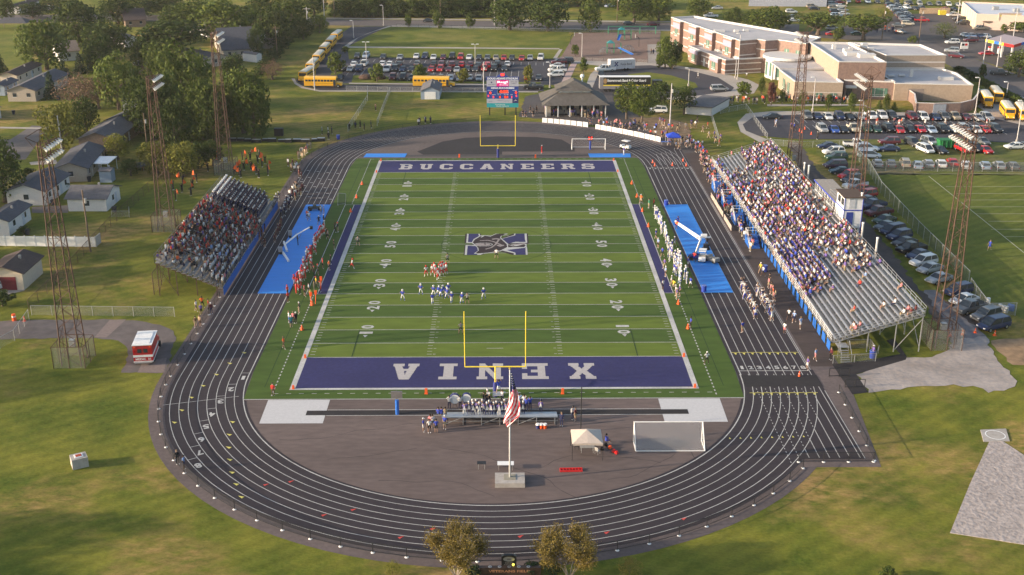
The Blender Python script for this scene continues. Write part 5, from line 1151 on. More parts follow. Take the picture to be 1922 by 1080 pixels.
house((236,52),(275,50),(285,38),2.6,"low brown roofed building near the far left road",wall="brick",roof="brown",ridge="AB")
house((388,128),(424,122),(452,98),2.8,"grey roofed house right of the largest trees",wall="beige",roof="slate")
house((420,112),(492,108),(506,82),2.9,"long house with dark slate roof near the bus line",wall="beige",roof="slate",ridge="AB")
house((438,86),(500,80),(520,55),2.8,"slate roofed house farther up the street by the pines",wall="white",roof="slate")
house((392,72),(440,66),(462,44),2.8,"pale roofed house behind the bright green tree",wall="white",roof="grey")
house((14,27),(37,27),(46,14),2.8,"small white house across the far left road",wall="white",roof="brown")
house((494,92),(509,92),(514,84),2.4,"tiny grey barn shaped shed by the utility pole",wall="beige",roof="grey",cat="shed",nm="garden_shed",wins=False,over=.1)
house((482,118),(492,116),(500,106),2.4,"white shed by the fence near the buses",wall="white",roof="grey",cat="shed",nm="garden_shed",wins=False,over=.1)
house((790,187),(825,187),(834,172),2.2,"light blue storage shed with white door and grey roof on the grass",wall="blue",roof="grey",cat="shed",nm="storage_shed",wins=False,rise=1.1,over=.2,garage=WHITE)
# picnic pavilion
t=tag(empty("pavilion",(*G(28,55),0)),"dark roofed picnic pavilion on posts in the left park","pavilion");mb=MB()
mb.add([(-6,-4,2.6),(6,-4,2.6),(6,4,2.6),(-6,4,2.6),(-3,0,4.2),(3,0,4.2)],[(0,1,5,4),(1,2,5),(2,3,4,5),(3,0,4),(3,2,1,0)]);mb.build("roof",ROOFS["slate"],t)
for x_ in (-5.2,5.2):
 for y_ in (-3.4,3.4):mb=MB();mb.tube((x_,y_,0),(x_,y_,2.6),.12,5);mb.build("post",WOOD,t)
# concession stand
CX0,CX1,CY0,CY1=11.2,26.6,97.5,112.0
t=tag(empty("concession_stand",((CX0+CX1)/2,(CY0+CY1)/2,0),.03),"concession stand with broad dark hipped roof and white porch posts","building")
hx,hy=(CX1 -CX0)/2,(CY1 -CY0)/2
mb=MB();mb.box(-hx+.8,hx -.8,-hy+3.4,hy -.6,0,3.0);mb.box(-hx+.3,-hx+1.6,-hy+.9,-hy+3.4,0,2.9);mb.build("wall",SIDE["beige"],t)
mb=MB();e=2.9;z1_=5.2;o=.6
A_=[(-hx -o,-hy -o,e),(hx+o,-hy -o,e),(hx+o,hy+o,e),(-hx -o,hy+o,e)]
B_=[(-3.9,-3.2,z1_),(3.9,-3.2,z1_),(3.9,3.6,z1_),(-3.9,3.6,z1_)]
mb.add(A_+B_,[(0,1,5,4),(1,2,6,5),(2,3,7,6),(3,0,4,7),(3,2,1,0)]);rfm=ROOFS["grey"];mb.build("roof",mat("weathered_roof",(.105,.095,.085),.9,.15,1.5,var2=.12),t)
mb=MB();mb.box(-3.9,3.9,-3.2,3.6,z1_,z1_+.55);mb.build("clerestory_wall",WHITE,t)
mb=MB();mb.add([(-4.6,-3.9,z1_+.5),(4.6,-3.9,z1_+.5),(4.6,4.2,z1_+.5),(-4.6,4.2,z1_+.5),(0,-1.0,7.9),(0,2.4,7.9)],[(0,1,4),(1,2,5,4),(2,3,5),(3,0,4,5),(3,2,1,0)]);mb.build("upper_roof",MATS["weathered_roof"],t)
for i in range(6):mb=MB();x_=-hx+.4+i*(2*hx -.8)/5;mb.box(x_ -.12,x_+.12,-hy -.12,-hy+.12,0,2.9);mb.build("porch_post",WHITE,t)
for i in range(4):mb=MB();x_=-hx+2.6+i*3.1;mb.box(x_,x_+1.9,-hy+3.34,-hy+3.397,1.1,2.3);mb.build("serving_window",GLASS,t)
mb=MB();mb.ball((2.4,3.0,8.1),.55,0,10,7);mb.tube((2.4,3,6.6),(2.4,3,7.8),.2,6);mb.build("roof_vent",WHITE,t)
folding_table(*G(1076,216),1.8,.8,WHITE,"white table in front of the concession stand")
# low white building
t=tag(empty("storage_building",(*G(1286,214),0)),"low white storage building with flat grey roof right of the trees","building")
pl_=[(0,0),(6.2,-2.4),(12.5,9.0),(6.4,12.0)]
mb=MB();mb.prism(pl_,0,2.0);mb.build("wall",SIDE["white"],t);mb=MB();cx_,cy_=6.3,4.7;mb.prism([(cx_+(p[0] -cx_)*1.08,cy_+(p[1] -cy_)*1.08) for p in pl_],2.0,2.25);mb.build("roof",ROOFS["grey"],t)
# blue pop-up tent on far bend
t=tag(empty("canopy_tent",(*G(1263,271),0)),"royal blue pop up tent at the far right bend","tent");mb=MB()
for i in range(4):a,b_=[(-1.5,-1.5,2.0),(1.5,-1.5,2.0),(1.5,1.5,2.0),(-1.5,1.5,2.0)][i],[(1.5,-1.5,2.0),(1.5,1.5,2.0),(-1.5,1.5,2.0),(-1.5,-1.5,2.0)][i];mb.add([a,b_,(0,0,2.8)],[(0,1,2)]);mb.add([a,(a[0],a[1],1.75),(b_[0],b_[1],1.75),b_],[(0,1,2,3)])
mb.build("canopy",mat("royal_canvas",(.02,.06,.45),.7),t)
for sx in (-1.5,1.5):
 for sy in (-1.5,1.5):mb=MB();mb.tube((sx,sy,0),(sx,sy,2),.03,4);mb.build("leg",WHITE,t)
folding_table(*G(1250,272),2.2,.8,mat("blue_cloth",(.08,.15,.45),.7),"table under a blue cloth left of the blue tent")
# ================================================================== THE SCHOOL
BRK=bpy.data.materials.new("school_brick");BRK.use_nodes=True;t_=BRK.node_tree;b=t_.nodes["Principled BSDF"];b.inputs["Roughness"].default_value=.85
tc=t_.nodes.new("ShaderNodeTexCoord");bn=t_.nodes.new("ShaderNodeTexNoise");bn.inputs["Scale"].default_value=1.5;bn.inputs["Detail"].default_value=8;rr=t_.nodes.new("ShaderNodeValToRGB")
rr.color_ramp.elements[0].color=(.20,.130,.108,1);rr.color_ramp.elements[1].color=(.27,.178,.145,1);rr.color_ramp.elements[0].position=.35;rr.color_ramp.elements[1].position=.65
t_.links.new(tc.outputs["Object"],bn.inputs[0]);t_.links.new(bn.outputs[0],rr.inputs[0]);t_.links.new(rr.outputs[0],b.inputs["Base Color"]);MATS["school_brick"]=BRK
TANB=mat("tan_block",(.33,.258,.20),.85,.1,2);BAND=mat("pale_stone_band",(.62,.56,.52),.8,.05);MEMB=mat("roof_membrane",(.42,.40,.40),.8,.07,.3,var2=.08,scale2=.08);LAV=mat("lavender_panel",(.30,.27,.36),.7,.05);GREENG=mat("green_glass",(.10,.19,.15),.15,.15,.5,spec=.6);COP=mat("white_coping",(.58,.56,.54),.7,.04)
SZ=0.9
sch=tag(empty("school",(85,150,0)),"large brick school with flat pale roofs and lavender window bays","school")
def S_(x,y):return (x -85,y -150)
def block(poly,z1,wall,z0=0.0,par=.45,base=None):
 """poly in world metres, parapet and membrane"""
 P=[S_(*p) for p in poly];n=len(P);a=sum(P[i][0]*P[(i+1)%n][1] -P[(i+1)%n][0]*P[i][1] for i in range(n))
 if a<0:P=P[::-1]
 mb=MB();mb.prism(P,z0,z1+par,0,top=False);wl=mb.build("wall",wall,sch)
 cx_,cy_=sum(p[0] for p in P)/n,sum(p[1] for p in P)/n
 def ins(d):
  out=[]
  for i in range(n):
   p0,p1,p2=Vector(P[i -1]),Vector(P[i]),Vector(P[(i+1)%n]);e1,e2=(p1 -p0).normalized(),(p2 -p1).normalized()
   n1_,n2_=Vector((-e1.y,e1.x)),Vector((-e2.y,e2.x));k=1+n1_.dot(n2_);q=p1+(n1_+n2_)*(d/max(k,.35));out.append((q.x,q.y))
  return out
 I=ins(.35);O=ins(-.06)
 mb=MB();mb.flat(ins(.30),z1);mb.build("roof",MEMB,sch)
 mb=MB();zt=z1+par
 for i in range(n):
  j=(i+1)%n
  mb.add([(*O[i],zt+.08),(*O[j],zt+.08),(*I[j],zt+.08),(*I[i],zt+.08)],[(0,1,2,3)])
  mb.add([(*O[i],zt -.14),(*O[j],zt -.14),(*O[j],zt+.08),(*O[i],zt+.08)],[(0,1,2,3)])
  mb.add([(*I[j],z1),(*I[i],z1),(*I[i],zt+.08),(*I[j],zt+.08)],[(0,1,2,3)])
 mb.build("coping",COP,sch);return wl
def band(a,b_,z,h=.3,d=.05,m=None,nm="stone_band"):
 a,b_=Vector(S_(*a)),Vector(S_(*b_));u=(b_ -a);L=u.length;ang=math.atan2(u.y,u.x);mb=MB();mb.box(0,L,-d,-.004,z,z+h);return mb.build(nm,m or BAND,sch,(a.x,a.y,0),ang)
def bay(a,b_,z,f,h=1.9,w_=1.5,d=.05):
 a,b_=Vector(S_(*a)),Vector(S_(*b_));u=(b_ -a);L=u.length;ang=math.atan2(u.y,u.x);q=a+u*f;mb=MB();mb.box(-w_/2,w_/2,-d -.02,-.004,z,z+h);o=mb.build("window",GREENG,sch,(q.x,q.y,0),ang)
 mb=MB();mb.box(-.05,.05,-d -.06,-d -.024,z,z+h);mb.box(-w_/2 -.08,w_/2+.08,-d -.06,-d -.025,z -.22,z -.005);mb.box(-w_/2 -.08,w_/2+.08,-d -.06,-d -.026,z+.35,z+.42);mb.build("frame",COP,o)
# two storey classroom wing; long face A->B looks west
KA,KB=(70.3,156.0),(57.0,205.5)
U=(Vector(KB) -Vector(KA));UL=U.length;U.normalize();Nn=Vector((U.y,-U.x))  # Nn points into the building (east)
def W(s,d):q=Vector(KA)+U*s+Nn*d;return (q.x,q.y)
Z2S=9.0
roof_px=[(1460,74.5),(1513,82),(1541,70),(1303,30)]
rp=[G(px_,py_,Z2S+.5) for px_,py_ in roof_px]
k0=G(1421,73.5,Z2S+.5);k1=G(1437,76,Z2S+.5)
block([KA,k0,k1,rp[0],rp[1],rp[2],rp[3],W(UL,2.0),KB],Z2S,BRK)
band(KA,k0,5.0);band(KA,k0,8.2,.25);band(k1,rp[0],6.6,.25);band(k0,k1,6.6,.25)
# upper west face: bays (projecting brick piers with lavender panels)
NBY=4
for i,s0 in enumerate((3.2,16.5,28.5,41.0)):
 c0,c1=W(s0+.0,-1.2),W(s0+5.6,-1.2);block([W(s0+5.6,.05),W(s0,.05),c0,c1],Z2S -.05,BRK,par=.35)
 band(c1,c0,5.3,.25);
 band(c1,c0,6.9,1.7,.07,LAV,"lavender_panel");bay(c1,c0,4.7,.5,2.0,2.2);bay(c1,c0,1.0,.5,2.0,2.2) if s0>20 else None
for s0,s1 in ((9.0,16.3),(22.3,28.3),(34.3,40.8),(46.8,51)):
 band(W(s1,0),W(s0,0),6.7,.28);band(W(s1,0),W(s0,0),4.3,.28);band(W(s1,0),W(s0,0),1.6,.28)
band(W(3.0,0),W(0,0),6.7,.28);band(W(3.0,0),W(0,0),4.3,.28)
# one storey projecting rooms on the west side
Z1S=3.9
block([W(-1.5,6.5),W(-1.5,-5.0),W(25,-5.0),W(25,.1),W(0.02,.1),W(0.02,6.5)],Z1S,BRK,par=.4)
block([W(-1.55,15.0),W(-1.55,6.6),W(-.1,6.6),W(-.1,15)],Z1S,BRK,par=.4)
for s0 in (1.0,15.5):
 c0,c1=W(s0,-6.2),W(s0+5.8,-6.2);block([W(s0+5.8,-5.02),W(s0,-5.02),c0,c1],Z1S -.04,BRK,par=.35);band(c1,c0,3.0,1.1,.07,LAV,"lavender_panel");bay(c1,c0,.9,.5,2.0,2.4)
for s0,s1 in ((7.0,15.3),(21.5,24.9),(-1.5,.9)):
 band(W(s1,-5),W(s0,-5),2.9,.28);band(W(s1,-5),W(s0,-5),1.1,.28)
band(W(-1.5,-5),W(-1.5,6.5),2.9,.28);band(W(-1.5,-5),W(-1.5,6.5),1.1,.28);band(W(-1.5,-5),W(-1.5,6.5),.1,.28)
for s_ in (9.5,13.0):band(W(s_+.6,-5),W(s_ -.6,-5),.1,2.3,.06,COP,"door")
# link wall between wing and gym, tan with dark openings
for f in (.35,.75):bay(rp[0],rp[1],5.2,f,2.0,1.6)
# rotunda and canopy roof
DX,DY=G(1478,104,6.2)
mb=MB();mb.tube((0,0,0),(0,0,5.6),6.0,40);mb.build("rotunda_wall",SIDE["white"],sch,(*S_(DX,DY),0));mb=MB();mb.tube((0,0,5.6),(0,0,6.3),6.9,40);mb.build("rotunda_roof",COP,sch,(*S_(DX,DY),0))
for a in (3.3,3.7,4.1):mb=MB();mb.box(-.6,.6,-.06,0,.8,4.6);mb.build("window",GREENG,sch,(*S_(DX+6.03*math.cos(a),DY+6.03*math.sin(a)),0),a+math.pi/2)
cp=[G(1447,117,5.2),G(1463,129,5.2),G(1548,129,5.2),G(1520,106,5.2),G(1490,104,5.2)]
mb=MB();mb.prism([S_(*p) for p in cp],4.9,5.3);mb.build("canopy_roof",MEMB,sch)
for p in cp[:3]:mb=MB();mb.tube((*S_(p[0]+.8,p[1]+.8),0),(*S_(p[0]+.8,p[1]+.8),4.9),.3,8);mb.build("column",COP,sch)
# one storey tan block
ZD=4.6
DD=[G(1463,131,5.0),G(1492,153,5.0),G(1583,155,5.0),G(1549,129,5.0)]
block(DD,ZD,TANB,par=.4);
band(DD[1],DD[2],2.2,.12,.05);band(DD[1],DD[2],.3,.12,.05)
for f in (.52,.82):bay(DD[1],DD[2],1.0,f,1.1,1.7)
bay(DD[0],DD[1],1.0,.35,2.6,2.4);bay(DD[0],DD[1],1.0,.65,2.6,2.4)
# gym
ZE=9.0
EE=[G(1519,79,9.5),G(1575,116,9.5),G(1664,117,9.5),G(1594,80,9.5)]
block(EE,ZE,TANB,par=.5);band(EE[1],EE[2],.0,9.3,.06,BRK,"brick_face")
E2=[G(1595,79,8.4),G(1664,103,8.4),G(1776,103,8.4),G(1728,83,8.4)]
block(E2,7.8,TANB,par=.5);band(E2[1],E2[2],6.2,.3);band(E2[1],E2[2],4.6,.3)
FF=[G(1576,143,4.9),G(1586,149,4.9),G(1680,153,4.9),(E2[2][0] -4,E2[1][1] -.3),(EE[1][0]+.1,EE[1][1] -.1)]
F1=[G(1586,150,4.9),G(1680,153,4.9),G(1668,124,4.9),G(1578,141,4.9)]
F1=[F1[0],F1[1],(F1[1][0]+.3,EE[1][1] -.2),(F1[0][0],EE[1][1] -.2)]
block(F1,4.4,BRK,par=.4);bay(F1[0],F1[1],.9,.62,2.1,2.6);bay(F1[0],F1[1],.9,.80,2.1,1.8)
band(F1[0],F1[1],4.55,.1)
F2=[G(1680,156,4.6),G(1827,159,4.6),G(1797,137,4.6),G(1777,124,4.6)]
F2=[F2[0],F2[1],F2[2],(F2[2][0] -1.5,E2[1][1] -.3),(F1[1][0]+.4,E2[1][1] -.3)]
block(F2,4.1,TANB,par=.4)
a0=Vector(F2[0]);u0=(Vector(F2[1]) -a0)
q0,q1=a0+u0*.18,a0+u0*.38;band(tuple(q0),tuple(q1),.2,3.0,.06,mat("shutter_grey",(.22,.18,.16),.7),"dock_door")
# entrance canopy
q0,q1=Vector(F1[0]),Vector(F1[1]);band(tuple(q0+(q1 -q0)*.02),tuple(q0+(q1 -q0)*.24),3.0,.5,1.6,COP,"entrance_canopy");band(tuple(q0+(q1 -q0)*.05),tuple(q0+(q1 -q0)*.16),.1,2.5,.06,GLASS,"door")
# roof-top units
for i,(px_,py_,z_,sx,sy,sz) in enumerate(((1604,104,ZE,2.6,1.4,.9),(1626,108,ZE,2.2,1.3,1.0),(1565,92,ZE,.5,.5,1.2),(1588,99,ZE,.8,.8,1.1),(1596,96,ZE,.5,.5,1),(1622,87,7.8,.8,.8,.9),(1634,95,7.8,.8,.8,.9),(1710,145,4.4,.35,.35,2.0),(1775,150,4.1,1.8,.9,.8),(1692,143,4.3,.8,.6,.5),(1672,143,4.4,.9,.6,.4),(1350,60,Z2S,1.6,.8,.6),(1382,60,Z2S,.7,.7,.6),(1400,59,Z2S,.8,.6,.6))):
 x_,y_=S_(*G(px_,py_,z_));mb=MB();mb.box(x_ -sx,x_+sx,y_ -sy,y_+sy,z_+.02,z_+sz);mb.build("roof_unit",COP,sch)
# service yard wall
wp=[(1685,175),(1713,196),(1716,214),(1752,215),(1800,214),(1825,208),(1834,196),(1836,186)]
wpt=[G(*p) for p in wp];t=tag(empty("yard_wall",(wpt[0][0],wpt[0][1],0)),"curved brick wall round the school service yard","wall")
for i,(a,b_) in enumerate(zip(wpt,wpt[1:])):
 u=Vector(b_) -Vector(a);ang=math.atan2(u.y,u.x);mb=MB();mb.box(0,u.length+.15,0,.3,0,2.7)
 o=mb.build("wall_segment",BRK if i!=3 else BRK,t,(a[0] -wpt[0][0],a[1] -wpt[0][1],0),ang);mb=MB();mb.box(0,u.length+.15,-.05,.35,2.7,2.82);mb.build("coping",BAND,o)
 if i==3:mb=MB();mb.box(-.3,3.0,-.08,-.005,.05,2.5);mb.build("gate",mat("gate_grey",(.36,.38,.42),.6),t,(a[0] -wpt[0][0],a[1] -wpt[0][1],0),ang)
# flagpoles / lamp posts near the school
def lamp_post(px_,py_,h,label,arms=2,m=None,grp="parking lot lamp posts"):
 m=m or mat("pale_grey_pole",(.5,.47,.46),.6);t=tag(empty("lamp_post",(*G(px_,py_),0)),label,"lamp post",grp);mb=MB();mb.tube((0,0,.5),(0,0,h),.11,6,0,.08);mb.build("pole",m,t);mb=MB();mb.tube((0,0,0),(0,0,.7),.28,8);mb.build("footing",CONC,t)
 for k in range(arms):mb=MB();s_=1 if k else -1;mb.tube((0,0,h -.1),(s_*.5,0,h),.05,4);mb.box(s_*.35 -.3,s_*.35+.5*s_+(.3 if s_>0 else .3),-.22,.22,h -.02,h+.14) if False else mb.box(min(s_*.3,s_*1.1),max(s_*.3,s_*1.1),-.22,.22,h -.04,h+.12);mb.build("lamp_head",WHITE,t)
for px_,py_,h,lb,ar in ((688,116,6.0,"lamp post at the left end of the back parking row",2),(892,122,6.2,"lamp post in the middle of the back parking row",2),(720,49,7.5,"lamp post at the lot entrance by the far road",1),(664,72,6.0,"lamp post beside the bus queue",1),(1255,124,5.2,"lamp post at the left end of the school front",1),(1384,150,13.0,"tallest pole before the near corner of the classroom wing",1),(1292,162,5.0,"lamp post on the loop drive kerb",1),(1525,209,8.5,"lamp post before the tan school block",1),(1613,268,9.5,"lamp post behind the second right tower",1),(1830,214,9.0,"lamp post at the end of the service yard wall",1),(1908,268,9.5,"lamp post at the right edge of the school lot",1),(1888,186,4.5,"lamp post behind the school buses",1),(1032,165,7.0,"lamp post behind the concession stand roof",1),(1092,108,7.5,"lamp post inside the playground",1),(1380,147,6.0,"short lamp post next to the tallest school pole",1)):
 lamp_post(px_,py_,h,lb,ar)
def utility_pole(px_,py_,h,label,cross=True,wood=True):
 t=tag(empty("utility_pole",(*G(px_,py_),0)),label,"utility pole","utility poles");m=WOOD if wood else mat("pale_grey_pole",(.5,.47,.46),.6);mb=MB();mb.tube((0,0,0),(0,0,h),.17,7,0,.11);mb.build("pole",m,t)
 if cross:mb=MB();mb.box(-1.2,1.2,-.06,.06,h -.7,h -.55);mb.build("crossarm",m,t)
 mb=MB();mb.tube((.3,0,h -2.2),(.3,0,h -1.4),.2,8);mb.build("transformer",STEEL,t)
PBW=mat("pale_wood",(.36,.27,.2),.85,.15,3)
for a in ((170,473,10.5,"wooden utility pole at the end of the white panel fence",False,1),(578,65,9.5,"utility pole behind the bus queue",True,0),(521,110,10,"utility pole left of the bus queue",True,1),(591,170,9.0,"thin pole beside the first school bus",False,0),(628,33,11,"utility pole at the corner of the far road",True,1),(609,38,10,"second pole at the corner of the far road",False,0),(827,35,11,"utility pole among the trees beyond the road, left one",True,1),(928,48,11,"utility pole beyond the far lawn next to the round tree",False,0),(1158,42,10,"utility pole beyond the playground",True,1),(908,172,8.0,"grey pole left of the scoreboard",False,0),(1257,240,10.5,"grey pole right of the grove of trees",False,0),(1307,28,12,"utility pole behind the school roof",True,1),(1583,60,12,"utility pole behind the school, left of the round trees",True,1),(1724,82,12,"utility pole by the crossroads",True,1),(1655,75,11,"utility pole right of the round trees",False,1),(1843,136,11,"utility pole on the grass strip of the side road",True,0),(1871,126,9,"utility pole before the fuel station",False,0),(1902,70,10,"utility pole behind the fuel canopy",False,0),(1796,45,9,"utility pole left of the shop",False,0),(25,30,11,"utility pole by the far left house",True,1),(117,285,8,"utility pole by the street on the left",False,0),(278,290,9.0,"utility pole among the left trees",False,1)):
 utility_pole(*a)
# ================================================================== SHOP AND FUEL STATION
t=tag(empty("shop_building",(*G(1828,56),0)),"pale discount shop with flat white roof in the far right corner","shop");o_=t.location
fA,fB,fC,fD=[Vector(G(*p,5.0)) -Vector((o_.x,o_.y)) for p in ((1833,29),(1925,33),(1908,19),(1806,6))]
fB=fA+(fB -fA)*1.6
P=[tuple(fA),tuple(fB),tuple(fB+(fD -fA)),tuple(fD)]
mb=MB();mb.prism(P,0,5.6,0,top=False);mb.build("wall",mat("pink_cream_wall",(.58,.45,.38),.8,.05),t)
mb=MB();mb.flat(P,5.1);mb.build("roof",mat("white_membrane",(.55,.57,.62),.8,.05),t)
mb=MB();u=(fD -fA);
for i in range(6):q=fA+u*(i+.5)/6.5;mb.box(q.x -.12,q.x -.02,q.y -.6,q.y+.6,.2,5.2)
mb.build("pilaster",mat("yellow_siding",(.66,.56,.30),.8),t)
mb=MB();q=fA+(fB -fA)*.28;mb.box(q.x -0,q.x+8.2,q.y -.35,q.y -.05,3.6,6.2);sg=mb.build("sign_board",MATS["pink_cream_wall"],t);mb=MB();put_text(mb,"DOLLAR GENERAL",lambda a,c:(q.x+4.1+a,q.y -.37,5.2+c),0,.04,7.4,.85);mb.build("sign_lettering",YEL,sg)
for f,w_ in ((.1,2.6),(.45,4.5),(.72,2.6)):q=fA+(fB -fA)*f;mb=MB();mb.box(q.x,q.x+w_,q.y -.12,q.y -.02,.3,2.6);mb.build("window",GLASS,t);mb=MB();mb.box(q.x -.3,q.x+w_+.3,q.y -1.2,q.y -.0,2.8,3.1);mb.build("awning",mat("brown_awning",(.14,.09,.07),.8),t)
for f,g_ in ((.35,.5),(.6,.4),(.8,.7)):q=fA+(fB -fA)*f+(fD -fA)*g_;mb=MB();mb.box(q.x -1,q.x+1,q.y -.8,q.y+.8,5.12,6.3);mb.build("roof_unit",STEEL,t)
t=tag(empty("fuel_canopy",(*G(1888,100),0)),"fuel station canopy with yellow, blue and red edge on white posts","canopy");o_=t.location
cA,cB,cC,cD=[Vector(G(*p,4.6)) -Vector((o_.x,o_.y)) for p in ((1850,77),(1902,88),(1935,76),(1885,67))]
cC=cB+(cD -cA)
mb=MB();mb.prism([tuple(x) for x in (cA,cB,cC,cD)],4.4,5.0);mb.build("roof",mat("pinkish_metal",(.42,.33,.33),.6),t)
def edge(a,b_,f0,f1,m):p,q=a+(b_ -a)*f0,a+(b_ -a)*f1;ang=math.atan2((q -p).y,(q -p).x);mb=MB();mb.box(0,(q -p).length,-.1,-.005,4.3,5.15);mb.build("fascia",m,t,(p.x,p.y,0),ang)
edge(cA,cB,0,.32,mat("fascia_yellow",(.75,.55,.05),.5));edge(cA,cB,.32,.5,BLUEPAD);edge(cA,cB,.5,.66,MATS["fascia_yellow"]);edge(cA,cB,.66,1,REDM);edge(cB,cC,0,.4,REDM);edge(cB,cC,.4,1,BLUEPAD)
for i,f in enumerate((.15,.5,.85)):
 for g_ in (.2,.8):q=cA+(cB -cA)*f+(cD -cA)*g_;mb=MB();mb.box(q.x -.2,q.x+.2,q.y -.2,q.y+.2,0,4.4);mb.build("post",WHITE,t)
for i,(px_,py_) in enumerate(((1857,100),(1875,101))):
 t=tag(empty("fuel_pump",(*G(px_,py_),0)),["red and white fuel pump, left of the two under the canopy","red and white fuel pump, right of the two under the canopy"][i],"fuel pump","fuel pumps");mb=MB();mb.box(-.5,.5,-.3,.3,0,1.7);mb.build("pump_body",WHITE,t);mb=MB();mb.box(-.52,.52,-.32,.32,1.7,2.1);mb.build("pump_top",REDM,t)
t=tag(empty("roadside_sign",(*G(1809,96),0)),"square white roadside sign with a small red and black emblem","sign");mb=MB();mb.tube((0,0,0),(0,0,.7),.1,5);mb.build("post",STEEL,t);mb=MB();mb.box(-1.25,1.25,-.1,.1,.7,2.8);pn=mb.build("sign_board",WHITE,t)
mb=MB();mb.box(-.9,-.1,-.115,-.102,1.7,2.4,1);mb.box(.1,.9,-.115,-.102,1.7,2.4,0);mb.build("sign_emblem",[REDM,BLACK],pn)
mb=MB();mb.box(-6,6,-.1,.1,0,2.2);o=mb.build("enclosure_wall",mat("tan_fence_wall",(.5,.36,.24),.8),None,(*G(1754,26),0));tag(o,"tan wall enclosure left of the shop","wall")
mb=MB();mb.box(-1.3,1.3,-.8,.8,0,1.6);mb.box(-1.4,1.4,-.85,.85,1.6,1.75);o=mb.build("skip_container",YEL,None,(*G(1768,28),0));tag(o,"yellow waste container left of the shop","container")
t=tag(empty("dumpster",(*G(1781,278),0)),"large green dumpster among the parked cars","dumpster");mb=MB();mb.loft([[(-2.2,-1.1,.3),(2.2,-1.1,.3),(2.2,1.1,.3),(-2.2,1.1,.3)],[(-2.6,-1.2,2.0),(2.6,-1.2,2.0),(2.6,1.2,2.0),(-2.6,1.2,2.0)]]);mb.build("bin_body",mat("dumpster_green",(.02,.16,.05),.6),t)
for i in range(5):mb=MB();x_=-2+i;mb.box(x_ -.08,x_+.08,-1.35,-1.12,.3,1.9);mb.build("rib_bar",MATS["dumpster_green"],t)
mb=MB();mb.box(-2.6,2.6,-1.25,-1.2,1.9,2.05);mb.build("rim",MATS["dumpster_green"],t)
mb=MB();mb.prism([(0,0),(32,-2),(36,14),(4,18)],0,5);o=mb.build("warehouse",mat("pale_warehouse",(.36,.38,.45),.7),None,(*G(1405,12),0));tag(o,"pale blue grey flat roofed building behind the school trees","building")
mb=MB();mb.prism([(0,0),(34,-2),(38,14),(4,18)],0,.4);
# ================================================================== PLAYGROUND
t=tag(empty("swing_set",(*G(1186,64),0),-.04),"long green swing frame at the back of the playground","swing set");GRN=mat("green_frame",(.04,.22,.12),.5)
mb=MB();mb.tube((-8.5,0,2.6),(8.5,0,2.6),.1,6)
for i in range(4):x_=-8.4+i*5.6;mb.tube((x_,-.9,0),(x_,0,2.6),.08,5);mb.tube((x_,.9,0),(x_,0,2.6),.08,5)
mb.build("swing_frame",GRN,t)
for i in range(6):x_=-7.2+i*2.8;mb=MB();mb.tube((x_ -.2,0,2.6),(x_ -.2,0,.5),.02,3);mb.tube((x_+.2,0,2.6),(x_+.2,0,.5),.02,3);mb.box(x_ -.22,x_+.22,-.1,.1,.46,.5);mb.build("swing_seat",BLACK,t)
def play(px_,py_,label,slide,sc=1.0):
 t=tag(empty("play_structure",(*G(px_,py_),0)),label,"play structure");
 for sx in (-2,0,2):
  for sy in (-1,1):mb=MB();mb.tube((sx*sc,sy*sc,0),(sx*sc,sy*sc,3.0*sc),.09,5);mb.build("post",GRN,t)
 mb=MB();mb.box(-2*sc,2*sc,-sc,sc,1.4*sc,1.5*sc);mb.build("deck",BLACK,t)
 mb=MB();mb.add([(-2.1*sc,-1.1*sc,3*sc),(.1*sc,-1.1*sc,3*sc),(-1*sc,0,3.8*sc)],[(0,1,2)]);mb.add([(.1*sc,-1.1*sc,3*sc),(.1*sc,1.1*sc,3*sc),(-1*sc,0,3.8*sc)],[(0,1,2)]);mb.add([(.1*sc,1.1*sc,3*sc),(-2.1*sc,1.1*sc,3*sc),(-1*sc,0,3.8*sc)],[(0,1,2)]);mb.add([(-2.1*sc,1.1*sc,3*sc),(-2.1*sc,-1.1*sc,3*sc),(-1*sc,0,3.8*sc)],[(0,1,2)]);mb.build("roof",mat("teal_roof",(.03,.2,.22),.5),t)
 a,b_=Vector((*slide[0],1.6*sc)),Vector((*slide[1],.25));n2=Vector((-(b_ -a).y,(b_ -a).x,0)).normalized()*.4
 mb=MB();mb.add([a+n2,a -n2,b_ -n2,b_+n2,a+n2*1.1+Vector((0,0,.3)),b_+n2*1.1+Vector((0,0,.3)),a -n2*1.1+Vector((0,0,.3)),b_ -n2*1.1+Vector((0,0,.3))],[(0,1,2,3),(0,3,5,4),(1,6,7,2)]);mb.build("slide",mat("slide_blue",(.02,.16,.55),.4),t)
 return t
play(1152,100,"play structure with a long blue slide nearest the lot",((1.5,-.5),(5.5,-5)),1.1);play(1172,74,"play structure with a short blue slide at the back",((-1.5,-1),(-2.5,-3.8)),1.1)
for i,(px_,py_) in enumerate(((1137,102),(1178,98))):
 mb=MB();r_=2.3
 for k in range(6):
  a=k*math.pi/6;pts=[(r_*math.cos(a)*math.cos(p),r_*math.sin(a)*math.cos(p),r_*math.sin(p)) for p in [j*math.pi/8 for j in range(9)]];mb.path(pts,.045,4)
 for p in (.5,.95):mb.path([(r_*math.cos(p)*math.cos(a),r_*math.cos(p)*math.sin(a),r_*math.sin(p)) for a in [j*math.pi/6 for j in range(13)]],.04,4)
 o=mb.build("climbing_dome",mat("dome_grey",(.18,.2,.22),.6),None,(*G(px_,py_),0));tag(o,["climbing dome left of the blue slide","climbing dome right of the blue slide"][i],"climbing frame","climbing domes")
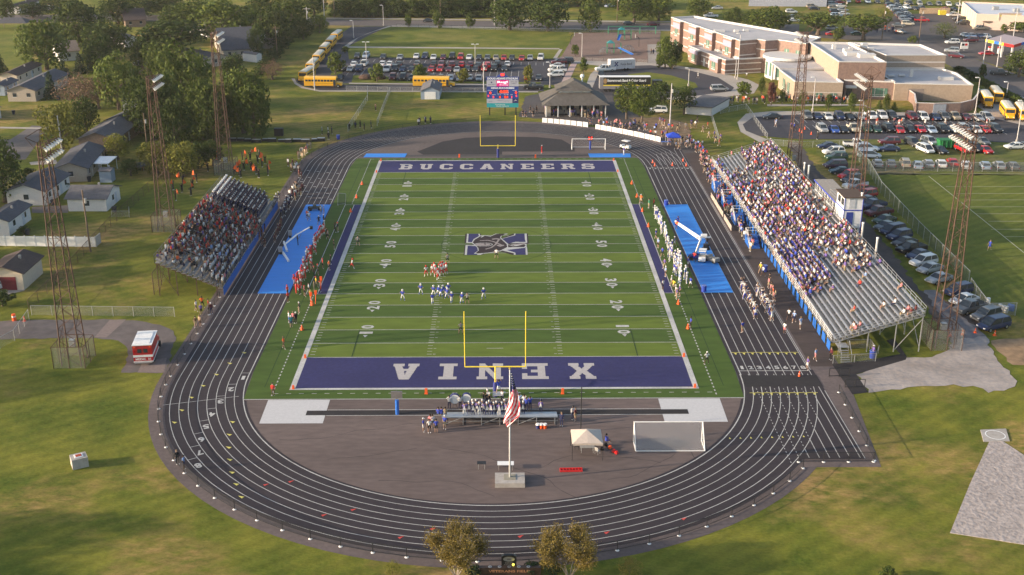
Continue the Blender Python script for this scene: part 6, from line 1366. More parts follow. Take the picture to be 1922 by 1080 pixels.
for i,(px_,py_) in enumerate(((1071,84),(1199,88))):
 t=tag(empty("basketball_hoop",(*G(px_,py_),0)),["basketball hoop on a curved black pole at the left of the playground","basketball hoop on a curved black pole at the right of the playground"][i],"basketball hoop","playground hoops");mb=MB();s_=1 if i==0 else -1;mb.path([(0,0,0),(0,0,2.6),(s_*.4,0,3.2),(s_*1.2,0,3.4)],.1,6);mb.build("pole",BLACK,t);mb=MB();mb.box(s_*1.2 -.04,s_*1.2+.04,-.8,.8,2.9,4.0);mb.build("backboard",STEEL,t)
# trampoline and small yard things
t=tag(empty("trampoline",(*G(265,317),0)),"black round trampoline in a back yard","trampoline");mb=MB();mb.tube((0,0,.8),(0,0,.85),2.1,20);mb.build("jumping_mat",BLACK,t)
mb=MB();
for a in range(6):mb.tube((2*math.cos(a*1.05),2*math.sin(a*1.05),0),(2*math.cos(a*1.05),2*math.sin(a*1.05),.8),.05,4)
mb.build("leg_frame",STEEL,t)
# instrument cases and equipment behind the small grandstand
for i in range(12):
 px_=438+i*15+rnd.uniform(-3,3);py_=267+rnd.uniform(-2,2);mb=MB();a,b_,c=rnd.uniform(.5,1.1),rnd.uniform(.3,.5),rnd.uniform(.5,.9)
 mb.box(-a,a,-b_,b_,0,c);mb.box(-a*.9,a*.9,-b_*.9,b_*.9,c,c+.06,1);o=mb.build("equipment_case",[BLACK,STEEL],None,(*G(px_,py_),0));tag(o,"black equipment case on the grass, %s from the left in the long row"%ordi(i),"case","equipment cases behind the small grandstand")
mb=MB();mb.box(-1.0,1.0,-.5,.5,.2,1.9);o=mb.build("equipment_trolley",BLACK,None,(*G(524,256),0));tag(o,"tall black equipment trolley behind the row of cases","trolley")
t=tag(empty("planting_pile",(*G(687,148),0)),"low mound of brown bushes in the parking island","shrub");mb=MB();mb.ball((0,0,.3),2.2,0,10,6,.45);mb.ball((3.4,0,.3),2.4,0,10,6,.4);mb.build("brush_mound",mat("brush_brown",(.085,.05,.035),.95,.3,2,bump=.8),t)
for i,(px_,py_) in enumerate(((100,385),(52,441),(215,398),(26,215),(262,246),(228,280),(110,188),(168,341))):
 t=tag(empty("wheeled_bin",(*G(px_,py_),0),i*.7),"dark wheeled bin beside a house, %s from the near side"%ordi((2,0,1,6,5,4,7,3)[i]),"bin","wheeled bins beside the houses");mb=MB();mb.loft([[(-.25,-.28,0),(.25,-.28,0),(.25,.28,0),(-.25,.28,0)],[(-.32,-.36,.95),(.32,-.36,.95),(.32,.36,.95),(-.32,.36,.95)]]);mb.build("bin_body",mat("dark_bin",(.03,.035,.05),.5),t);mb=MB();mb.box(-.34,.34,-.38,.38,.95,1.02);mb.build("lid",BLACK,t)
# ================================================================== VEHICLES
PAINT={}
PC=dict(white=(.62,.62,.61),silver=(.34,.35,.36),grey=(.13,.135,.14),dark=(.035,.038,.045),black=(.012,.012,.014),red=(.40,.015,.02),maroon=(.10,.012,.02),navy=(.018,.03,.085),blue=(.03,.08,.32),green=(.02,.055,.035),tan=(.30,.26,.20),purple=(.065,.025,.055),yellow=(.7,.42,.02),teal=(.012,.04,.05),lightblue=(.30,.37,.46),cream=(.50,.44,.34))
CN=dict(white="white",silver="silver",grey="grey",dark="dark grey",black="black",red="red",maroon="maroon",navy="navy blue",blue="blue",green="dark green",tan="tan",purple="dark purple",yellow="yellow",teal="blackish teal",lightblue="pale blue",cream="cream")
def paint(c):
 if c not in PAINT:PAINT[c]=mat("car_paint_"+c,PC[c],.28,.03,1,.15 if c in ('silver','grey') else 0,spec=.5)
 return PAINT[c]
HEADL=mat("headlight_glass",(.7,.7,.68),.15,.03);TAILL=mat("taillight_red",(.35,.01,.01),.3,.05);TRIM=mat("car_trim",(.02,.02,.02),.6);RIM=mat("wheel_rim",(.4,.4,.4),.35,.1,3,.6)
def sec(x,w,z0,z1,tw=None):
 """one cross-section ring of the hull at station x"""
 tw=w*.93 if tw is None else tw;b_=.10
 return [(x,-w+b_,z0),(x,w -b_,z0),(x,w,z0+b_),(x,w,(z0+z1)/2),(x,tw,z1 -.04),(x,tw -.08,z1),(x,-tw+.08,z1),(x,-tw,z1 -.04),(x,-w,(z0+z1)/2),(x,-w,z0+b_)]
def car_proto(kind):
 K=dict(sedan=(4.7,.90,.95,1.45,[(-2.35,.70,.78),(-2.2,.85,.90),(-1.5,.90,.98),(0,.90,.95),(1.1,.90,.93),(2.0,.86,.80),(2.33,.72,.66)],[(-1.75,.98),(-1.05,1.40),(.25,1.45),(1.15,.95)]),
suv=(4.7,.94,1.08,1.76,[(-2.33,.86,1.02),(-2.25,.92,1.08),(0,.94,1.08),(1.1,.94,1.06),(2.0,.90,.98),(2.33,.80,.84)],[(-2.22,1.10),(-1.95,1.72),(.3,1.76),(1.2,1.07)]),
minivan=(4.9,.95,1.02,1.75,[(-2.42,.88,.98),(-2.3,.94,1.02),(0,.95,1.02),(1.3,.94,.98),(2.1,.90,.86),(2.42,.78,.72)],[(-2.35,1.04),(-2.1,1.70),(.6,1.75),(1.75,.98)]),
pickup=(5.5,.96,1.05,1.80,[(-2.75,.92,1.02),(-2.6,.96,1.06),(-.7,.96,1.06),(.2,.96,1.06),(1.6,.95,1.05),(2.5,.92,1.0),(2.75,.82,.86)],[(-.75,1.08),(-.55,1.76),(.75,1.80),(1.45,1.07)]),
van=(5.2,.98,1.1,2.1,[(-2.6,.95,1.08),(0,.98,1.1),(1.6,.96,1.05),(2.4,.9,.95),(2.6,.8,.8)],[(-2.58,1.12),(-2.5,2.05),(1.0,2.1),(1.9,1.08)]))[kind]
 L,hw,belt,top,st,gh=K
 b_=MB();b_.loft([sec(x,w_,.28 if abs(x)<L/2 -.1 else .42,z) for x,w_,z in st])
 g=MB()  # glass house
 (x0,z0),(x1,z1),(x2,z2),(x3,z3)=gh;gw,rw=hw*.90,hw*.74
 v=[(x0,-gw,z0 -.03),(x3,-gw,z3 -.03),(x3,gw,z3 -.03),(x0,gw,z0 -.03),(x1,-rw,z1 -.05),(x2,-rw,z2 -.05),(x2,rw,z2 -.05),(x1,rw,z1 -.05)]
 g.add(v,[(0,1,5,4),(1,2,6,5),(2,3,7,6),(3,0,4,7),(4,5,6,7)])
 r_=MB();r_.loft([[(x1 -.05,-rw*1.02,z1 -.06),(x1 -.05,rw*1.02,z1 -.06),(x1+.05,rw*.92,z1+.01),(x1+.05,-rw*.92,z1+.01)],[(x2+.05,-rw*1.02,z2 -.06),(x2+.05,rw*1.02,z2 -.06),(x2 -.05,rw*.92,z2+.01),(x2 -.05,-rw*.92,z2+.01)]])
 for s_ in (-1,1):  # pillars
  for (xa,za),(xb,zb) in (((x0,z0),(x1,z1)),((x3,z3),(x2,z2)),(((x0+x3)/2 -.2,(z0+z3)/2),((x1+x2)/2 -.1,z2))):r_.tube((xa,s_*(gw+.01),za -.03),(xb,s_*(rw+.01),zb -.05),.045,4)
 if kind=='pickup':bed=MB();bed.box(-2.6,-.85,-.80,.80,1.062,1.075)
 w_=MB();w_.tube((0,-.1,0),(0,.1,0),.34 if kind in ('suv','pickup','van') else .32,14);rm=MB();rm.tube((0,-.112,0),(0,.112,0),.2,10)
 h=MB();h.box(-.04,.05,-.16,.16,-.08,.08);tl=MB();tl.box(-.05,.04,-.11,.11,-.13,.13)
 d=dict(body=b_.mesh("car_body",paint("white")),glass=g.mesh("car_windows",GLASS),roof=r_.mesh("car_roof",paint("white")),wheel=w_.mesh("wheel",RUBBER),rim=rm.mesh("rim",RIM),head=h.mesh("headlight",HEADL),tail=tl.mesh("taillight",TAILL),L=L,hw=hw,belt=belt,st=st,bed=bed.mesh("load_bed",TRIM) if kind=='pickup' else None)
 d['body'].polygons.foreach_set("use_smooth",[False]*len(d['body'].polygons))
 return d
PROTO={k:car_proto(k) for k in ("sedan","suv","minivan","pickup","van")}
def obj_paint(o,m):o.material_slots[0].link='OBJECT';o.material_slots[0].material=m
KN=dict(sedan="sedan",suv="SUV",minivan="minivan",pickup="pickup truck",van="van")
def car(x,y,head,kind,col,label,group,detail=True,sc=1.0):
 P=PROTO[kind];t=tag(empty("parked_car" if "moving" not in label else "car",(x,y,.03),head),label,{"pickup":"pickup truck","suv":"car","sedan":"car"}.get(kind,"van"),group);t.scale=(sc,sc,sc)
 obj_paint(link("car_body",P['body'],t),paint(col));obj_paint(link("car_roof",P['roof'],t),paint(col));link("car_windows",P['glass'],t)
 if P['bed']:link("load_bed",P['bed'],t)
 if detail:
  for sx in (-1,1):
   for sy in (-1,1):
    w_=link("wheel",P['wheel'],t,(sx*P['L']*.31,sy*(P['hw'] -.09),.33));link("rim",P['rim'],w_)
  for sy in (-1,1):
   link("headlight",P['head'],t,(P['L']/2 -.06,sy*P['hw']*.66,P['st'][-1][2] -.08));link("taillight",P['tail'],t,(-P['L']/2+.05,sy*P['hw']*.78,P['belt'] -.28))
 return t
TK=dict(s='sedan',u='suv',m='minivan',p='pickup',v='van')
CK=dict(w='white',s='silver',g='grey',d='dark',k='black',r='red',m='maroon',n='navy',b='blue',e='green',t='tan',p='purple',y='yellow',l='lightblue',a='teal',c='cream')
def row(pts,head,where,group,conv=None,detail=True,jit=3,order="from the left",flip=False):
 """pts: (x, y, 'colour kind') in photo points"""
 n=len(pts)
 for i,(a,b_,ck) in enumerate(pts):
  px_,py_=conv(a,b_) if conv else (a,b_);x,y=G(px_,py_+1.5)
  h_=head+R(rnd.uniform(-jit,jit))+(math.pi if (flip and i%3==1) else 0);c,k=CK[ck[0]],TK[ck[1]]
  car(x,y,h_,k,c,"%s %s, %s %s %s"%(CN[c],KN[k].replace("pickup truck","pickup"),ordi(i),order,where),group,detail)
D92=R(-93)
row([(671,107,'ds'),(687.5,107,'lu'),(719.5,109,'ds'),(751,110,'ss'),(782,108,'ws'),(798,108.5,'nu'),(814,110,'ws'),(832,110,'ms'),(849,108.5,'ku'),(865,110,'ru'),(881,110,'ws'),(899,110.5,'ds'),(915,110.5,'gs'),(931,111,'ts'),(946,111,'rs'),(961,111,'ds'),(979.5,112,'rs'),(995,111,'ss'),(1015,111,'wu')],D92,"in the scoreboard lot's back row","cars in the back row of the lot behind the scoreboard")
row([(740,492,'ws'),(815,488,'wp'),(955,488,'ws'),(1010,490,'ws'),(1080,490,'ds'),(1215,486,'gs'),(1340,488,'ds'),(1400,492,'mu'),(1475,496,'mu'),(1548,494,'rs'),(1612,494,'ms'),(1672,500,'ds'),(1742,503,'ru'),(1815,492,'du'),(1890,490,'ws')],R(88),"in the scoreboard lot's second row","cars in the second row of the lot behind the scoreboard",Z2)
row([(645,528,'ku'),(712,530,'ss'),(778,528,'nu'),(985,530,'wp'),(1045,528,'du'),(1105,530,'ns'),(1170,532,'ks'),(1322,530,'rs'),(1387,530,'ru'),(1452,532,'ms'),(1512,534,'ss'),(1590,528,'ds'),(1652,530,'ds'),(1718,526,'ru'),(1790,526,'ku'),(1868,524,'ds')],D92,"in the scoreboard lot's third row","cars in the third row of the lot behind the scoreboard",Z2)
row([(635,592,'ks'),(1030,592,'mu'),(1105,592,'ku'),(1175,594,'ds'),(1330,592,'ds'),(1390,594,'gs'),(1462,598,'ls'),(1532,600,'ss'),(1606,596,'ss'),(1676,598,'ss'),(2040,592,'ru'),(2125,596,'ds')],D92,"in the scoreboard lot's front row","cars in the front row of the lot behind the scoreboard",Z2)
row([(1063,117,'du'),(1049,119,'mu'),(1046,126,'ws'),(1046,134,'wp'),(1043,143,'wu')],R(186),"in the column ending the scoreboard lot","cars in the column at the lot's right end",order="from the far end")
SL_="school lot"
row([(298,882,'gu'),(373,884,'ns'),(452,886,'ws'),(540,886,'nu'),(615,890,'ks'),(690,885,'ss'),(775,880,'wp'),(858,882,'wu'),(928,882,'du'),(1082,888,'mu'),(1165,890,'wu'),(1255,890,'ns'),(1318,888,'gu'),(1395,885,'tp'),(1480,890,'ms'),(1572,896,'ss'),(1640,892,'su')],R(-88),"in the back row of the "+SL_,"cars in the back row of the school lot",Z4)
row([(410,980,'su'),(498,984,'bs'),(567,984,'ks'),(640,974,'cp'),(737,978,'eu'),(812,982,'es'),(905,978,'ku'),(985,986,'rs'),(1065,980,'ks'),(1140,982,'rs'),(1222,986,'ls'),(1310,982,'ku'),(1400,982,'ws'),(1470,980,'su'),(1555,984,'ws'),(1625,984,'rs'),(1705,980,'du')],R(-88),"in the front row of the "+SL_,"cars in the front row of the school lot",Z4)
car(*G(*Z4(35,890)),R(185),"sedan","dark","dark grey sedan parked across the left end of the school lot","cars in the school lot")
row([(605,528,'ss'),(725,532,'gs'),(850,530,'tu'),(965,545,'ls'),(1060,532,'ss'),(1175,532,'ws'),(1275,520,'rs'),(1395,545,'ws'),(1570,550,'ls'),(1695,548,'ss'),(1815,552,'gs')],R(80),"in the grass row along the practice field fence","cars along the practice field fence",Z7)
row([(920,345,'du'),(1070,335,'su'),(1148,340,'ds'),(1035,402,'wm'),(1165,410,'ks'),(1375,400,'ru'),(1480,395,'ku'),(1545,330,'gs'),(1570,408,'rs')],R(-78),"among overflow cars round the green dumpster","overflow cars on the worn grass",Z7)
row([(710,335,'mu'),(705,395,'ns'),(1840,375,'ws'),(1905,372,'ds')],R(183),"parked sideways on the worn grass","overflow cars parked sideways",Z7)
row([(160,372,'ns'),(210,425,'wu'),(235,475,'eu'),(225,545,'pm'),(275,598,'as')],R(185),"in the grass group beside the lane","cars at the far end of the lane",Z7,order="from the far end")
row([(410,355,'wp'),(515,395,'lu'),(530,455,'lm')],R(-5),"in the trio beside the second right tower","cars right of the tower",Z7,order="from the far end")
ln=[(610,255,'ru'),(632,288,'du'),(655,325,'wp'),(718,368,'rp'),(735,402,'ru'),(735,440,'gs'),(790,478,'np'),(832,530,'mp'),(875,588,'es'),(885,635,'gs'),(935,668,'nm'),(985,712,'nu'),(1025,757,'ds'),(1075,805,'kp'),(1132,852,'ns'),(1165,905,'wu'),(1215,955,'ss'),(1282,1030,'ss'),(1426,1125,'nu'),(1470,1190,'ws'),(1515,1248,'gp'),(1632,1310,'gu'),(1690,1378,'nm')]
row(ln,R(207),"in the line behind the long grandstand","cars in line behind the long grandstand",ZB,order="from the far end")
# far rows beyond the school
FARG="small distant cars beyond the school"
far=[]
cs="wsgdkrnwsdlwsgtd"
for i in range(17):far.append((1592+i*18.2 -(12 if i>6 else 0),3.5+i*.62,cs[(i*5)%16]+('u' if i%3 else 's')))
row(far,R(-95),"in the top row by the upper field","cars in the top row beyond the school",None,True)
far=[(1671+i*3.4,11+i*3.3,cs[(i*7+3)%16]+('s' if i%2 else 'u')) for i in range(11)]
row(far,R(8),"in the slanting column near the shop","cars in the slanting column beyond the school",None,True,order="from the far end")
far=[(1681+i*3.6,11.5+i*3.2,cs[(i*3+1)%16]+'s') for i in range(9)]
row(far,R(188),"in the twin slanting column near the shop","cars in the twin slanting column",None,True,order="from the far end")
far=[(1560+(i%2)*15+i*1.2,2+i*3.6,cs[(i*3+2)%16]+('s' if i%2 else 'u')) for i in range(9)]
row(far,R(5),"in the shaded column behind the school","cars in the shaded column beyond the school",None,True,order="from the far end")
far=[(1520+(i%3)*4,0+i*3.5,cs[(i*11+2)%16]+('s' if i%2 else 'u')) for i in range(6)]
row(far,R(5),"in the short column behind the school","cars in the short column beyond the school",None,True,order="from the far end")
row([(1485,24,'wu'),(1489,33,'gs'),(1490,40,'ws')],R(8),"in the shade behind the school trees","cars in the shade behind the school",order="from the far end")
row([(1702,16,'wu'),(1717,17.5,'ds'),(1730,18,'du'),(1775,19,'rs'),(1790,19,'ks')],R(-80),"in the second far row before the tan wall","cars in the second far row")
row([(1790,30,'wp'),(1800,38,'ku'),(1806,45,'du'),(1839,55,'tp')],R(185),"beside the shop's side wall","cars beside the shop",order="from the far end")
row([(1811,68.5,'ls'),(1824,69,'ls'),(1838,69.5,'ns'),(1851,70,'ls')],R(-85),"in the small row below the shop","cars in the small row below the shop")
for px_,py_,h_,k,c,lb in ((805,41,2,"sedan","dark","dark grey moving sedan on the road beyond the left lawn"),(1180,46,3,"sedan","dark","dark grey moving sedan on the road beyond the playground"),(1226,48,3,"sedan","maroon","maroon moving sedan on the road beyond the playground"),(1144,13,40,"sedan","lightblue","pale blue sedan in the shade behind the tall oval tree"),(1346,17,175,"sedan","silver","silver sedan in the lot behind the classroom wing"),(1334,32,185,"pickup","white","white pickup truck just behind the classroom wing roof"),(1350,170,5,"minivan","silver","silver minivan alone on the loop drive"),(1128,143,-95,"suv","dark","dark SUV behind the white trailer truck on the loop"),(1001,167,178,"pickup","black","black pickup truck in the lane behind the scoreboard"),(1787,82,178,"suv","white","white moving SUV on the side road nearest the sign"),(1786,98,160,"suv","silver","silver moving SUV on the side road"),(1795,108,-30,"suv","maroon","maroon moving SUV on the side road"),(1876,140,-20,"pickup","dark","dark grey moving pickup on the side road by the bus yard"),(1822,78,180,"suv","maroon","maroon SUV turning beside the white roadside sign"),(1686,50,-15,"sedan","grey","grey moving sedan among the people at the crossroads"),(1689,62,-50,"sedan","black","black moving sedan at the crossroads"),(1704,47,-10,"suv","cream","cream and red SUV at the head of the slanting column"),(1730,40,-8,"pickup","red","red pickup truck right of the slanting column"),(1851,103,180,"sedan","red","red sports car at the fuel station"),(1608,66,0,"sedan","green","dark green sedan under the round trees"),(1562,66,0,"sedan","red","red sedan between the round trees"),(3,540,60,"van","white","white van in the driveway of the cream garage"),(1235,211,170,"suv","white","white SUV under the grove of trees"),(265,122,30,"sedan","silver","silver sedan on the street between the big left trees"),(100,18,0,"suv","silver","silver SUV parked across the far left road"),(1562,56,5,"suv","silver","silver SUV behind the left round tree")):
 car(*G(px_,py_+1),R(h_),k,c,lb,"single cars on roads and drives")
# ---- school buses
def bus(x,y,head,label,L=10.4,group="yellow school buses",roofc=None):
 t=tag(empty("school_bus",(x,y,.03),head),label,"school bus",group);YB=mat("bus_yellow",(.78,.40,.02),.4,.04);hl=L/2;RW=roofc or mat("bus_roof_cream",(.60,.54,.43),.5,.05)
 mb=MB();mb.loft([[(x_,-1.18,.55),(x_,1.18,.55),(x_,1.2,2.2),(x_,1.12,2.72),(x_,-1.12,2.72),(x_,-1.2,2.2)] for x_ in (-hl,hl -1.5)])
 mb.loft([[(hl -1.5,-1.05,.55),(hl -1.5,1.05,.55),(hl -1.5,1.0,1.55),(hl -1.5,-1.0,1.55)],[(hl,-.9,.6),(hl,.9,.6),(hl,.8,1.3),(hl,-.8,1.3)]]);mb.build("body",YB,t)
 mb=MB();mb.loft([[(x_,-1.13,2.722),(x_,1.13,2.722),(x_,.8,2.98),(x_,0,3.06),(x_,-.8,2.98)] for x_ in (-hl+.02,hl -1.52)]);mb.build("roof",RW,t)
 nw=9
 for s_ in (-1,1):
  for i in range(nw):mb=MB();x0_=-hl+.35+i*(L -2.6)/nw;mb.box(x0_,x0_+.72,*sorted((s_*1.202,s_*1.215)),1.72,2.28);mb.build("window",GLASS,t)
  mb=MB();mb.box(-hl+.1,hl -1.6,*sorted((s_*1.2,s_*1.225)),1.28,1.36);mb.box(-hl+.1,hl -1.6,*sorted((s_*1.19,s_*1.215)),.75,.82);mb.build("stripe",BLACK,t)
 mb=MB();mb.box(hl -1.5,hl -1.48,-1.0,1.0,1.6,2.45);mb.build("windscreen",GLASS,t);mb=MB();mb.box(-hl -.02,-hl -.003,-.8,.8,1.7,2.4);mb.build("rear_window",GLASS,t)
 mb=MB();mb.box(hl -2.3,hl -1.6,-1.225,-1.203,.6,2.3);mb.build("door",GLASS,t)
 for sx in (-hl+2.6,hl -1.0):
  for sy in (-1,1):mb=MB();mb.tube((sx,sy*.85,.5),(sx,sy*1.16,.5),.5,12);w_=mb.build("wheel",RUBBER,t);mb=MB();mb.tube((sx,sy*1.16,.5),(sx,sy*1.175,.5),.24,8);mb.build("rim",RIM,w_)
 for sy in (-1,1):mb=MB();mb.box(hl -.02,hl+.02,sy*.6 -.12,sy*.6+.12,.8,1.0);mb.build("headlight",HEADL,t)
 mb=MB();mb.box(hl,hl+.12,-1.0,1.0,.45,.65);mb.build("bumper",BLACK,t);return t
cols_=["nearest","second","third","fourth","fifth","farthest"]
for i,(cxp,cyp) in enumerate(((569,136),(580,120),(592,104),(604,89),(616,75.5),(627,64))):
 x,y=G(cxp,cyp,3.0);bus(x,y+5.2,R((-98,-92,-91,-91,-91,-94)[i]),"school bus with cream roof, %s in the queue at the upper left"%cols_[i])
bus(*G(608,164),R(-4),"yellow school bus side on at the left of the lane behind the grass",roofc=mat("bus_roof_yellow",(.72,.42,.08),.5,.05));bus(*G(815,164),R(-4),"yellow school bus side on behind the blue shed",11.5,roofc=MATS["bus_roof_yellow"])
for i,(px_,py_,lb) in enumerate(((1850,197,"school bus farthest left in the service yard"),(1869,189,"school bus behind the leftmost one in the service yard"),(1890,219,"school bus nearest the camera in the service yard"),(1917,222,"school bus cut by the right edge of the photo"))):
 bus(*G(px_,py_),R(-104),lb)
# ambulance
t=tag(empty("ambulance",(-45.2,-45.2,0),R(97)),"red and white box ambulance parked on the old drive","ambulance");RED2=mat("rescue_red",(.42,.02,.025),.35,.04)
mb=MB();mb.box(-2.7,1.7,-1.2,1.2,.55,1.15);mb.box(-2.7,1.7,-1.2,1.2,1.45,2.75);mb.build("box_body",RED2,t)
mb=MB();mb.box(-2.72,1.91,-1.22,1.22,1.15,1.45);mb.box(-2.73,1.9,-1.22,1.22,.45,.6);mb.build("white_stripe",WHITE,t)
mb=MB();mb.box(-2.75,1.95,-1.24,1.24,2.75,2.86);mb.box(-2.3,1.5,-.9,.9,2.86,2.92);mb.build("roof",WHITE,t)
mb=MB();mb.loft([sec(1.9,1.0,.5,2.1,.9),sec(2.7,1.0,.5,2.0,.85),sec(3.2,1.0,.5,1.35),sec(4.2,.95,.55,1.2)]);mb.build("cab",RED2,t)
mb=MB();mb.box(2.72,3.1,-.8,.8,1.42,1.95);mb.build("windscreen",GLASS,t)
for y_ in (-.38,.38):mb=MB();mb.box(-2.725,-2.705,y_ -.26,y_+.26,1.75,2.3);mb.build("rear_window",GLASS,t)
for y_ in (-.95,.95):mb=MB();mb.box(-2.73,-2.705,y_ -.12,y_+.12,1.8,2.1);mb.build("taillight",TAILL,t);mb=MB();mb.box(-2.73,-2.705,y_ -.12,y_+.12,2.45,2.65);mb.build("warning_light",ORANGE,t)
mb=MB();put_text(mb,"MEDIC  31",lambda u,v:(-2.735,-u,.88+v),0,.03,1.9,.3);mb.build("rear_lettering",WHITE,t)
mb=MB();mb.box(-2.95,-2.7,-1.1,1.1,.4,.52);mb.build("rear_bumper",STEEL,t)
for sx in (-1.5,3.2):
 for sy in (-1,1):mb=MB();mb.tube((sx,sy*.85,.42),(sx,sy*1.21,.42),.42,12);mb.build("wheel",RUBBER,t)
# band trailer
t=tag(empty("semi_trailer",(*G(1172,171),0),.0),"long black and silver band trailer with yellow stripe and white script","trailer");hl=6.9
mb=MB();mb.box(-hl+1.0,hl,-1.25,1.25,1.9,3.95);mb.build("upper_body",mat("trailer_black",(.02,.02,.02),.4),t)
mb=MB();mb.box(-hl,-hl+1.0,-1.25,1.25,.8,3.95);mb.box(-hl+1.0,hl,-1.25,1.25,.8,1.6);mb.build("lower_body",mat("trailer_grey",(.24,.23,.24),.5),t)
mb=MB();mb.box(-hl+1.0,hl,-1.26,1.26,1.6,1.9);mb.build("yellow_stripe",YEL,t);mb=MB();mb.box(-hl,hl,-1.25,1.25,3.95,4.02);mb.build("roof",WHITE,t)
mb=MB();put_text(mb,"Beavercreek Band & Color Guard",lambda u,v:(.4+u,-1.262,3.1+v),0,.03,10.4,.75);mb.build("side_lettering",WHITE,t)
mb=MB();mb.add([(-hl+1.5+.5*math.cos(a),-1.256,2.9+.75*math.sin(a)) for a in [k*math.pi/8 for k in range(16)]],[tuple(range(16))]);mb.build("round_emblem",mat("tan_emblem",(.35,.22,.1),.6),t)
for sx in (-5.2,-4.1,4.6):
 for sy in (-1,1):mb=MB();mb.tube((sx,sy*.85,.5),(sx,sy*1.2,.5),.5,12);mb.build("wheel",RUBBER,t)
mb=MB();mb.box(hl+.6,hl+3.2,-1.1,1.1,.8,3.0);mb.loft([sec(hl+3.2,1.0,.6,1.9),sec(hl+4.9,.9,.6,1.6)]);cbb=mb.build("tractor_cab",MATS["trailer_black"],t);mb=MB();mb.box(hl+3.2,hl+3.24,-.9,.9,2.0,2.8);mb.build("windscreen",GLASS,cbb)
for sy in (-1,1):mb=MB();mb.tube((hl+4.2,sy*.7,.5),(hl+4.2,sy*1.05,.5),.5,12);mb.build("wheel",RUBBER,t)
# white truck with trailer
t=tag(empty("box_trailer",(*G(1166,132),0),R(14)),"white box trailer with a dark emblem on the loop drive","trailer");mb=MB();mb.box(-3.9,3.9,-1.2,1.2,.6,3.2);mb.build("box_body",mat("trailer_white",(.5,.5,.53),.5),t);mb=MB();mb.box(-3.9,3.9,-1.2,1.2,3.2,3.28);mb.build("roof",WHITE,t)
mb=MB();slab(mb,'X',lambda u,v:(u,v),1.2,1.2,0,14);mb.v=[(-2.6+a,-1.21,1.5+b_) for a,b_,c in mb.v];mb.build("side_emblem",NAVYM,t);mb=MB();put_text(mb,"Xenia Band",lambda u,v:(1.0+u,-1.21,2.0+v),0,.02,3.6,.7);mb.build("side_lettering",MATS["grey_case"],t)
for sx in (.6,1.6):
 for sy in (-1,1):mb=MB();mb.tube((sx,sy*.95,.4),(sx,sy*1.22,.4),.4,10);mb.build("wheel",RUBBER,t)
car(*G(1136,134),R(188),"pickup","white","white pickup truck towing the white box trailer","single cars on roads and drives",sc=1.1)
# ================================================================== TREES
def leaf_mat(name,c1,c2,trans=.25):
 m=bpy.data.materials.new(name);m.use_nodes=True;t=m.node_tree;b=t.nodes["Principled BSDF"];b.inputs["Roughness"].default_value=.75;b.inputs["Specular IOR Level"].default_value=.15
 tc=t.nodes.new("ShaderNodeTexCoord");n1=t.nodes.new("ShaderNodeTexNoise");n1.inputs["Scale"].default_value=4.0;n1.inputs["Detail"].default_value=5;t.links.new(tc.outputs["Object"],n1.inputs[0])
 r=t.nodes.new("ShaderNodeValToRGB");r.color_ramp.elements[0].position=.32;r.color_ramp.elements[1].position=.68;r.color_ramp.elements[0].color=(*c1,1);r.color_ramp.elements[1].color=(*c2,1);t.links.new(n1.outputs[0],r.inputs[0])
 oi=t.nodes.new("ShaderNodeObjectInfo");mr=t.nodes.new("ShaderNodeMapRange");mr.inputs[3].default_value=.82;mr.inputs[4].default_value=1.18;t.links.new(oi.outputs["Random"],mr.inputs[0])
 v=t.nodes.new("ShaderNodeVectorMath");v.operation='SCALE';t.links.new(r.outputs[0],v.inputs[0]);t.links.new(mr.outputs[0],v.inputs[3]);t.links.new(v.outputs[0],b.inputs["Base Color"])
 tr=t.nodes.new("ShaderNodeBsdfTranslucent");mx=t.nodes.new("ShaderNodeMixShader");mx.inputs[0].default_value=trans;t.links.new(v.outputs[0],tr.inputs[0]);t.links.new(b.outputs[0],mx.inputs[1]);t.links.new(tr.outputs[0],mx.inputs[2]);t.links.new(mx.outputs[0],t.nodes["Material Output"].inputs[0]);MATS[name]=m;return m
LEAF=dict(dark=leaf_mat("dark_leaves",(.028,.050,.011),(.075,.100,.020)),mid=leaf_mat("green_leaves",(.046,.076,.013),(.115,.140,.026)),bright=leaf_mat("bright_leaves",(.065,.10,.016),(.15,.175,.03)),yellow=leaf_mat("yellow_green_leaves",(.10,.11,.018),(.21,.20,.035)),autumn=leaf_mat("autumn_leaves",(.14,.11,.028),(.27,.20,.05)),brown=leaf_mat("brownish_twigs",(.13,.075,.055),(.21,.14,.09),.15),conifer=leaf_mat("conifer_needles",(.018,.036,.018),(.04,.065,.022),.1),pine=leaf_mat("red_brown_leaves",(.10,.035,.03),(.16,.07,.05)))
BARK=mat("bark",(.12,.09,.07),.95,.25,5);BARKP=mat("pale_bark",(.30,.25,.2),.95,.2,5)
def quad_leaf(V,F,c,n,s,rg):
 n=n/(np.linalg.norm(n)+1e-9);a=np.cross(n,rg.normal(size=3));a/=np.linalg.norm(a)+1e-9;b_=np.cross(n,a);o=len(V)
 s2=s*rg.uniform(.55,1.0);V+=[tuple(c+a*s),tuple(c+b_*s2),tuple(c -a*s),tuple(c -b_*s2)];F.append((o,o+1,o+2,o+3))
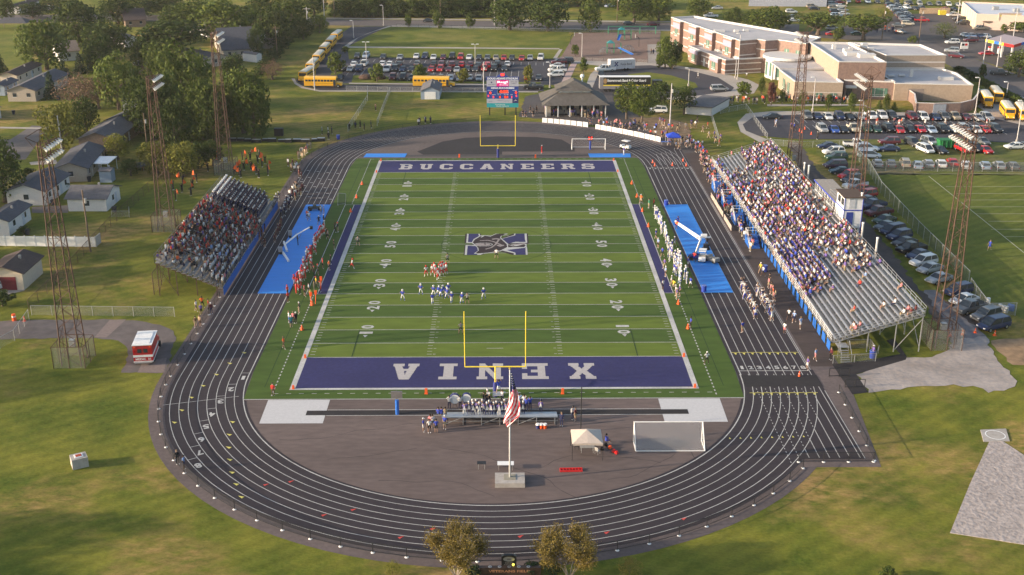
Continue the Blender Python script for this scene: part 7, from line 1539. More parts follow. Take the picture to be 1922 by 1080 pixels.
def crown_mesh(name,seed,shape="round",nl=22,per=110,leaf=.052,gap=.0,scatter=.0):
 """unit crown: radius 1 in x and y, from z=0 to z=2; lobes of many small leaf faces"""
 rg=np.random.default_rng(seed);V,F=[],[];lobes=[]
 for i in range(nl):
  f=(i+.5)/nl;z=1 -2*f;th=i*2.39996+rg.uniform(-.3,.3);rr=math.sqrt(max(0,1 -z*z))
  k=rg.uniform(.52,.78);zc=z
  if shape=="oval":w_=1.0
  rr=rr**(.55 if z<0 else .9);p=np.array([math.cos(th)*rr*k,math.sin(th)*rr*k,1+zc*(k*.92 if z>0 else .72)]);lr=rg.uniform(.24,.42)
  if shape=="flat":p[2]=1.0+zc*.35*k+.25;lr*=.9
  if shape=="cone":zz=2*f;w_=(1 -f)*.75+.08;p=np.array([math.cos(th)*w_*.6,math.sin(th)*w_*.6,zz*.98]);lr=.16+.30*(1 -f)
  if shape=="vase":p[:2]*=(.55+.5*(p[2]/2));
  lobes.append((p,lr))
 if shape!="cone":lobes.append((np.array([0,0,1.0]),.55));lobes.append((np.array([0,0,1.45]),.45))
 for p,lr in lobes:
  m_=int(per*(lr/.33)**2)
  for _ in range(m_):
   d=rg.normal(size=3);d/=np.linalg.norm(d);r_=lr*(1 -abs(rg.normal(0,.16)));r_*=1+scatter*rg.normal()
   c=p+d*r_*np.array([1,1,.85])
   if c[2]<.02:continue
   if noise.noise(Vector(c*3.1+seed))<-.28+gap:continue
   quad_leaf(V,F,c,d+rg.normal(size=3)*.55,leaf*rg.uniform(.7,1.3),rg)
 me=bpy.data.meshes.new(name);me.from_pydata(V,[],F);me.materials.append(LEAF['mid']);me.update();return me
CROWN=dict(round=[crown_mesh("crown",1),crown_mesh("crown",2,nl=26),crown_mesh("crown",3,nl=18)],oval=[crown_mesh("crown",4,nl=24),crown_mesh("crown",5,nl=20)],flat=[crown_mesh("crown",6,"flat",26),crown_mesh("crown",7,"flat",20)],cone=[crown_mesh("crown",8,"cone",18,120,.06)],small=[crown_mesh("crown",9,nl=12,per=70,leaf=.10,scatter=.1),crown_mesh("crown",10,nl=10,per=60,leaf=.10,scatter=.1)],sparse=[crown_mesh("crown",11,nl=26,per=95,leaf=.030,gap=.12,scatter=.15),crown_mesh("crown",12,"vase",nl=24,per=95,leaf=.030,gap=.1,scatter=.15)])
def trunk_mb(h,r_,crown_r,seed,limbs=7,up=.6):
 rg=random.Random(seed);mb=MB();bend=[(rg.uniform(-.15,.15),rg.uniform(-.15,.15)) for _ in range(4)]
 pts=[(0,0,0),(bend[0][0],bend[0][1],h*.3),(bend[1][0],bend[1][1],h*.6),(bend[2][0]*2,bend[2][1]*2,h*1.25)];rs=[r_*1.3,r_*.95,r_*.7,r_*.25]
 for i in range(3):mb.tube(pts[i],pts[i+1],rs[i],7,0,rs[i+1])
 for i in range(limbs):
  a=i*2.4+rg.uniform(-.3,.3);z0_=h*rg.uniform(.45,.95);L=crown_r*rg.uniform(.55,.85);q1=(math.cos(a)*L*.45,math.sin(a)*L*.45,z0_+L*up*.55);q2=(math.cos(a)*L,math.sin(a)*L,z0_+L*up*1.1)
  mb.tube((0,0,z0_),q1,r_*.42,5,0,r_*.25);mb.tube(q1,q2,r_*.25,5,0,r_*.08)
 return mb
TRUNKS={}
def tree(px_,py_,top,wpx,kind,col,label,group=None,bark=None,cz=.02,name=None):
 """base at photo point, crown top at photo row 'top', crown width in photo points"""
 x,y=G(px_,py_);d=Vector((x -CAM[0],y -CAM[1],-CAM[2])).length;rr=wpx/2/F_PX*d;lo,hi=0,60
 for _ in range(40):  # height whose top projects to row 'top'
  m_=(lo+hi)/2;v=Vector((x,y,m_)) -Vector(CAM);zz=v.dot(_fw);sy=540 -F_PX*v.dot(_up)/zz
  if sy>top:lo=m_
  else:hi=m_
 H=lo*1.02;z0_=H*cz;t=tag(empty(name or "tree",(x,y,0),rnd.uniform(0,6.28)),label,"tree" if not (name and 'shrub' in name) else "shrub",group)
 ms=CROWN[kind];rr*=1.1;c=link("crown",rnd.choice(ms),t,(0,0,z0_));c.scale=(rr,rr,(H -z0_)/2);c.material_slots[0].link='OBJECT';c.material_slots[0].material=LEAF[col]
 tr=trunk_mb(z0_+(H -z0_)*.35,max(.12,rr*.075),rr,int(px_*7+py_));tr.build("trunk",bark or BARK,t)
 return t
TL=[
(88,132,30,84,'round','mid',"large dense tree right of the park lawn"),(62,34,2,52,'round','dark',"round dark tree beside the far left road"),(14,40,-8,30,'round','dark',"dark tree at the far left edge beyond the pavilion"),
(150,88,-6,84,'round','dark',"very large dark tree left of the upper houses"),(205,112,33,84,'round','dark',"broad dark tree above the slate roofs"),(222,46,-8,60,'round','dark',"tall dark tree at the upper edge, left side"),(98,20,-15,40,'round','dark',"tree at the top edge beside the round dark one"),
(268,34,-12,60,'round','dark',"shaded tree at the upper edge right of the road"),(312,30,-14,60,'round','mid',"green tree at the upper edge before the bright one"),
(122,150,112,30,'cone','conifer',"middle one of four dark conifers in a garden"),(152,139,101,28,'cone','conifer',"second dark conifer from the right in a garden"),(176,133,90,32,'cone','conifer',"rightmost dark conifer in a garden"),(97,186,136,30,'cone','conifer',"lowest dark conifer beside the pale grey house"),
(150,205,134,92,'sparse','brown',"bare pinkish tree in front of the conifers"),(186,205,140,62,'sparse','brown',"second bare brownish tree right of the pinkish one"),
(224,206,92,78,'oval','mid',"upright green tree with a visible trunk above the gabled roof"),(118,280,186,74,'oval','yellow',"yellow green tree above the near left tower"),(164,252,178,46,'oval','dark',"dark tree right of the yellow green one"),
(330,118,28,130,'flat','dark',"very wide spreading dark tree in the upper left"),(372,62,-6,90,'round','mid',"green tree left of the bright green one"),(420,78,-4,108,'round','bright',"bright green tree in the upper left centre"),(298,130,72,54,'round','mid',"green tree under the wide spreading one"),
(345,215,70,92,'oval','mid',"tallest light green tree of the large grove"),(292,262,150,78,'oval','dark',"dark tree on the left of the large grove"),(330,290,176,70,'oval','dark',"dark tree low in the middle of the large grove"),(382,262,140,74,'oval','mid',"green tree on the right of the large grove"),(362,268,232,60,'round','mid',"round green tree below the large grove"),(310,200,128,60,'oval','mid',"green tree behind the large grove"),
(458,250,122,92,'oval','mid',"big upright tree behind the far left tower"),(432,240,175,44,'oval','dark',"smaller dark tree left of the big upright one"),
(10,380,246,78,'round','dark',"big dark green tree at the left edge"),(222,300,246,50,'round','yellow',"small yellow green tree beside the patio cover"),(296,326,262,62,'round','yellow',"yellow green bushy tree left of the middle left tower"),(345,332,262,66,'round','yellow',"yellow green bushy tree right of the middle left tower"),(372,318,262,46,'round','dark',"dark bushy tree right of the yellow green ones"),
(5,575,543,40,'small','dark',"dark bush by the white van"),(0,142,95,36,'cone','conifer',"drooping conifer at the left edge"),
(600,62,27,34,'round','bright',"bright willow like tree above the bus queue"),(516,92,2,62,'round','dark',"dark tree at the top left of the bus queue"),(550,60,-14,70,'round','mid',"tree behind the willow like one"),(570,74,30,36,'round','dark',"dark tree left of the willow like one"),(512,150,110,50,'sparse','brown',"bare pinkish tree left of the bus queue"),(484,110,40,30,'round','dark',"dark tree over the garden fence"),(535,40,-16,50,'round','mid',"tree at the top edge above the willow like one"),(590,30,-14,50,'round','dark',"dark tree at the corner of the far road"),
(957,57,-14,74,'round','dark',"large dark tree left of the pair beyond the far lawn"),(1029,59,-12,74,'round','dark',"large dark tree with a visible trunk beyond the far lawn"),(1108,60,-8,46,'oval','mid',"tall oval tree in front of the far road"),(1190,42,-14,62,'round','mid',"green tree left of the school roof"),(1236,40,-16,56,'round','bright',"bright green tree at the left end of the school roof"),(1160,20,-20,44,'round','dark',"dark tree at the top edge above the swing frame"),
(1310,30,-6,46,'round','mid',"round tree behind the classroom wing"),(1377,50,12,40,'round','mid',"small round tree behind the classroom wing roof"),(1440,62,9,72,'round','mid',"wide round tree behind the classroom wing roof"),(1411,56,14,40,'round','dark',"round tree left of the wide one behind the school"),(1463,52,18,40,'round','mid',"round tree at the left of the row behind the school"),
(1535,66,20,88,'flat','mid',"spreading tree behind the school, left of the pair"),(1620,76,22,86,'flat','mid',"spreading tree behind the school, right of the pair"),(1660,40,12,40,'sparse','yellow',"thin yellow green tree behind the right spreading one"),(1573,78,48,24,'small','mid',"small shrub like tree between the spreading pair"),(1713,82,66,16,'small','bright',"small young tree by the crossroads pole"),(1773,72,40,46,'sparse','bright',"thin tree on the verge before the shop"),(1884,62,44,14,'small','bright',"small bright tree before the shop front"),(1912,60,40,26,'small','mid',"bush at the right edge by the shop"),
(1912,145,88,56,'round','mid',"round green tree at the right edge below the fuel station"),(1248,128,64,32,'round','mid',"round tree by the left end of the school front"),(1268,124,72,26,'round','dark',"darker tree right of the round one by the school"),(1238,128,98,18,'small','mid',"small bush below the round tree by the school"),(1262,130,104,18,'small','mid',"small bush near the school lawn lamp post"),
(1396,184,150,30,'small','bright',"small tree before the tallest pole by the school"),
(1176,224,150,52,'round','mid',"leftmost tree of the grove right of the concession stand"),(1204,231,155,50,'round','mid',"front tree of the grove right of the concession stand"),(1240,208,150,44,'round','dark',"back tree of the grove right of the concession stand"),(1284,215,158,44,'round','dark',"rightmost tree of the grove right of the concession stand"),
(630,139,94,30,'small','bright',"young tree on the island at the left of the parking lot"),(708,154,116,28,'small','bright',"young tree in the planting bed, first from the left"),(789,157,118,26,'small','bright',"young tree in the planting bed, second from the left"),(870,156,126,24,'small','yellow',"young tree in the planting bed, third from the left"),(991,158,119,20,'small','yellow',"thin young tree at the right end of the planting bed"),(648,100,86,12,'small','mid',"tiny tree by the bus queue kerb"),(1095,138,105,14,'small','mid',"thin young tree right of the brick path"),(1080,106,82,14,'small','bright',"tiny tree on the playground edge"),
(1447,198,150,16,'small','pine',"small dark red tree before the rotunda"),
(823,54,20,22,'small','mid',"young tree before the far road, left one"),(882,55,22,16,'small','mid',"young tree before the far road, right one"),(767,52,26,12,'small','mid',"faint young tree before the far road"),
(266,250,132,62,'oval','dark',"dark tree on the far left flank of the large grove"),(306,170,84,62,'round','mid',"green tree between the wide spreading one and the grove"),(404,268,168,56,'oval','dark',"dark tree just left of the far left tower"),(372,196,96,66,'oval','mid',"second tallest tree of the large grove"),(316,250,128,70,'oval','dark',"dark inner tree of the large grove"),(400,312,258,44,'round','dark',"low dark tree beside the colour guard"),(340,262,190,76,'round','mid',"broad tree in the middle of the large grove"),(478,262,150,64,'oval','mid',"tree right of the big upright one"),(250,176,120,46,'oval','mid',"slim green tree right of the one above the gabled roof"),(130,30,-10,46,'round','dark',"dark tree on the far left road verge"),(336,60,4,64,'round','dark',"dark tree behind the wide spreading one"),(470,66,4,56,'oval','mid',"tree right of the bright green one"),(492,40,-16,58,'round','dark',"dark tree at the top edge right of the bright one"),(190,132,62,54,'round','dark',"dark tree over the rightmost conifer"),(64,92,44,40,'round','mid',"tree behind the large dense one by the park"),(268,128,66,46,'round','dark',"dark tree left of the wide spreading one"),(440,160,96,44,'round','dark',"dark tree before the slate roofed houses"),(246,330,296,40,'round','dark',"low dark tree by the trampoline"),
(1843,150,118,12,'small','dark',"small dark tree on the side road verge"),
]
for a in TL:tree(*a,group="trees around the stadium and houses",cz=.14 if "grove right" in a[6] else .02)
for i,px_ in enumerate(range(640,930,17)):
 tree(px_+rnd.uniform(-4,4),31+rnd.uniform(-3,1),rnd.uniform(-16,2),rnd.uniform(38,56),rnd.choice(['round','oval']),rnd.choice(['dark','dark','mid']),"woodland edge tree beyond the far road, %s from the left"%ordi(i),group="woodland trees beyond the far road")
for i in range(26):px_=630+i*12.5;tree(px_+rnd.uniform(-4,4),33+rnd.uniform(-1,1),rnd.uniform(16,23),rnd.uniform(16,24),'small',rnd.choice(['dark','mid']),"roadside bush beyond the far road, %s from the left"%ordi(i),group="bushes beyond the far road",name="shrub")
for i,px_ in enumerate(range(1000,1250,28)):tree(px_,12+rnd.uniform(-3,3),-25,44,'round','dark',"tree at the top edge beyond the road, %s from the left"%ordi(i),group="trees at the top edge")
for i,(px_,py_,tp,w_,lb) in enumerate(((1429,178,143,12,"leftmost columnar tree before the school"),(1468,196,165,13,"columnar tree before the tan block, first"),(1505,203,168,14,"columnar tree before the tan block, second"),(1554,208,175,13,"columnar tree before the tan block, third"),(1597,212,172,14,"columnar tree left of the school entrance"),(1662,212,174,13,"columnar tree below the teal window"),(1650,206,188,16,"rounded conifer left of the columnar tree at the teal window"),(1677,210,192,18,"rounded conifer at the yard wall corner"))):
 tree(px_,py_,tp,w_,'cone' if 'rounded' in lb else 'oval','mid',lb,group="columnar trees before the school",cz=.06)
# hedge on the side road bank: separate shrubs
for i in range(22):f=i/21;tree(1800+f*130+rnd.uniform(-3,3),135+f*72+rnd.uniform(-3,3),123+f*68,20,'small',rnd.choice(['dark','mid']),"bank shrub beside the side road, %s from the far end"%ordi(i),group="shrubs on the road bank",name="shrub",cz=.05)
for i in range(11):f=i/10;tree(476+74*f,158 -88*f,140 -92*f,28,'small','dark',"fence line bush left of the bus queue, %s from the near end"%ordi(i),group="bushes along the fence by the buses",name="shrub")
# garden shrubs round the houses
for i,(px_,py_) in enumerate(((345,250),(40,400),(120,355),(55,330),(270,250),(300,225),(110,225),(45,440),(235,262),(205,300),(460,100),(470,62),(285,118))):tree(px_,py_,py_ -16,22,'small','dark',"garden shrub near the houses, %s of its kind from the near side"%ordi(i),group="garden shrubs",name="shrub",cz=.05)
# trees beyond the left edge whose shade falls across the near grass
for i,(x,y,h,r_) in enumerate(((-98,-98,17,6.5),(-90,-95,13,6),(-112,-106,19,8),(-88,-59.5,10.5,5.5),(-112,-120,20,9),(-119,-26,17,6),(-116,-14,18,6.5),(-118,-2,17,6),(-116,10,18,6.5),(-119,22,18,6.5),(-124,36,19,7),(-132,52,19,7),(-140,68,18,7),(-134,20,20,7))):
 t=tag(empty("tree",(x,y,0)),"tree beyond the left edge whose shade crosses the lawns, %s"%ordi(i)+" of the row","tree","trees beyond the left edge");c=link("crown",CROWN['round'][i%3],t,(0,0,h*.2));c.scale=(r_,r_,h*.4);trunk_mb(h*.5,.35,r_,i).build("trunk",BARK,t)
# the two autumn trees by the memorial
def fine_tree(x,y,h,r_,seed,label):
 rg=np.random.default_rng(seed);rr=random.Random(seed);t=tag(empty("tree",(x,y,0)),label,"tree","autumn trees by the memorial");mb=MB();tips=[]
 def grow(p,d,L,rad,lv):
  q=p+d*L;mb.tube(p,q,rad,5,0,rad*.65,cap=False)
  if lv==0:tips.append((p,q));return
  for k in range(3 if lv>1 else 4):
   nd=(d+Vector((rr.gauss(0,.42),rr.gauss(0,.42),rr.uniform(-.05,.35)))).normalized();grow(q,nd,L*rr.uniform(.62,.82),rad*.6,lv -1)
   if lv<=2:tips.append((p.lerp(q,.5),q))
 base=Vector((0,0,.3));mb.tube((0,0,0),base,.13,6)
 for k in range(6):a=k*1.05+rr.uniform(-.2,.2);grow(base,Vector((math.cos(a)*.55,math.sin(a)*.55,1)).normalized(),h*.25,.07,3)
 xs=[(q.x**2+q.y**2)**.5 for _,q in tips];mb.build("trunk",BARKP,t);V,F=[],[]
 for p,q in tips:
  for _ in range(36):
   c=np.array(p.lerp(q,rr.random()))+rg.normal(size=3)*.26;quad_leaf(V,F,c,rg.normal(size=3),.062*rg.uniform(.7,1.3),rg)
 me=bpy.data.meshes.new("crown");me.from_pydata(V,[],F);me.materials.append(LEAF['autumn']);link("crown",me,t);return t,len(F)
fx,fy=G(857,1084);a_=fine_tree(fx,fy -.6,7.6,3,3,"yellow brown tree left of the memorial sign")
fx,fy=G(1068,1088);fine_tree(fx,fy -.4,7.2,3,8,"yellow brown tree right of the memorial sign")
for px_,py_,s_,lb,cl in ((736,1080,1.1,"small yellow green shrub left of the memorial trees",'yellow'),(1181,1084,1.4,"small yellow green shrub right of the memorial trees",'autumn'),(1020,1066,.5,"tiny yellow bush beside the memorial",'yellow'),(1000,1075,.8,"dark low shrub right of the memorial wall",'conifer'),(1040,1080,.9,"dark low shrub under the right memorial tree",'conifer'),(890,1082,.8,"dark low shrub left of the memorial wall",'conifer'),(1666,1088,.9,"dark tuft at the bottom edge of the grass",'dark')):
 x,y=G(px_,py_);t=tag(empty("shrub",(x,y,0)),lb,"shrub","shrubs by the memorial");c=link("crown",rnd.choice(CROWN['sparse' if s_>1 else 'small']),t,(0,0,.02));c.scale=(s_,s_,s_*.75);c.material_slots[0].link='OBJECT';c.material_slots[0].material=LEAF[cl]
 mb=MB();mb.tube((0,0,0),(.05,0,s_*.8),.04,5,0,.02);mb.build("trunk",BARK,t)
# ================================================================== PEOPLE
def skin_figure(name,J,E_,RAD,lab,sub):
 """one continuous body grown round a posed skeleton; every face gets the nearest bone's clothing slot"""
 names=list(J);me=bpy.data.meshes.new("sk");me.from_pydata([J[n] for n in names],[(names.index(a),names.index(b)) for a,b in E_],[])
 o=bpy.data.objects.new("sk",me);COL.objects.link(o);m=o.modifiers.new("s",'SKIN');m.use_smooth_shade=True;m.branch_smoothing=.3
 for i,n in enumerate(names):v=me.skin_vertices[0].data[i];r_=RAD[n];v.radius=r_ if isinstance(r_,tuple) else (r_,r_);v.use_root=(n=="pelvis")
 if sub:s=o.modifiers.new("u",'SUBSURF');s.levels=s.render_levels=sub
 dg=bpy.context.evaluated_depsgraph_get();dg.update();out=bpy.data.meshes.new_from_object(o.evaluated_get(dg));out.name=name
 bpy.data.objects.remove(o);bpy.data.meshes.remove(me)
 A=np.array([J[a] for a,b in E_]);B=np.array([J[b] for a,b in E_]);L=[lab[(a,b)] for a,b in E_]
 for p in out.polygons:
  c=np.array(p.center);d=B -A;t_=np.clip(((c -A)*d).sum(1)/(d*d).sum(1),0,1);k=int(np.argmin(((A+d*t_[:,None] -c)**2).sum(1)));sl=L[k]
  if isinstance(sl,tuple):sl=sl[0] if t_[k]<sl[2] else sl[1]
  p.material_index=sl
 return out
def joints(hip=.95,lean=0.0,arms="down",legs="stand",seat=False,hd=0.0):
 """metres; the figure faces +y"""
 J={};s,c=math.sin(lean),math.cos(lean);up=lambda h,x=0,f=0:(x,h*s+f*c,hip+h*c -f*s)
 J["pelvis"]=(0,0,hip);J["waist"]=up(.18);J["chest"]=up(.42);J["neck"]=up(.57);J["head"]=up(.68,0,.02+hd);J["crown"]=up(.80,0,.01+hd)
 for k,sx in (("l",-1),("r",1)):
  J["sh"+k]=up(.49,sx*.19)
  a={"down":((.06,-.28,.0),(.06,-.52,.06),(.055,-.61,.08)),"up":((.12,.22,.05),(.04,.48,.08),(.03,.57,.09)),"hips":((.20,-.22,-.05),(.07,-.42,.10),(.03,-.45,.14)),"fwd":((.05,-.20,.16),(-.02,-.14,.42),(-.04,-.12,.50)),"lap":((.06,-.27,.06),(-.02,-.36,.30),(-.05,-.36,.38)),"swing":((.07,-.26,sx*.12),(.05,-.44,sx*.28),(.04,-.50,sx*.34)),"play":((.10,-.14,.18),(-.04,.0,.34),(-.06,.05,.38)),"out":((.26,-.05,.02),(.50,.04,.04),(.58,.06,.05))}[arms]
  for nm,(dx,dz,dy) in zip(("el","wr","ha"),a):J[nm+k]=up(.49+dz,sx*(.19+dx),dy)
  J["hip"+k]=(sx*.10,0,hip -.03)
  if legs=="stand":q=((sx*.12,.02,hip*.53),(sx*.13,-.01,.09),(sx*.14,.15,.04))
  elif legs=="wide":q=((sx*.22,.06,hip*.54),(sx*.28,-.02,.09),(sx*.31,.13,.04))
  elif legs=="walk":q=((sx*.11,.14*sx,hip*.53),(sx*.11,.30*sx -.08,.10),(sx*.11,.30*sx+.06,.05))
  elif legs=="run":q=((sx*.11,.24*sx,hip*.58),(sx*.11,(.30 if sx>0 else -.55),.12 if sx>0 else .35),(sx*.11,(.46 if sx>0 else -.50),.07 if sx>0 else .25))
  elif legs=="crouch":q=((sx*.20,.26,hip*.62),(sx*.20,.02,.09),(sx*.21,.17,.04))
  elif legs=="sit":q=((sx*.13,.42,hip+.02),(sx*.13,.46,hip -.40),(sx*.13,.60,hip -.43))
  for nm,p in zip(("kn","an","to"),q):J[nm+k]=p
 E_=[("pelvis","waist"),("waist","chest"),("chest","neck"),("neck","head"),("head","crown")]
 for k in "lr":E_+=[("chest","sh"+k),("sh"+k,"el"+k),("el"+k,"wr"+k),("wr"+k,"ha"+k),("pelvis","hip"+k),("hip"+k,"kn"+k),("kn"+k,"an"+k),("an"+k,"to"+k)]
 return J,E_
SKIN,TOP,BOT,SHOE=0,1,2,3
def figure(name,style="long",sub=1,bulk=1.0,**kw):
 J,E_=joints(**kw);R_=dict(pelvis=(.155,.115),waist=(.145,.105),chest=(.175*bulk,.12),neck=(.06,.06),head=(.092,.105),crown=(.07,.075))
 for k in "lr":R_.update({"sh"+k:.07*bulk,"el"+k:.05,"wr"+k:.036,"ha"+k:.042,"hip"+k:.098,"kn"+k:.066,"an"+k:.045,"to"+k:.042})
 sleeve=TOP if style in ("long","uniform") else SKIN;low=BOT if style in ("long","uniform","player") else SKIN
 lab={("pelvis","waist"):(BOT,TOP,.45),("waist","chest"):TOP,("chest","neck"):(TOP,SKIN,.7),("neck","head"):SKIN,("head","crown"):SKIN}
 for k in "lr":
  lab.update({("chest","sh"+k):TOP,("sh"+k,"el"+k):(TOP,sleeve,.75),("el"+k,"wr"+k):(sleeve,sleeve,.5),("wr"+k,"ha"+k):SKIN,("pelvis","hip"+k):BOT,("hip"+k,"kn"+k):(BOT,low if style!="player" else BOT,.7),("kn"+k,"an"+k):(low,low if style!="player" else TOP,.35),("an"+k,"to"+k):SHOE})
 return skin_figure(name,J,E_,R_,lab,sub)
PD=[lin(255,255,255)]
CL={}
def cloth(n,c):
 if n not in CL:CL[n]=mat("cloth_"+n,c,.85,.08,8)
 return CL[n]
CC=dict(white=(.62,.61,.60),red=(.50,.035,.03),orange=(.80,.14,.03),royal=(.035,.06,.36),navy=(.018,.022,.07),black=(.016,.016,.018),grey=(.20,.20,.20),purple=(.12,.08,.28),tan=(.42,.30,.20),khaki=(.30,.24,.15),yellow=(.70,.50,.05),green=(.03,.18,.10),pink=(.60,.20,.22),maroon=(.10,.02,.025),denim=(.05,.07,.13),teal=(.02,.22,.26),lightblue=(.24,.34,.58),brown=(.10,.06,.04),skin1=(.36,.23,.17),skin2=(.27,.165,.12),skin3=(.09,.05,.035),hairb=(.03,.018,.012),hairl=(.19,.13,.08),lime=(.45,.65,.04))
for k_,v_ in CC.items():cloth(k_,v_)
def std_slots(me):
 ix=[q.material_index for q in me.polygons]
 me.materials.clear()
 for n in ("skin1","white","navy","white"):me.materials.append(CL[n])
 me.polygons.foreach_set("material_index",ix);return me
FIG=dict(stand=std_slots(figure("body",hip=.95)),short=std_slots(figure("body",style="short",hip=.95)),hips=std_slots(figure("body",style="short",hip=.95,arms="hips",legs="wide")),walk=std_slots(figure("body",style="short",hip=.95,arms="swing",legs="walk")),walkl=std_slots(figure("body",hip=.95,arms="swing",legs="walk")),
up=std_slots(figure("body",style="short",hip=.95,arms="up",legs="wide")),pstand=std_slots(figure("body",style="player",bulk=1.22,hip=.95,legs="wide",arms="down")),phips=std_slots(figure("body",style="player",bulk=1.22,hip=.95,legs="wide",arms="hips")),pcrouch=std_slots(figure("body",style="player",bulk=1.22,hip=.72,lean=.75,legs="crouch",arms="fwd",hd=.03)),prun=std_slots(figure("body",style="player",bulk=1.2,hip=.93,lean=.2,legs="run",arms="swing")),
play=std_slots(figure("body",style="uniform",hip=.95,arms="play")),sit=std_slots(figure("body",style="short",hip=.47,legs="sit",arms="lap")),sitlean=std_slots(figure("body",style="short",hip=.47,lean=.4,legs="sit",arms="lap")),sitlong=std_slots(figure("body",hip=.47,lean=.1,legs="sit",arms="lap")),out=std_slots(figure("body",style="uniform",hip=.95,arms="out",legs="wide")))
HIPZ=dict(pcrouch=.72,prun=.93,sit=.47,sitlean=.47,sitlong=.47)
LEAN=dict(pcrouch=.75,prun=.2,sitlean=.4,sitlong=.1)
def headpos(f):
 h,l=HIPZ.get(f,.95),LEAN.get(f,0);return (0,.72*math.sin(l)+.01,h+.72*math.cos(l))
def hm(kind):
 mb=MB()
 if kind=="helmet":mb.ball((0,0,.02),.152,0,12,8,1.0);mb.tube((-.10,.13,-.05),(.10,.13,-.05),.016,4,1);mb.tube((-.09,.14,-.01),(.09,.14,-.01),.014,4,1)
 elif kind=="hair":mb.ball((0,-.018,.035),.118,0,9,6,1.05,-.35)
 elif kind=="long":mb.ball((0,-.022,.03),.122,0,9,6,1.05,-.3);mb.tube((0,-.07,.0),(0,-.09,-.20),.085,7,0,.05)
 elif kind=="cap":mb.ball((0,0,.05),.118,0,9,5,.8,-.1);mb.box(-.07,.07,.09,.20,.045,.06)
 elif kind=="shako":mb.tube((0,0,.02),(0,0,.20),.11,9,0,.12);mb.tube((0,.02,.2),(0,.02,.38),.035,6,1,.015)
 me=mb.mesh({"helmet":"helmet","hair":"hair","long":"hair","cap":"cap","shako":"band_hat"}[kind],[CL["white"],CL["grey"]]);me.polygons.foreach_set("use_smooth",[True]*len(me.polygons));return me
HEADW={k:hm(k) for k in ("helmet","hair","long","cap","shako")}
PEOPLE=[]  # every figure: position, pose, clothes, words; the largest 300 become objects, the rest the crowd
def P(x,y,z,rz,pose,top,bot,head,hc,label,group,prio=0,shoe="white",skin=None,sc=1.0,extra=None):
 skin=skin or rnd.choice(("skin1","skin1","skin2","skin2","skin3"));PEOPLE.append(dict(x=x,y=y,z=z,rz=rz,pose=pose,top=top,bot=bot,head=head,hc=hc,label=label,group=group,prio=prio,shoe=shoe,skin=skin,sc=sc,extra=extra))
def PP(px_,py_,rz,pose,top,bot,head,hc,label,group=None,z=.05,**k):x,y=G(px_,py_,z);P(x,y,z,rz,pose,top,bot,head,hc,label,group,**k)
cw=dict(royal="royal blue",lightblue="light blue",hairb="dark",hairl="fair",denim="denim blue",lime="lime yellow")
def word(c):return cw.get(c,c)
# ---- players on the field
W0,Eo,N0,S0=math.pi/2,-math.pi/2,0.0,math.pi  # facing -x, +x, +y, -y
GR="players in red and white on the field"
redh=[(800,519),(812,517),(818,519),(824,516),(829,518),(834,516),(838,514),(822,525),(815,513),(831,511),(827,512)]
for i,(a,b_) in enumerate(redh):PP(a,b_,rnd.uniform(0,6.2),rnd.choice(("pstand","phips","pstand")),"white","red","helmet","red","player in white jersey and red helmet, %s from the left in the red huddle"%ordi(sorted(redh).index((a,b_))),GR,prio=3)
PP(661,505,Eo,"prun","white","red","helmet","red","football player in white and red running alone near the left sideline",GR,prio=3)
GB="players in blue and white on the field"
bl=[(756,565),(790,554),(812,572),(814,557),(822,555),(827,558),(832,554),(836,557),(839,562),(842,553),(848,570),(867,571),(908,562)]
for i,(a,b_) in enumerate(bl):PP(a,b_,rnd.uniform(-.5,.5),rnd.choice(("pstand","phips","prun")) if i not in (4,5,6,7) else "pcrouch","royal","white","helmet","white","player in blue jersey and white helmet, %s from the left on the field"%ordi(i),GB,prio=3)
for i,(a,b_,lb) in enumerate(((877,571,"referee in striped shirt at the right of the blue team"),(865,627,"referee in striped shirt alone by the near upright"),(932,486,"referee in striped shirt on the midfield emblem"),(672,462,"referee standing on the left team strip"),(840,496,"referee behind the red huddle"))):PP(a,b_,rnd.uniform(-.6,.6)+(3.1 if i==2 else 0),"hips","grey" if i!=2 else "white","black","cap","black",lb,"referees",prio=3,shoe="black")
# ---- sidelines
def line(pts,n,jx,jy,fn,srt=None):
 out=[];seg=[];tot=0
 for a,b_ in zip(pts,pts[1:]):L=math.hypot(b_[0] -a[0],b_[1] -a[1]);seg.append((a,b_,L));tot+=L
 for i in range(n):
  d=(i+rnd.uniform(.1,.9))/n*tot
  for a,b_,L in seg:
   if d<=L:f=d/L;out.append((a[0]+(b_[0] -a[0])*f+rnd.uniform(-jx,jx),a[1]+(b_[1] -a[1])*f+rnd.uniform(-jy,jy)));break
   d-=L
 for i,q in enumerate(out):fn(i,*q)
def lp(i,a,b_):
 k=rnd.random();PP(a,b_,Eo+rnd.uniform(-.5,.5),rnd.choice(("pstand","phips","pstand")),"white" if k<.75 else "red","red" if k<.9 else "white","helmet","red" if rnd.random()<.8 else "white","red and white player on the left sideline, %s in line from the far end"%ordi(i),"red and white players along the left sideline",prio=2)
line([(610,432),(600,448),(593,460),(588,475)],14,2.5,2,lp)
line([(588,475),(579,500),(566,525),(556,546)],30,8,3,lambda i,a,b_:lp(i+14,a,b_))
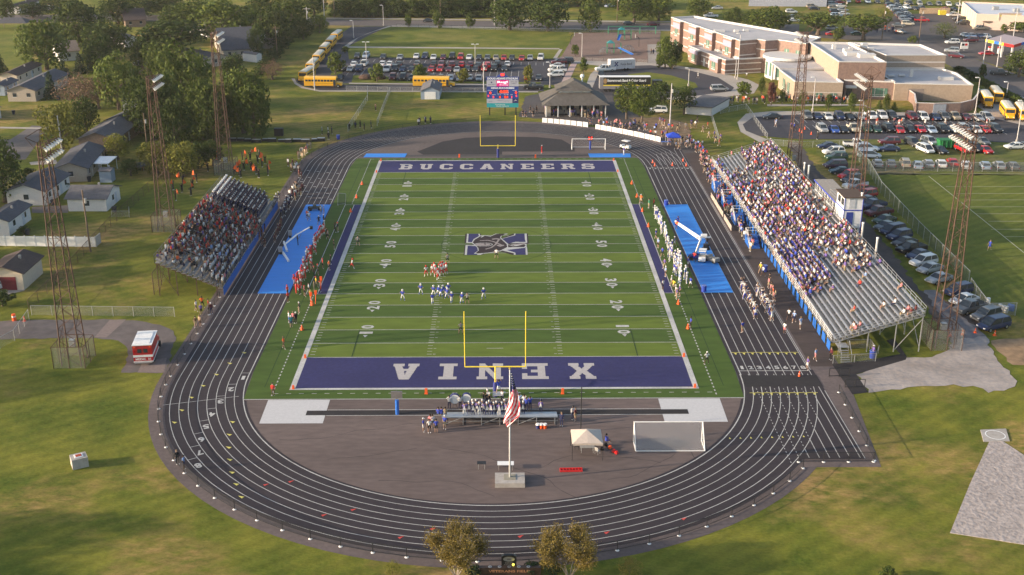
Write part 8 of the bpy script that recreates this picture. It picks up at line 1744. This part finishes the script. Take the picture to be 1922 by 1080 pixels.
for i,(a,b_,tp,bt,ps) in enumerate(((629,437,"black","black","hips"),(634,436,"black","khaki","short"),(613,446,"black","black","stand"),(616,450,"grey","black","walk"),(627,468,"black","black","hips"),(606,505,"red","black","short"),(618,508,"orange","black","short"),(621,497,"black","black","stand"),(597,516,"black","black","hips"),(590,520,"brown","black","stand"),(585,512,"black","khaki","walk"),(580,552,"white","black","short"),(601,549,"grey","black","stand"),(594,540,"yellow","khaki","walk"),(590,548,"khaki","khaki","stand"),(540,556,"red","black","short"),(541,568,"red","black","short"),(556,552,"red","red","stand"),(563,553,"red","black","stand"),(583,563,"yellow","khaki","short"),(572,557,"maroon","black","hips"))):
 PP(a,b_,Eo+rnd.uniform(-.7,.7),ps,tp,bt,rnd.choice(("cap","hair")),rnd.choice(("black","red","hairb")),"staff member in %s, %s trousers, left sideline, %s from the far end"%(word(tp),word(bt),ordi(i)),"staff on the left sideline",prio=2)
def rp(i,a,b_):
 k=rnd.random();PP(a,b_,W0+rnd.uniform(-.5,.5),rnd.choice(("pstand","phips","pstand")),"white" if k<.45 else "lightblue" if k<.6 else "royal","white","helmet","white","white helmeted player on the right sideline, %s in line from the far end"%ordi(i),"white helmeted players along the right sideline",prio=2)
line([(1230,402),(1240,425),(1250,452),(1262,480)],30,3.5,2,rp)
line([(1262,480),(1272,500),(1278,520),(1280,536)],38,10,5,lambda i,a,b_:rp(i+30,a,b_))
for i,(a,b_,tp,bt) in enumerate(((1203,382,"orange","tan"),(1218,391,"green","khaki"),(1227,390,"red","black"),(1231,449,"royal","navy"),(1235,466,"lightblue","black"),(1266,463,"royal","white"),(1243,483,"royal","black"),(1247,505,"purple","khaki"),(1249,520,"lightblue","black"),(1244,545,"white","navy"),(1270,562,"purple","khaki"),(1268,556,"white","khaki"),(1275,556,"purple","black"),(1264,545,"yellow","khaki"),(1291,502,"royal","white"),(1272,486,"royal","white"),(1296,540,"royal","white"),(1260,538,"white","khaki"),(1171,291,"purple","white"),(1017,288,"red","red"))):
 PP(a,b_,W0+rnd.uniform(-.7,.7),rnd.choice(("short","hips","walk")),tp,bt,rnd.choice(("cap","hair")),rnd.choice(("white","hairb","black")),"staff member in %s, %s trousers, right sideline, %s from the far end"%(word(tp),word(bt),ordi(i)),"staff near the right sideline",prio=2)
# ---- singles
SG=[(533,655,"orange","brown","walk","person in orange shirt standing on the near left turf"),(513,744,"red","brown","stand","person in red at the near left corner of the turf"),(1326,684,"white","black","hips","person in white shirt and black trousers on the near right turf"),(1296,617,"royal","black","hips","person in blue shirt by the right ten yard marker"),(1393,625,"royal","khaki","short","person in blue walking on the right track lanes"),(562,589,"black","tan","hips","person in dark top on the left turf near the twenty"),(543,606,"white","royal","stand","person in white cap in the group of four on the left turf"),(547,615,"teal","denim","short","person in teal in the group of four on the left turf"),(551,607,"pink","black","stand","person in pink in the group of four on the left turf"),(556,608,"black","black","stand","person in black in the group of four on the left turf"),(334,872,"black","black","stand","person in black standing by the near left fence"),(346,882,"lightblue","navy","short","person in light blue beside the one in black at the fence"),(369,585,"white","navy","walk","tall person in white beside the left track fence"),(380,578,"orange","black","hips","person in orange vest by the left track fence"),(392,583,"red","khaki","short","person in red by the left track fence"),(378,592,"purple","black","short","person in purple by the left track fence"),(368,616,"brown","khaki","short","person in brown by the left track fence, lower pair"),(376,614,"tan","brown","short","person in tan by the left track fence, lower pair"),(397,590,"maroon","navy","stand","person in maroon leaving the small grandstand"),
(1427,513,"yellow","khaki","walk","person in yellow shirt on the walkway"),(1432,519,"white","black","walk","person in white beside the one in yellow on the walkway"),(1480,601,"white","black","walk","person in white cap walking below the long grandstand"),(1490,606,"lightblue","navy","walk","person in light blue walking below the long grandstand"),(1502,617,"lightblue","white","walk","person in light blue and white walking below the long grandstand"),(1559,676,"maroon","black","stand","person in dark red at the near corner of the long grandstand"),(1530,677,"lightblue","pink","walk","person in light blue near the start line rail"),(1515,694,"purple","white","hips","person in purple by the orange cone at lane eight"),(1472,627,"white","pink","short","person in white by the lane line near the cheer squad"),
(1075,788,"white","navy","stand","person in white behind the tent pole"),(1080,791,"maroon","khaki","short","person in dark red right of the pole behind the tent"),(1138,834,"royal","royal","sit","person in blue seated right of the canopy tent"),(795,811,"royal","white","short","person in blue and white at the left end of the low bleacher"),(806,813,"white","black","short","person in white numbered shirt left of the low bleacher"),(819,813,"royal","black","short","person in blue with back turned left of the low bleacher"),(835,806,"royal","khaki","short","person in blue at the left bleacher leg"),(1054,800,"navy","navy","stand","person in navy at the right end of the low bleacher"),(1638,672,"purple","tan","short","person by the blue barrel bin"),(1857,470,"royal","royal","run" if False else "walk","person in blue alone on the practice field"),
(705,208,"brown","black","stand","person in dark clothes on the grass path to the gate"),(605,253,"grey","black","stand","person in grey on the grass, left of three"),(616,251,"white","black","stand","person in white on the grass, middle of three"),(623,252,"navy","black","stand","person in navy on the grass, right of three"),(617,262,"black","black","stand","person in black before the trio on the grass"),(1401,147,"white","khaki","walk","person in white crossing the loop drive"),(1310,147,"white","white","walk","person on the loop drive by the lamp post"),(1456,236,"lightblue","white","walk","person in light blue in the school lot"),(1485,243,"purple","navy","walk","person in purple in the school lot"),(1490,245,"royal","navy","walk","person in blue in the school lot"),(1507,238,"red","brown","short","person in red at the cones in the school lot"),(1534,262,"black","black","stand","person in black by the school lot fence"),(1260,94,"black","black","stand","person in black by the school, left of two"),(1222,102,"brown","black","stand","person on the playground path, left"),(1226,103,"navy","black","stand","person on the playground path, right")]
for a,b_,tp,bt,ps,lb in SG:PP(a,b_,rnd.uniform(0,6.28),ps,tp,bt,rnd.choice(("hair","cap","hair")),rnd.choice(("hairb","hairl","white","black")),lb,None,prio=3)
# parking lot walkers
for i,(a,b_,tp) in enumerate(((738,915,"red"),(757,925,"lightblue"),(815,925,"red"),(822,918,"red"),(905,925,"brown"),(950,918,"pink"),(985,930,"pink"),(1003,920,"orange"),(1015,915,"white"),(1180,925,"white"),(1237,922,"red"),(1330,920,"white"),(1640,925,"pink"),(1660,925,"white"),(60,935,"lightblue"))):
 x,y=Z4(a,b_+15);PP(x,y,rnd.uniform(0,6.28),"walk",tp,rnd.choice(("khaki","navy","white")),"hair","hairb","person in %s walking between the rows of the school lot, %s from the left"%(word(tp),ordi(i)),"people walking in the school lot",prio=0)
# ---- marching band at the near bleacher (seen from behind)
bp_=[(862,768,"white"),(872,779,"band"),(880,778,"band"),(888,779,"band"),(896,773,"band"),(900,780,"band"),(905,770,"band"),(909,778,"band"),(914,779,"band"),(918,772,"band"),(922,779,"band"),(927,779,"band"),(932,778,"band"),(937,779,"band"),(942,779,"band"),(947,771,"band"),(950,779,"band"),(975,778,"band"),(982,778,"band"),(989,775,"royal"),(996,772,"royal"),(1016,771,"band"),(886,768,"band"),(893,764,"band"),(910,765,"band"),(968,765,"band"),(975,762,"lightblue"),(985,766,"white"),(841,768,"white")]
bi=0
for a,b_,c in bp_:
 k=max(0,min(4,int((785 -b_)/3.4)));x,y=G(a,b_,.55);y2=BY0+.45+.62*k;zz=1.15 -.2*k -.27
 if c=="band":P(G(a,778,.9)[0],y2,zz if k<5 else .03,rnd.uniform(-.25,.25),rnd.choice(("play","stand")),"navy" if bi%3 else "purple","white" if bi%4==0 else "navy","shako","white" if bi%3 else "navy","band member in navy uniform with white sash on the low bleacher, %s from the left"%ordi(bi),"marching band on the low bleacher",prio=3,shoe="black",extra="sash");bi+=1
 else:P(G(a,778,.9)[0],BY0+3.4+(779 -b_)*.08,.03,rnd.uniform(-.25,.25),"play",c,"navy","hair","hairb","band helper in %s beside the marching band, %s from the left of its kind"%(word(c),{841:"first",862:"second",975:"third",985:"fourth",989:"first",996:"second"}[a]),"helpers beside the marching band",prio=3)
for i,(a,b_,tp) in enumerate(((823,783,"royal"),(829,783,"royal"),(836,783,"khaki"),(812,792,"white"),(808,789,"pink"))):P(G(a,b_,.9)[0],BY0+.35+.0*i if i<3 else BY0 -.55,.98 if i<3 else .03,rnd.uniform(-.3,.3),"sit" if i<3 else "short",tp,"denim","hair","hairb","person in %s at the left end of the low bleacher, %s of five"%(word(tp),ordi(i)),"people at the left end of the low bleacher",prio=3)
P(G(936,757)[0],G(936,757)[1],1.28,S0+.3,"up","royal","white","hair","hairb","band conductor in blue and white standing on the metal podium",None,prio=4)
for i,(a,b_,tp) in enumerate(((915,757,"white"),(912,763,"black"),(908,761,"black"),(919,764,"black"),(969,757,"lightblue"),(943,757,"white"))):PP(a,b_,rnd.uniform(0,6.2),"play",tp,"navy","shako" if i in (0,3) else "hair","white" if i in (0,3) else "hairb","band member in %s by the podium, %s of six"%(word(tp),ordi(i)),"band members by the podium",prio=3)
# ---- cheer squad on the right track
def ch(i,a,b_):PP(a,b_,S0+rnd.uniform(-.5,.5),rnd.choice(("hips","short","up","out","hips")),"white" if i%3 else "navy","royal" if i%2 else "white","long",rnd.choice(("hairb","hairl","brown")),"cheerleader in white and blue, %s from the far end of the right squad"%ordi(i),"cheer squad on the right lanes",prio=3,sc=.96)
line([(1391,538),(1400,560),(1410,580),(1420,600)],14,3,1.5,ch)
line([(1418,548),(1430,565),(1441,585),(1452,603)],15,4,1.5,lambda i,a,b_:ch(i+14,a,b_))
line([(1442,535),(1455,572)],8,3,2,lambda i,a,b_:PP(a,b_,W0,rnd.choice(("short","hips")),rnd.choice(("black","khaki","orange","pink")),rnd.choice(("khaki","navy")),"hair","hairb","onlooker at the walkway rail beside the cheer squad, %s from the far end"%ordi(i),"onlookers beside the cheer squad",prio=2))
# ---- cheerleaders and band on the left lanes
line([(497,435),(488,460),(498,468)],7,4,2,lambda i,a,b_:PP(a,b_,W0+rnd.uniform(-.4,.4),"hips","maroon","brown","long","hairb","cheerleader in maroon on the left lanes, %s from the far end of the outer line"%ordi(i),"maroon cheer squad on the left lanes",prio=2,sc=.95))
line([(530,425),(517,458)],8,3,2,lambda i,a,b_:PP(a,b_,W0+rnd.uniform(-.4,.4),"hips","maroon","brown","long","hairl","cheerleader in maroon on the left lanes, %s from the far end of the inner line"%ordi(i),"maroon cheer squad on the left lanes",prio=2,sc=.95))
line([(522,378),(512,402)],11,2,2,lambda i,a,b_:PP(a,b_,Eo,"play","navy","white","shako","white","drummer in navy and white before the small grandstand, %s in the outer line from the far end"%ordi(i),"drum line before the small grandstand",prio=1,extra="sash"))
line([(545,380),(528,410)],13,4,2,lambda i,a,b_:PP(a,b_,Eo,"play","navy","black","shako","white","drummer in navy before the small grandstand, %s in the inner line from the far end"%ordi(i),"drum line before the small grandstand",prio=1,extra="sash"))
line([(562,358),(548,372)],16,10,5,lambda i,a,b_:PP(a,b_,rnd.uniform(0,6),"short",rnd.choice(("maroon","grey","white","black")),rnd.choice(("black","khaki")),"hair","hairb","person in the knot of people on the left lanes, %s from the far side"%ordi(i),"people gathered on the left lanes",prio=0))
for i,(a,b_,c) in enumerate(((580,415,"white"),(603,403,"white"),(608,403,"lightblue"),(599,423,"black"),(608,421,"black"),(577,412,"orange"))):PP(a,b_,rnd.uniform(0,6),"hips",c,"black" if i>2 else "khaki","cap","white","camera crew member in %s on the left tarpaulin, %s from the far end"%(word(c),ordi(i)),"camera crew on the left tarpaulin",prio=3)
for i,(a,b_,c) in enumerate(((1268,430,"white"),(1303,492,"red"),(1272,424,"royal"),(1326,462,"brown"))):PP(a,b_,rnd.uniform(0,6),"hips",c,"royal" if i!=3 else "black","hair","hairb","camera crew member in %s on the right tarpaulin"%word(c),"camera crew on the right tarpaulin",prio=3)
# ---- colour guard with orange flags beyond the small grandstand
gp=[(325,355,1),(342,360,1),(362,353,1),(330,375,1),(344,343,1),(359,366,1),(370,341,1),(391,320,1),(406,310,1),(412,300,1),(450,328,1),(458,318,1),(464,308,1),(470,300,1),(484,305,1),(492,312,1),(481,325,1),(498,306,1),(503,328,1),(487,296,1),(455,300,1),(440,325,1),(472,318,1)]
gp+=[(452,332,1),(486,332,1),(503,322,1)]
for i,(a,b_,f) in enumerate(gp):PP(a,b_+2,rnd.uniform(0,6),rnd.choice(("up","out","play")),"black","black","long","hairb","colour guard dancer in black with an orange flag, %s from the left"%ordi(sorted(gp).index((a,b_,f))),"colour guard with orange flags",prio=2,extra="flag")
# ---- people by the far bends
line([(560,300),(575,288),(583,280)],12,4,5,lambda i,a,b_:PP(a,b_,rnd.uniform(0,6),"stand",rnd.choice(("grey","tan","white","maroon")),"khaki","hair","hairb","person by the far left bend fence, %s of the upper knot"%ordi(i),"people at the far left bend"))
line([(545,318),(558,318),(562,335)],14,6,6,lambda i,a,b_:PP(a,b_,rnd.uniform(0,6),"short",rnd.choice(("grey","tan","white","maroon")),"brown","hair","hairb","person by the far left bend fence, %s of the lower knot"%ordi(i),"people at the far left bend"))
line([(650,245),(700,240)],5,4,4,lambda i,a,b_:PP(a,b_,rnd.uniform(0,6),"stand",rnd.choice(("black","navy")),"black","hair","hairb","dark dressed person by the track fence, %s from the left"%ordi(i),"people by the far track fence"))
line([(780,235),(810,232)],5,3,2,lambda i,a,b_:PP(a,b_,rnd.uniform(0,6),"stand",rnd.choice(("white","navy","tan")),"black","hair","hairb","person behind the far bend lanes, %s from the left"%ordi(i),"people behind the far bend"))
ccol=("royal","purple","lightblue","white","red","grey","navy","pink","black")
line([(1025,212),(1135,217)],46,6,7,lambda i,a,b_:PP(a,b_,rnd.uniform(0,6),"short",rnd.choice(ccol),rnd.choice(("khaki","denim","black")),"hair","hairb","person queueing at the concession stand, %s from the left"%ordi(i),"people at the concession stand"))
line([(985,218),(1010,214)],6,8,5,lambda i,a,b_:PP(a,b_,rnd.uniform(0,6),"walk",rnd.choice(("black","navy")),"black","hair","hairb","person walking left of the concession stand, %s from the left"%ordi(i),"people left of the concession stand"))
line([(1110,236),(1180,240),(1240,258),(1290,280)],52,10,9,lambda i,a,b_:PP(a,b_ -3,rnd.uniform(0,6),"walk",rnd.choice(ccol),rnd.choice(("khaki","denim","black")),"hair","hairb","person behind the white banner boards, %s from the left"%ordi(i),"people behind the banner boards"))
line([(1285,268),(1315,285),(1335,330),(1365,372)],84,9,8,lambda i,a,b_:PP(a,b_,rnd.uniform(0,6),"walk",rnd.choice(ccol),rnd.choice(("khaki","denim","black")),"hair","hairb","person on the walkway before the far end of the long grandstand, %s from the far side"%ordi(i),"people on the walkway"))
line([(1350,375),(1380,418),(1400,450),(1412,470)],40,6,5,lambda i,a,b_:PP(a,b_,rnd.uniform(0,6),"short",rnd.choice(ccol),rnd.choice(("khaki","denim","black")),"hair","hairb","person below the entry stairs, %s from the far side"%ordi(i),"people below the entry stairs"))
line([(1230,235),(1270,250),(1300,235),(1345,270)],22,14,10,lambda i,a,b_:PP(a,b_,rnd.uniform(0,6),"walk",rnd.choice(ccol),"khaki","hair","hairb","person on the worn grass by the grove, %s from the left"%ordi(i),"people by the grove"))
line([(1365,195),(1440,193),(1480,192),(1600,194)],62,4,3,lambda i,a,b_:PP(a,b_,rnd.uniform(0,6),"stand",rnd.choice(("white","red","black","maroon","orange","grey","navy")),rnd.choice(("khaki","black")),"hair","hairb","person queueing before the school, %s from the left"%ordi(i),"people queueing before the school"))
line([(1645,58),(1690,62)],12,5,4,lambda i,a,b_:PP(a,b_,0,"stand",rnd.choice(("white","navy","orange")),"navy","hair","hairb","person at the crossroads, %s from the left"%ordi(i),"people at the crossroads"))
# ---- spectators seated in rows
def seat_xy(S,k,y):dx=(S['xr'] -S['xf'])/S['rows'];dz=(S['z1'] -S['z0'])/(S['rows'] -1);return S['xf']+dx*(k+.66),y,S['z0']+dz*k
def occupy(S,dens,cols,face,words):
 for k in range(S['rows']):
  y=S['y0']+.5;n_=0
  while y<S['y1'] -.4:
   d=dens(k,y)
   if rnd.random()<d:
    x,yy,z=seat_xy(S,k,y);tp=cols(k,y);st=rnd.random()<(.08 if face>0 else .75 if k<5 and y<-12 else .35)
    P(x+rnd.uniform(-.08,.08)+(-.35 if face>0 else .35)*(1 if st else 0)*(1 if face>0 else 1),yy,z+(0 if st else 0) -(0 if st else .0),(W0 if face>0 else Eo)+rnd.uniform(-.35,.35),"short" if st else rnd.choice(("sit","sit","sitlean","sitlong")),tp,rnd.choice(("denim","khaki","black","grey","navy")),rnd.choice(("hair","long","cap")),rnd.choice(("hairb","hairb","hairl","black","white" if rnd.random()<.5 else "black")),"seated spectator in %s, %s row, %s from the near end, %s"%(word(tp),ordi(k),ordi(n_),words),"spectators in the "+words.split("the ")[1]);n_+=1
   y+=.50
def ldens(k,y):
 u=(k+.5)/13
 if y>8.5:return 0
 if y<-20.8:return .06 if u>.25 else .98
 if y<-17:return .28 if u>.40 else .98
 if y>6.8:return .2
 if abs((y+9)%9.5 -4.7)<.35:return .25
 return .97
def lcols(k,y):
 if k<6 and y<-8:return rnd.choice(("white","white","white","white","lightblue","grey","pink","navy"))
 return rnd.choice(("maroon","black","red","red","red","brown","white","white","grey","navy","orange","maroon","purple","white"))
occupy(LS,ldens,lcols,-1,"in the small grandstand")
def rdens(k,y):
 u=(k+.5)/17;f=(48 -y)/92.6  # f 0 far end, 1 near end
 if k>=14 and -6<y<14:return .10
 if f>.80:return .02 if u>.35 else (.0 if f>.84 else .3)
 if f>.58 and u<.42:return .93 if .60<f<.79 else .6
 if f>.66:return .12 if u<.7 else .34
 if f>.54:return .34 if u<.75 else .55
 if f>.30:return .58 if u<.9 else .75
 if f>.12:return .30+(.35 if u>.85 else 0)+(.25 if u<.2 else 0)
 return .30 if u<.12 else (.02 if u<.5 else (.62 if f<.08 else .3))
def rcols(k,y):
 f=(48 -y)/92.6
 if .58<f<.80 and k<8:return rnd.choice(("royal","purple","purple","lightblue","white","navy","royal"))
 return rnd.choice(("white","white","royal","purple","navy","pink","lightblue","grey","red","white","maroon","purple","white","purple","navy"))
occupy(RS,rdens,rcols,1,"in the long grandstand")
for (k,y) in ((13,-43.2),(14,-43.8),(14,-42.8),(15,-43.5),(4,-43.6),(4,-42.8),(5,-43.2)):
 x,yy,z=seat_xy(RS,k,y);P(x,yy,z,W0,"sit",rnd.choice(("white","pink","maroon")),"khaki","hair","hairb","spectator sitting apart at the near end of the long grandstand, %s row, spot %s"%(ordi(k),ordi(int(-y*2 -84))),"lone spectators",prio=3)
# visiting band seated in uniform, white sousaphones behind
for k in range(12):
 y=9.2
 while y<19.8 -.25*k*0:
  if k>0 and not (k<2 and y>18):
   x,yy,z=seat_xy(LS,k,y);sou=k>=10
   P(x,yy,z,Eo+rnd.uniform(-.2,.2),"play","navy","navy","shako","navy" if rnd.random()<.35 else "white","band member in navy at the far end of the small grandstand, row %s, %s along"%(ordi(k),ordi(int((y -9)/.55))),"visiting band",extra="sousaphone" if sou else "sash")
  y+=.50 if k<10 else 1.0
# ---- build them: the largest as objects, the rest as one crowd
def size_of(p):d=math.dist((p['x'],p['y'],p['z']),CAM);return (1.1 if p['pose'].startswith('sit') else 1.75)/d*(1+.5*p['prio'])
PEOPLE.sort(key=size_of,reverse=True)
NIND=298
xm={}
def extras(kind):
 if kind in xm:return xm[kind]
 mb=MB()
 if kind=="sash":mb.add([(-.02,-.16,.05),(.02,-.16,.05),(.17,-.17,-.55),(-.17,-.17,-.55),(-.13,.14,.02),(-.04,.15,.04),(.15,.15,-.42),(.06,.15,-.45)],[(0,1,2,3),(4,7,6,5)]);xm[kind]=("cape",mb.mesh("cape",CL["white"]))
 if kind=="flag":mb.tube((.3,.3,-1.1),(.5,.4,.9),.02,5,1);mb.add([(.5,.4,.9),(.95,.55,.55),(.80,.75,-.1),(.38,.33,-.05),(1.15,.45,.1)],[(0,1,2,3),(1,4,2)],0);xm[kind]=("guard_flag",mb.mesh("guard_flag",[CL["orange"],CL["grey"]]))
 if kind=="sousaphone":mb.tube((0,.1,.05),(0,.25,.40),.08,10,0,.26);mb.path([(.25*math.cos(a),.05+.05*math.sin(a),-.35+.35*math.sin(a)) for a in [k*.7 for k in range(10)]],.05,5);xm[kind]=("sousaphone",mb.mesh("sousaphone",CL["white"]))
 return xm[kind]
sash_like={"sash"}
for p in PEOPLE[:NIND]:
 x,y,z=p['x'],p['y'],p['z'];t=link("person",FIG[p['pose']],None,(x,y,z -(0 if not p['pose'].startswith('sit') else 0)),p['rz']);t.scale=(p['sc'],)*3
 tag(t,p['label'],"person",p['group'] or "people round the stadium")
 for i,k in enumerate((p['skin'],p['top'],p['bot'],p['shoe'])):t.material_slots[i].link='OBJECT';t.material_slots[i].material=CL[k]
 h=link(HEADW[p['head']].name.split('.')[0],HEADW[p['head']],t,headpos(p['pose']));h.material_slots[0].link='OBJECT';h.material_slots[0].material=CL[p['hc']]
 if p['extra']:
  nm,me=extras(p['extra']);hp=headpos(p['pose'])
  if nm=="cape":link(nm,me,t,(0,hp[1],hp[2] -.22))
  else:
   o=link(nm,me,None,(x,y,z+hp[2] -.1),p['rz']);tag(o,("white sousaphone held by a " if nm=="sousaphone" else "orange flag held by the ")+p['label'].replace(" with an orange flag","").replace("colour guard dancer in black","dancer"),"flag" if nm=="guard_flag" else "sousaphone","orange guard flags" if nm=="guard_flag" else "white sousaphones")
# crowd: low detail seated and standing bodies joined into one mesh
low=dict(sit=figure("c",style="short",sub=0,hip=.47,legs="sit",arms="lap"),sit2=figure("c",style="uniform",sub=0,hip=.47,legs="sit",arms="lap"),stand=figure("c",sub=0,hip=.95),up=figure("c",sub=0,hip=.95,arms="up"),play=figure("c",style="uniform",sub=0,hip=.95,arms="play"),walk=figure("c",style="short",sub=0,hip=.95,arms="swing",legs="walk"))
def arr(me):v=np.empty(len(me.vertices)*3);me.vertices.foreach_get("co",v);return v.reshape(-1,3),[tuple(q.vertices) for q in me.polygons],[q.material_index for q in me.polygons]
low={k:arr(v) for k,v in low.items()};HW={k:arr(v) for k,v in HEADW.items()}
pal=list(CL);V,F,Mi=[],[],[];nv=0
for p in PEOPLE[NIND:]:
 key=('sit2' if rnd.random()<.62 else 'sit') if p['pose'].startswith('sit') else {'up':'up','out':'up','play':'play','walk':'walk'}.get(p['pose'],'stand');c,s=math.cos(p['rz']),math.sin(p['rz']);sl=[p['skin'],p['top'],p['bot'],p['shoe']]
 def put(vv,ff,mm,off,cols):
  global nv
  q=vv+np.array(off);q=np.stack([q[:,0]*c -q[:,1]*s+p['x'],q[:,0]*s+q[:,1]*c+p['y'],q[:,2]+p['z']],1);V.append(q)
  for f_,m_ in zip(ff,mm):F.append([nv+i for i in f_]);Mi.append(pal.index(cols[m_]))
  nv+=len(q)
 put(*low[key],(0,0,0),sl);hp=(0,.01,(.47 if key[:3]=='sit' else .95)+.72);put(*HW[p['head']],hp,[p['hc'],'grey'])
 if p['extra']:
  nm,me=extras(p['extra']);a_=arr(me);put(*a_,(0,0,hp[2] -(.22 if nm=="cape" else .1)),["orange","grey"] if nm=="guard_flag" else ["white","white"])
me=bpy.data.meshes.new("crowd");me.from_pydata(np.concatenate(V).tolist(),[],F)
for k in pal:me.materials.append(CL[k])
me.polygons.foreach_set("material_index",Mi);me.update();o=link("crowd",me);tag(o,"crowd of spectators and bands filling the grandstands and walkways",kind="stuff")
print("people",len(PEOPLE),"faces",len(F))
# ================================================================== THE AIR
hz=MB();hz.box(-330,330,-200,520,-1.0,64.5);ho=hz.build("haze",MATS["white_paint"]);tag(ho,"thin evening haze over the whole stadium",kind="stuff")
hm_=bpy.data.materials.new("haze");hm_.use_nodes=True;t=hm_.node_tree;t.nodes.remove(t.nodes["Principled BSDF"]);pv=t.nodes.new("ShaderNodeVolumePrincipled");pv.inputs["Color"].default_value=(.93,.92,.92,1);pv.inputs["Density"].default_value=0.00008;pv.inputs["Anisotropy"].default_value=.2
t.links.new(pv.outputs[0],t.nodes["Material Output"].inputs["Volume"]);ho.data.materials.clear();ho.data.materials.append(hm_)
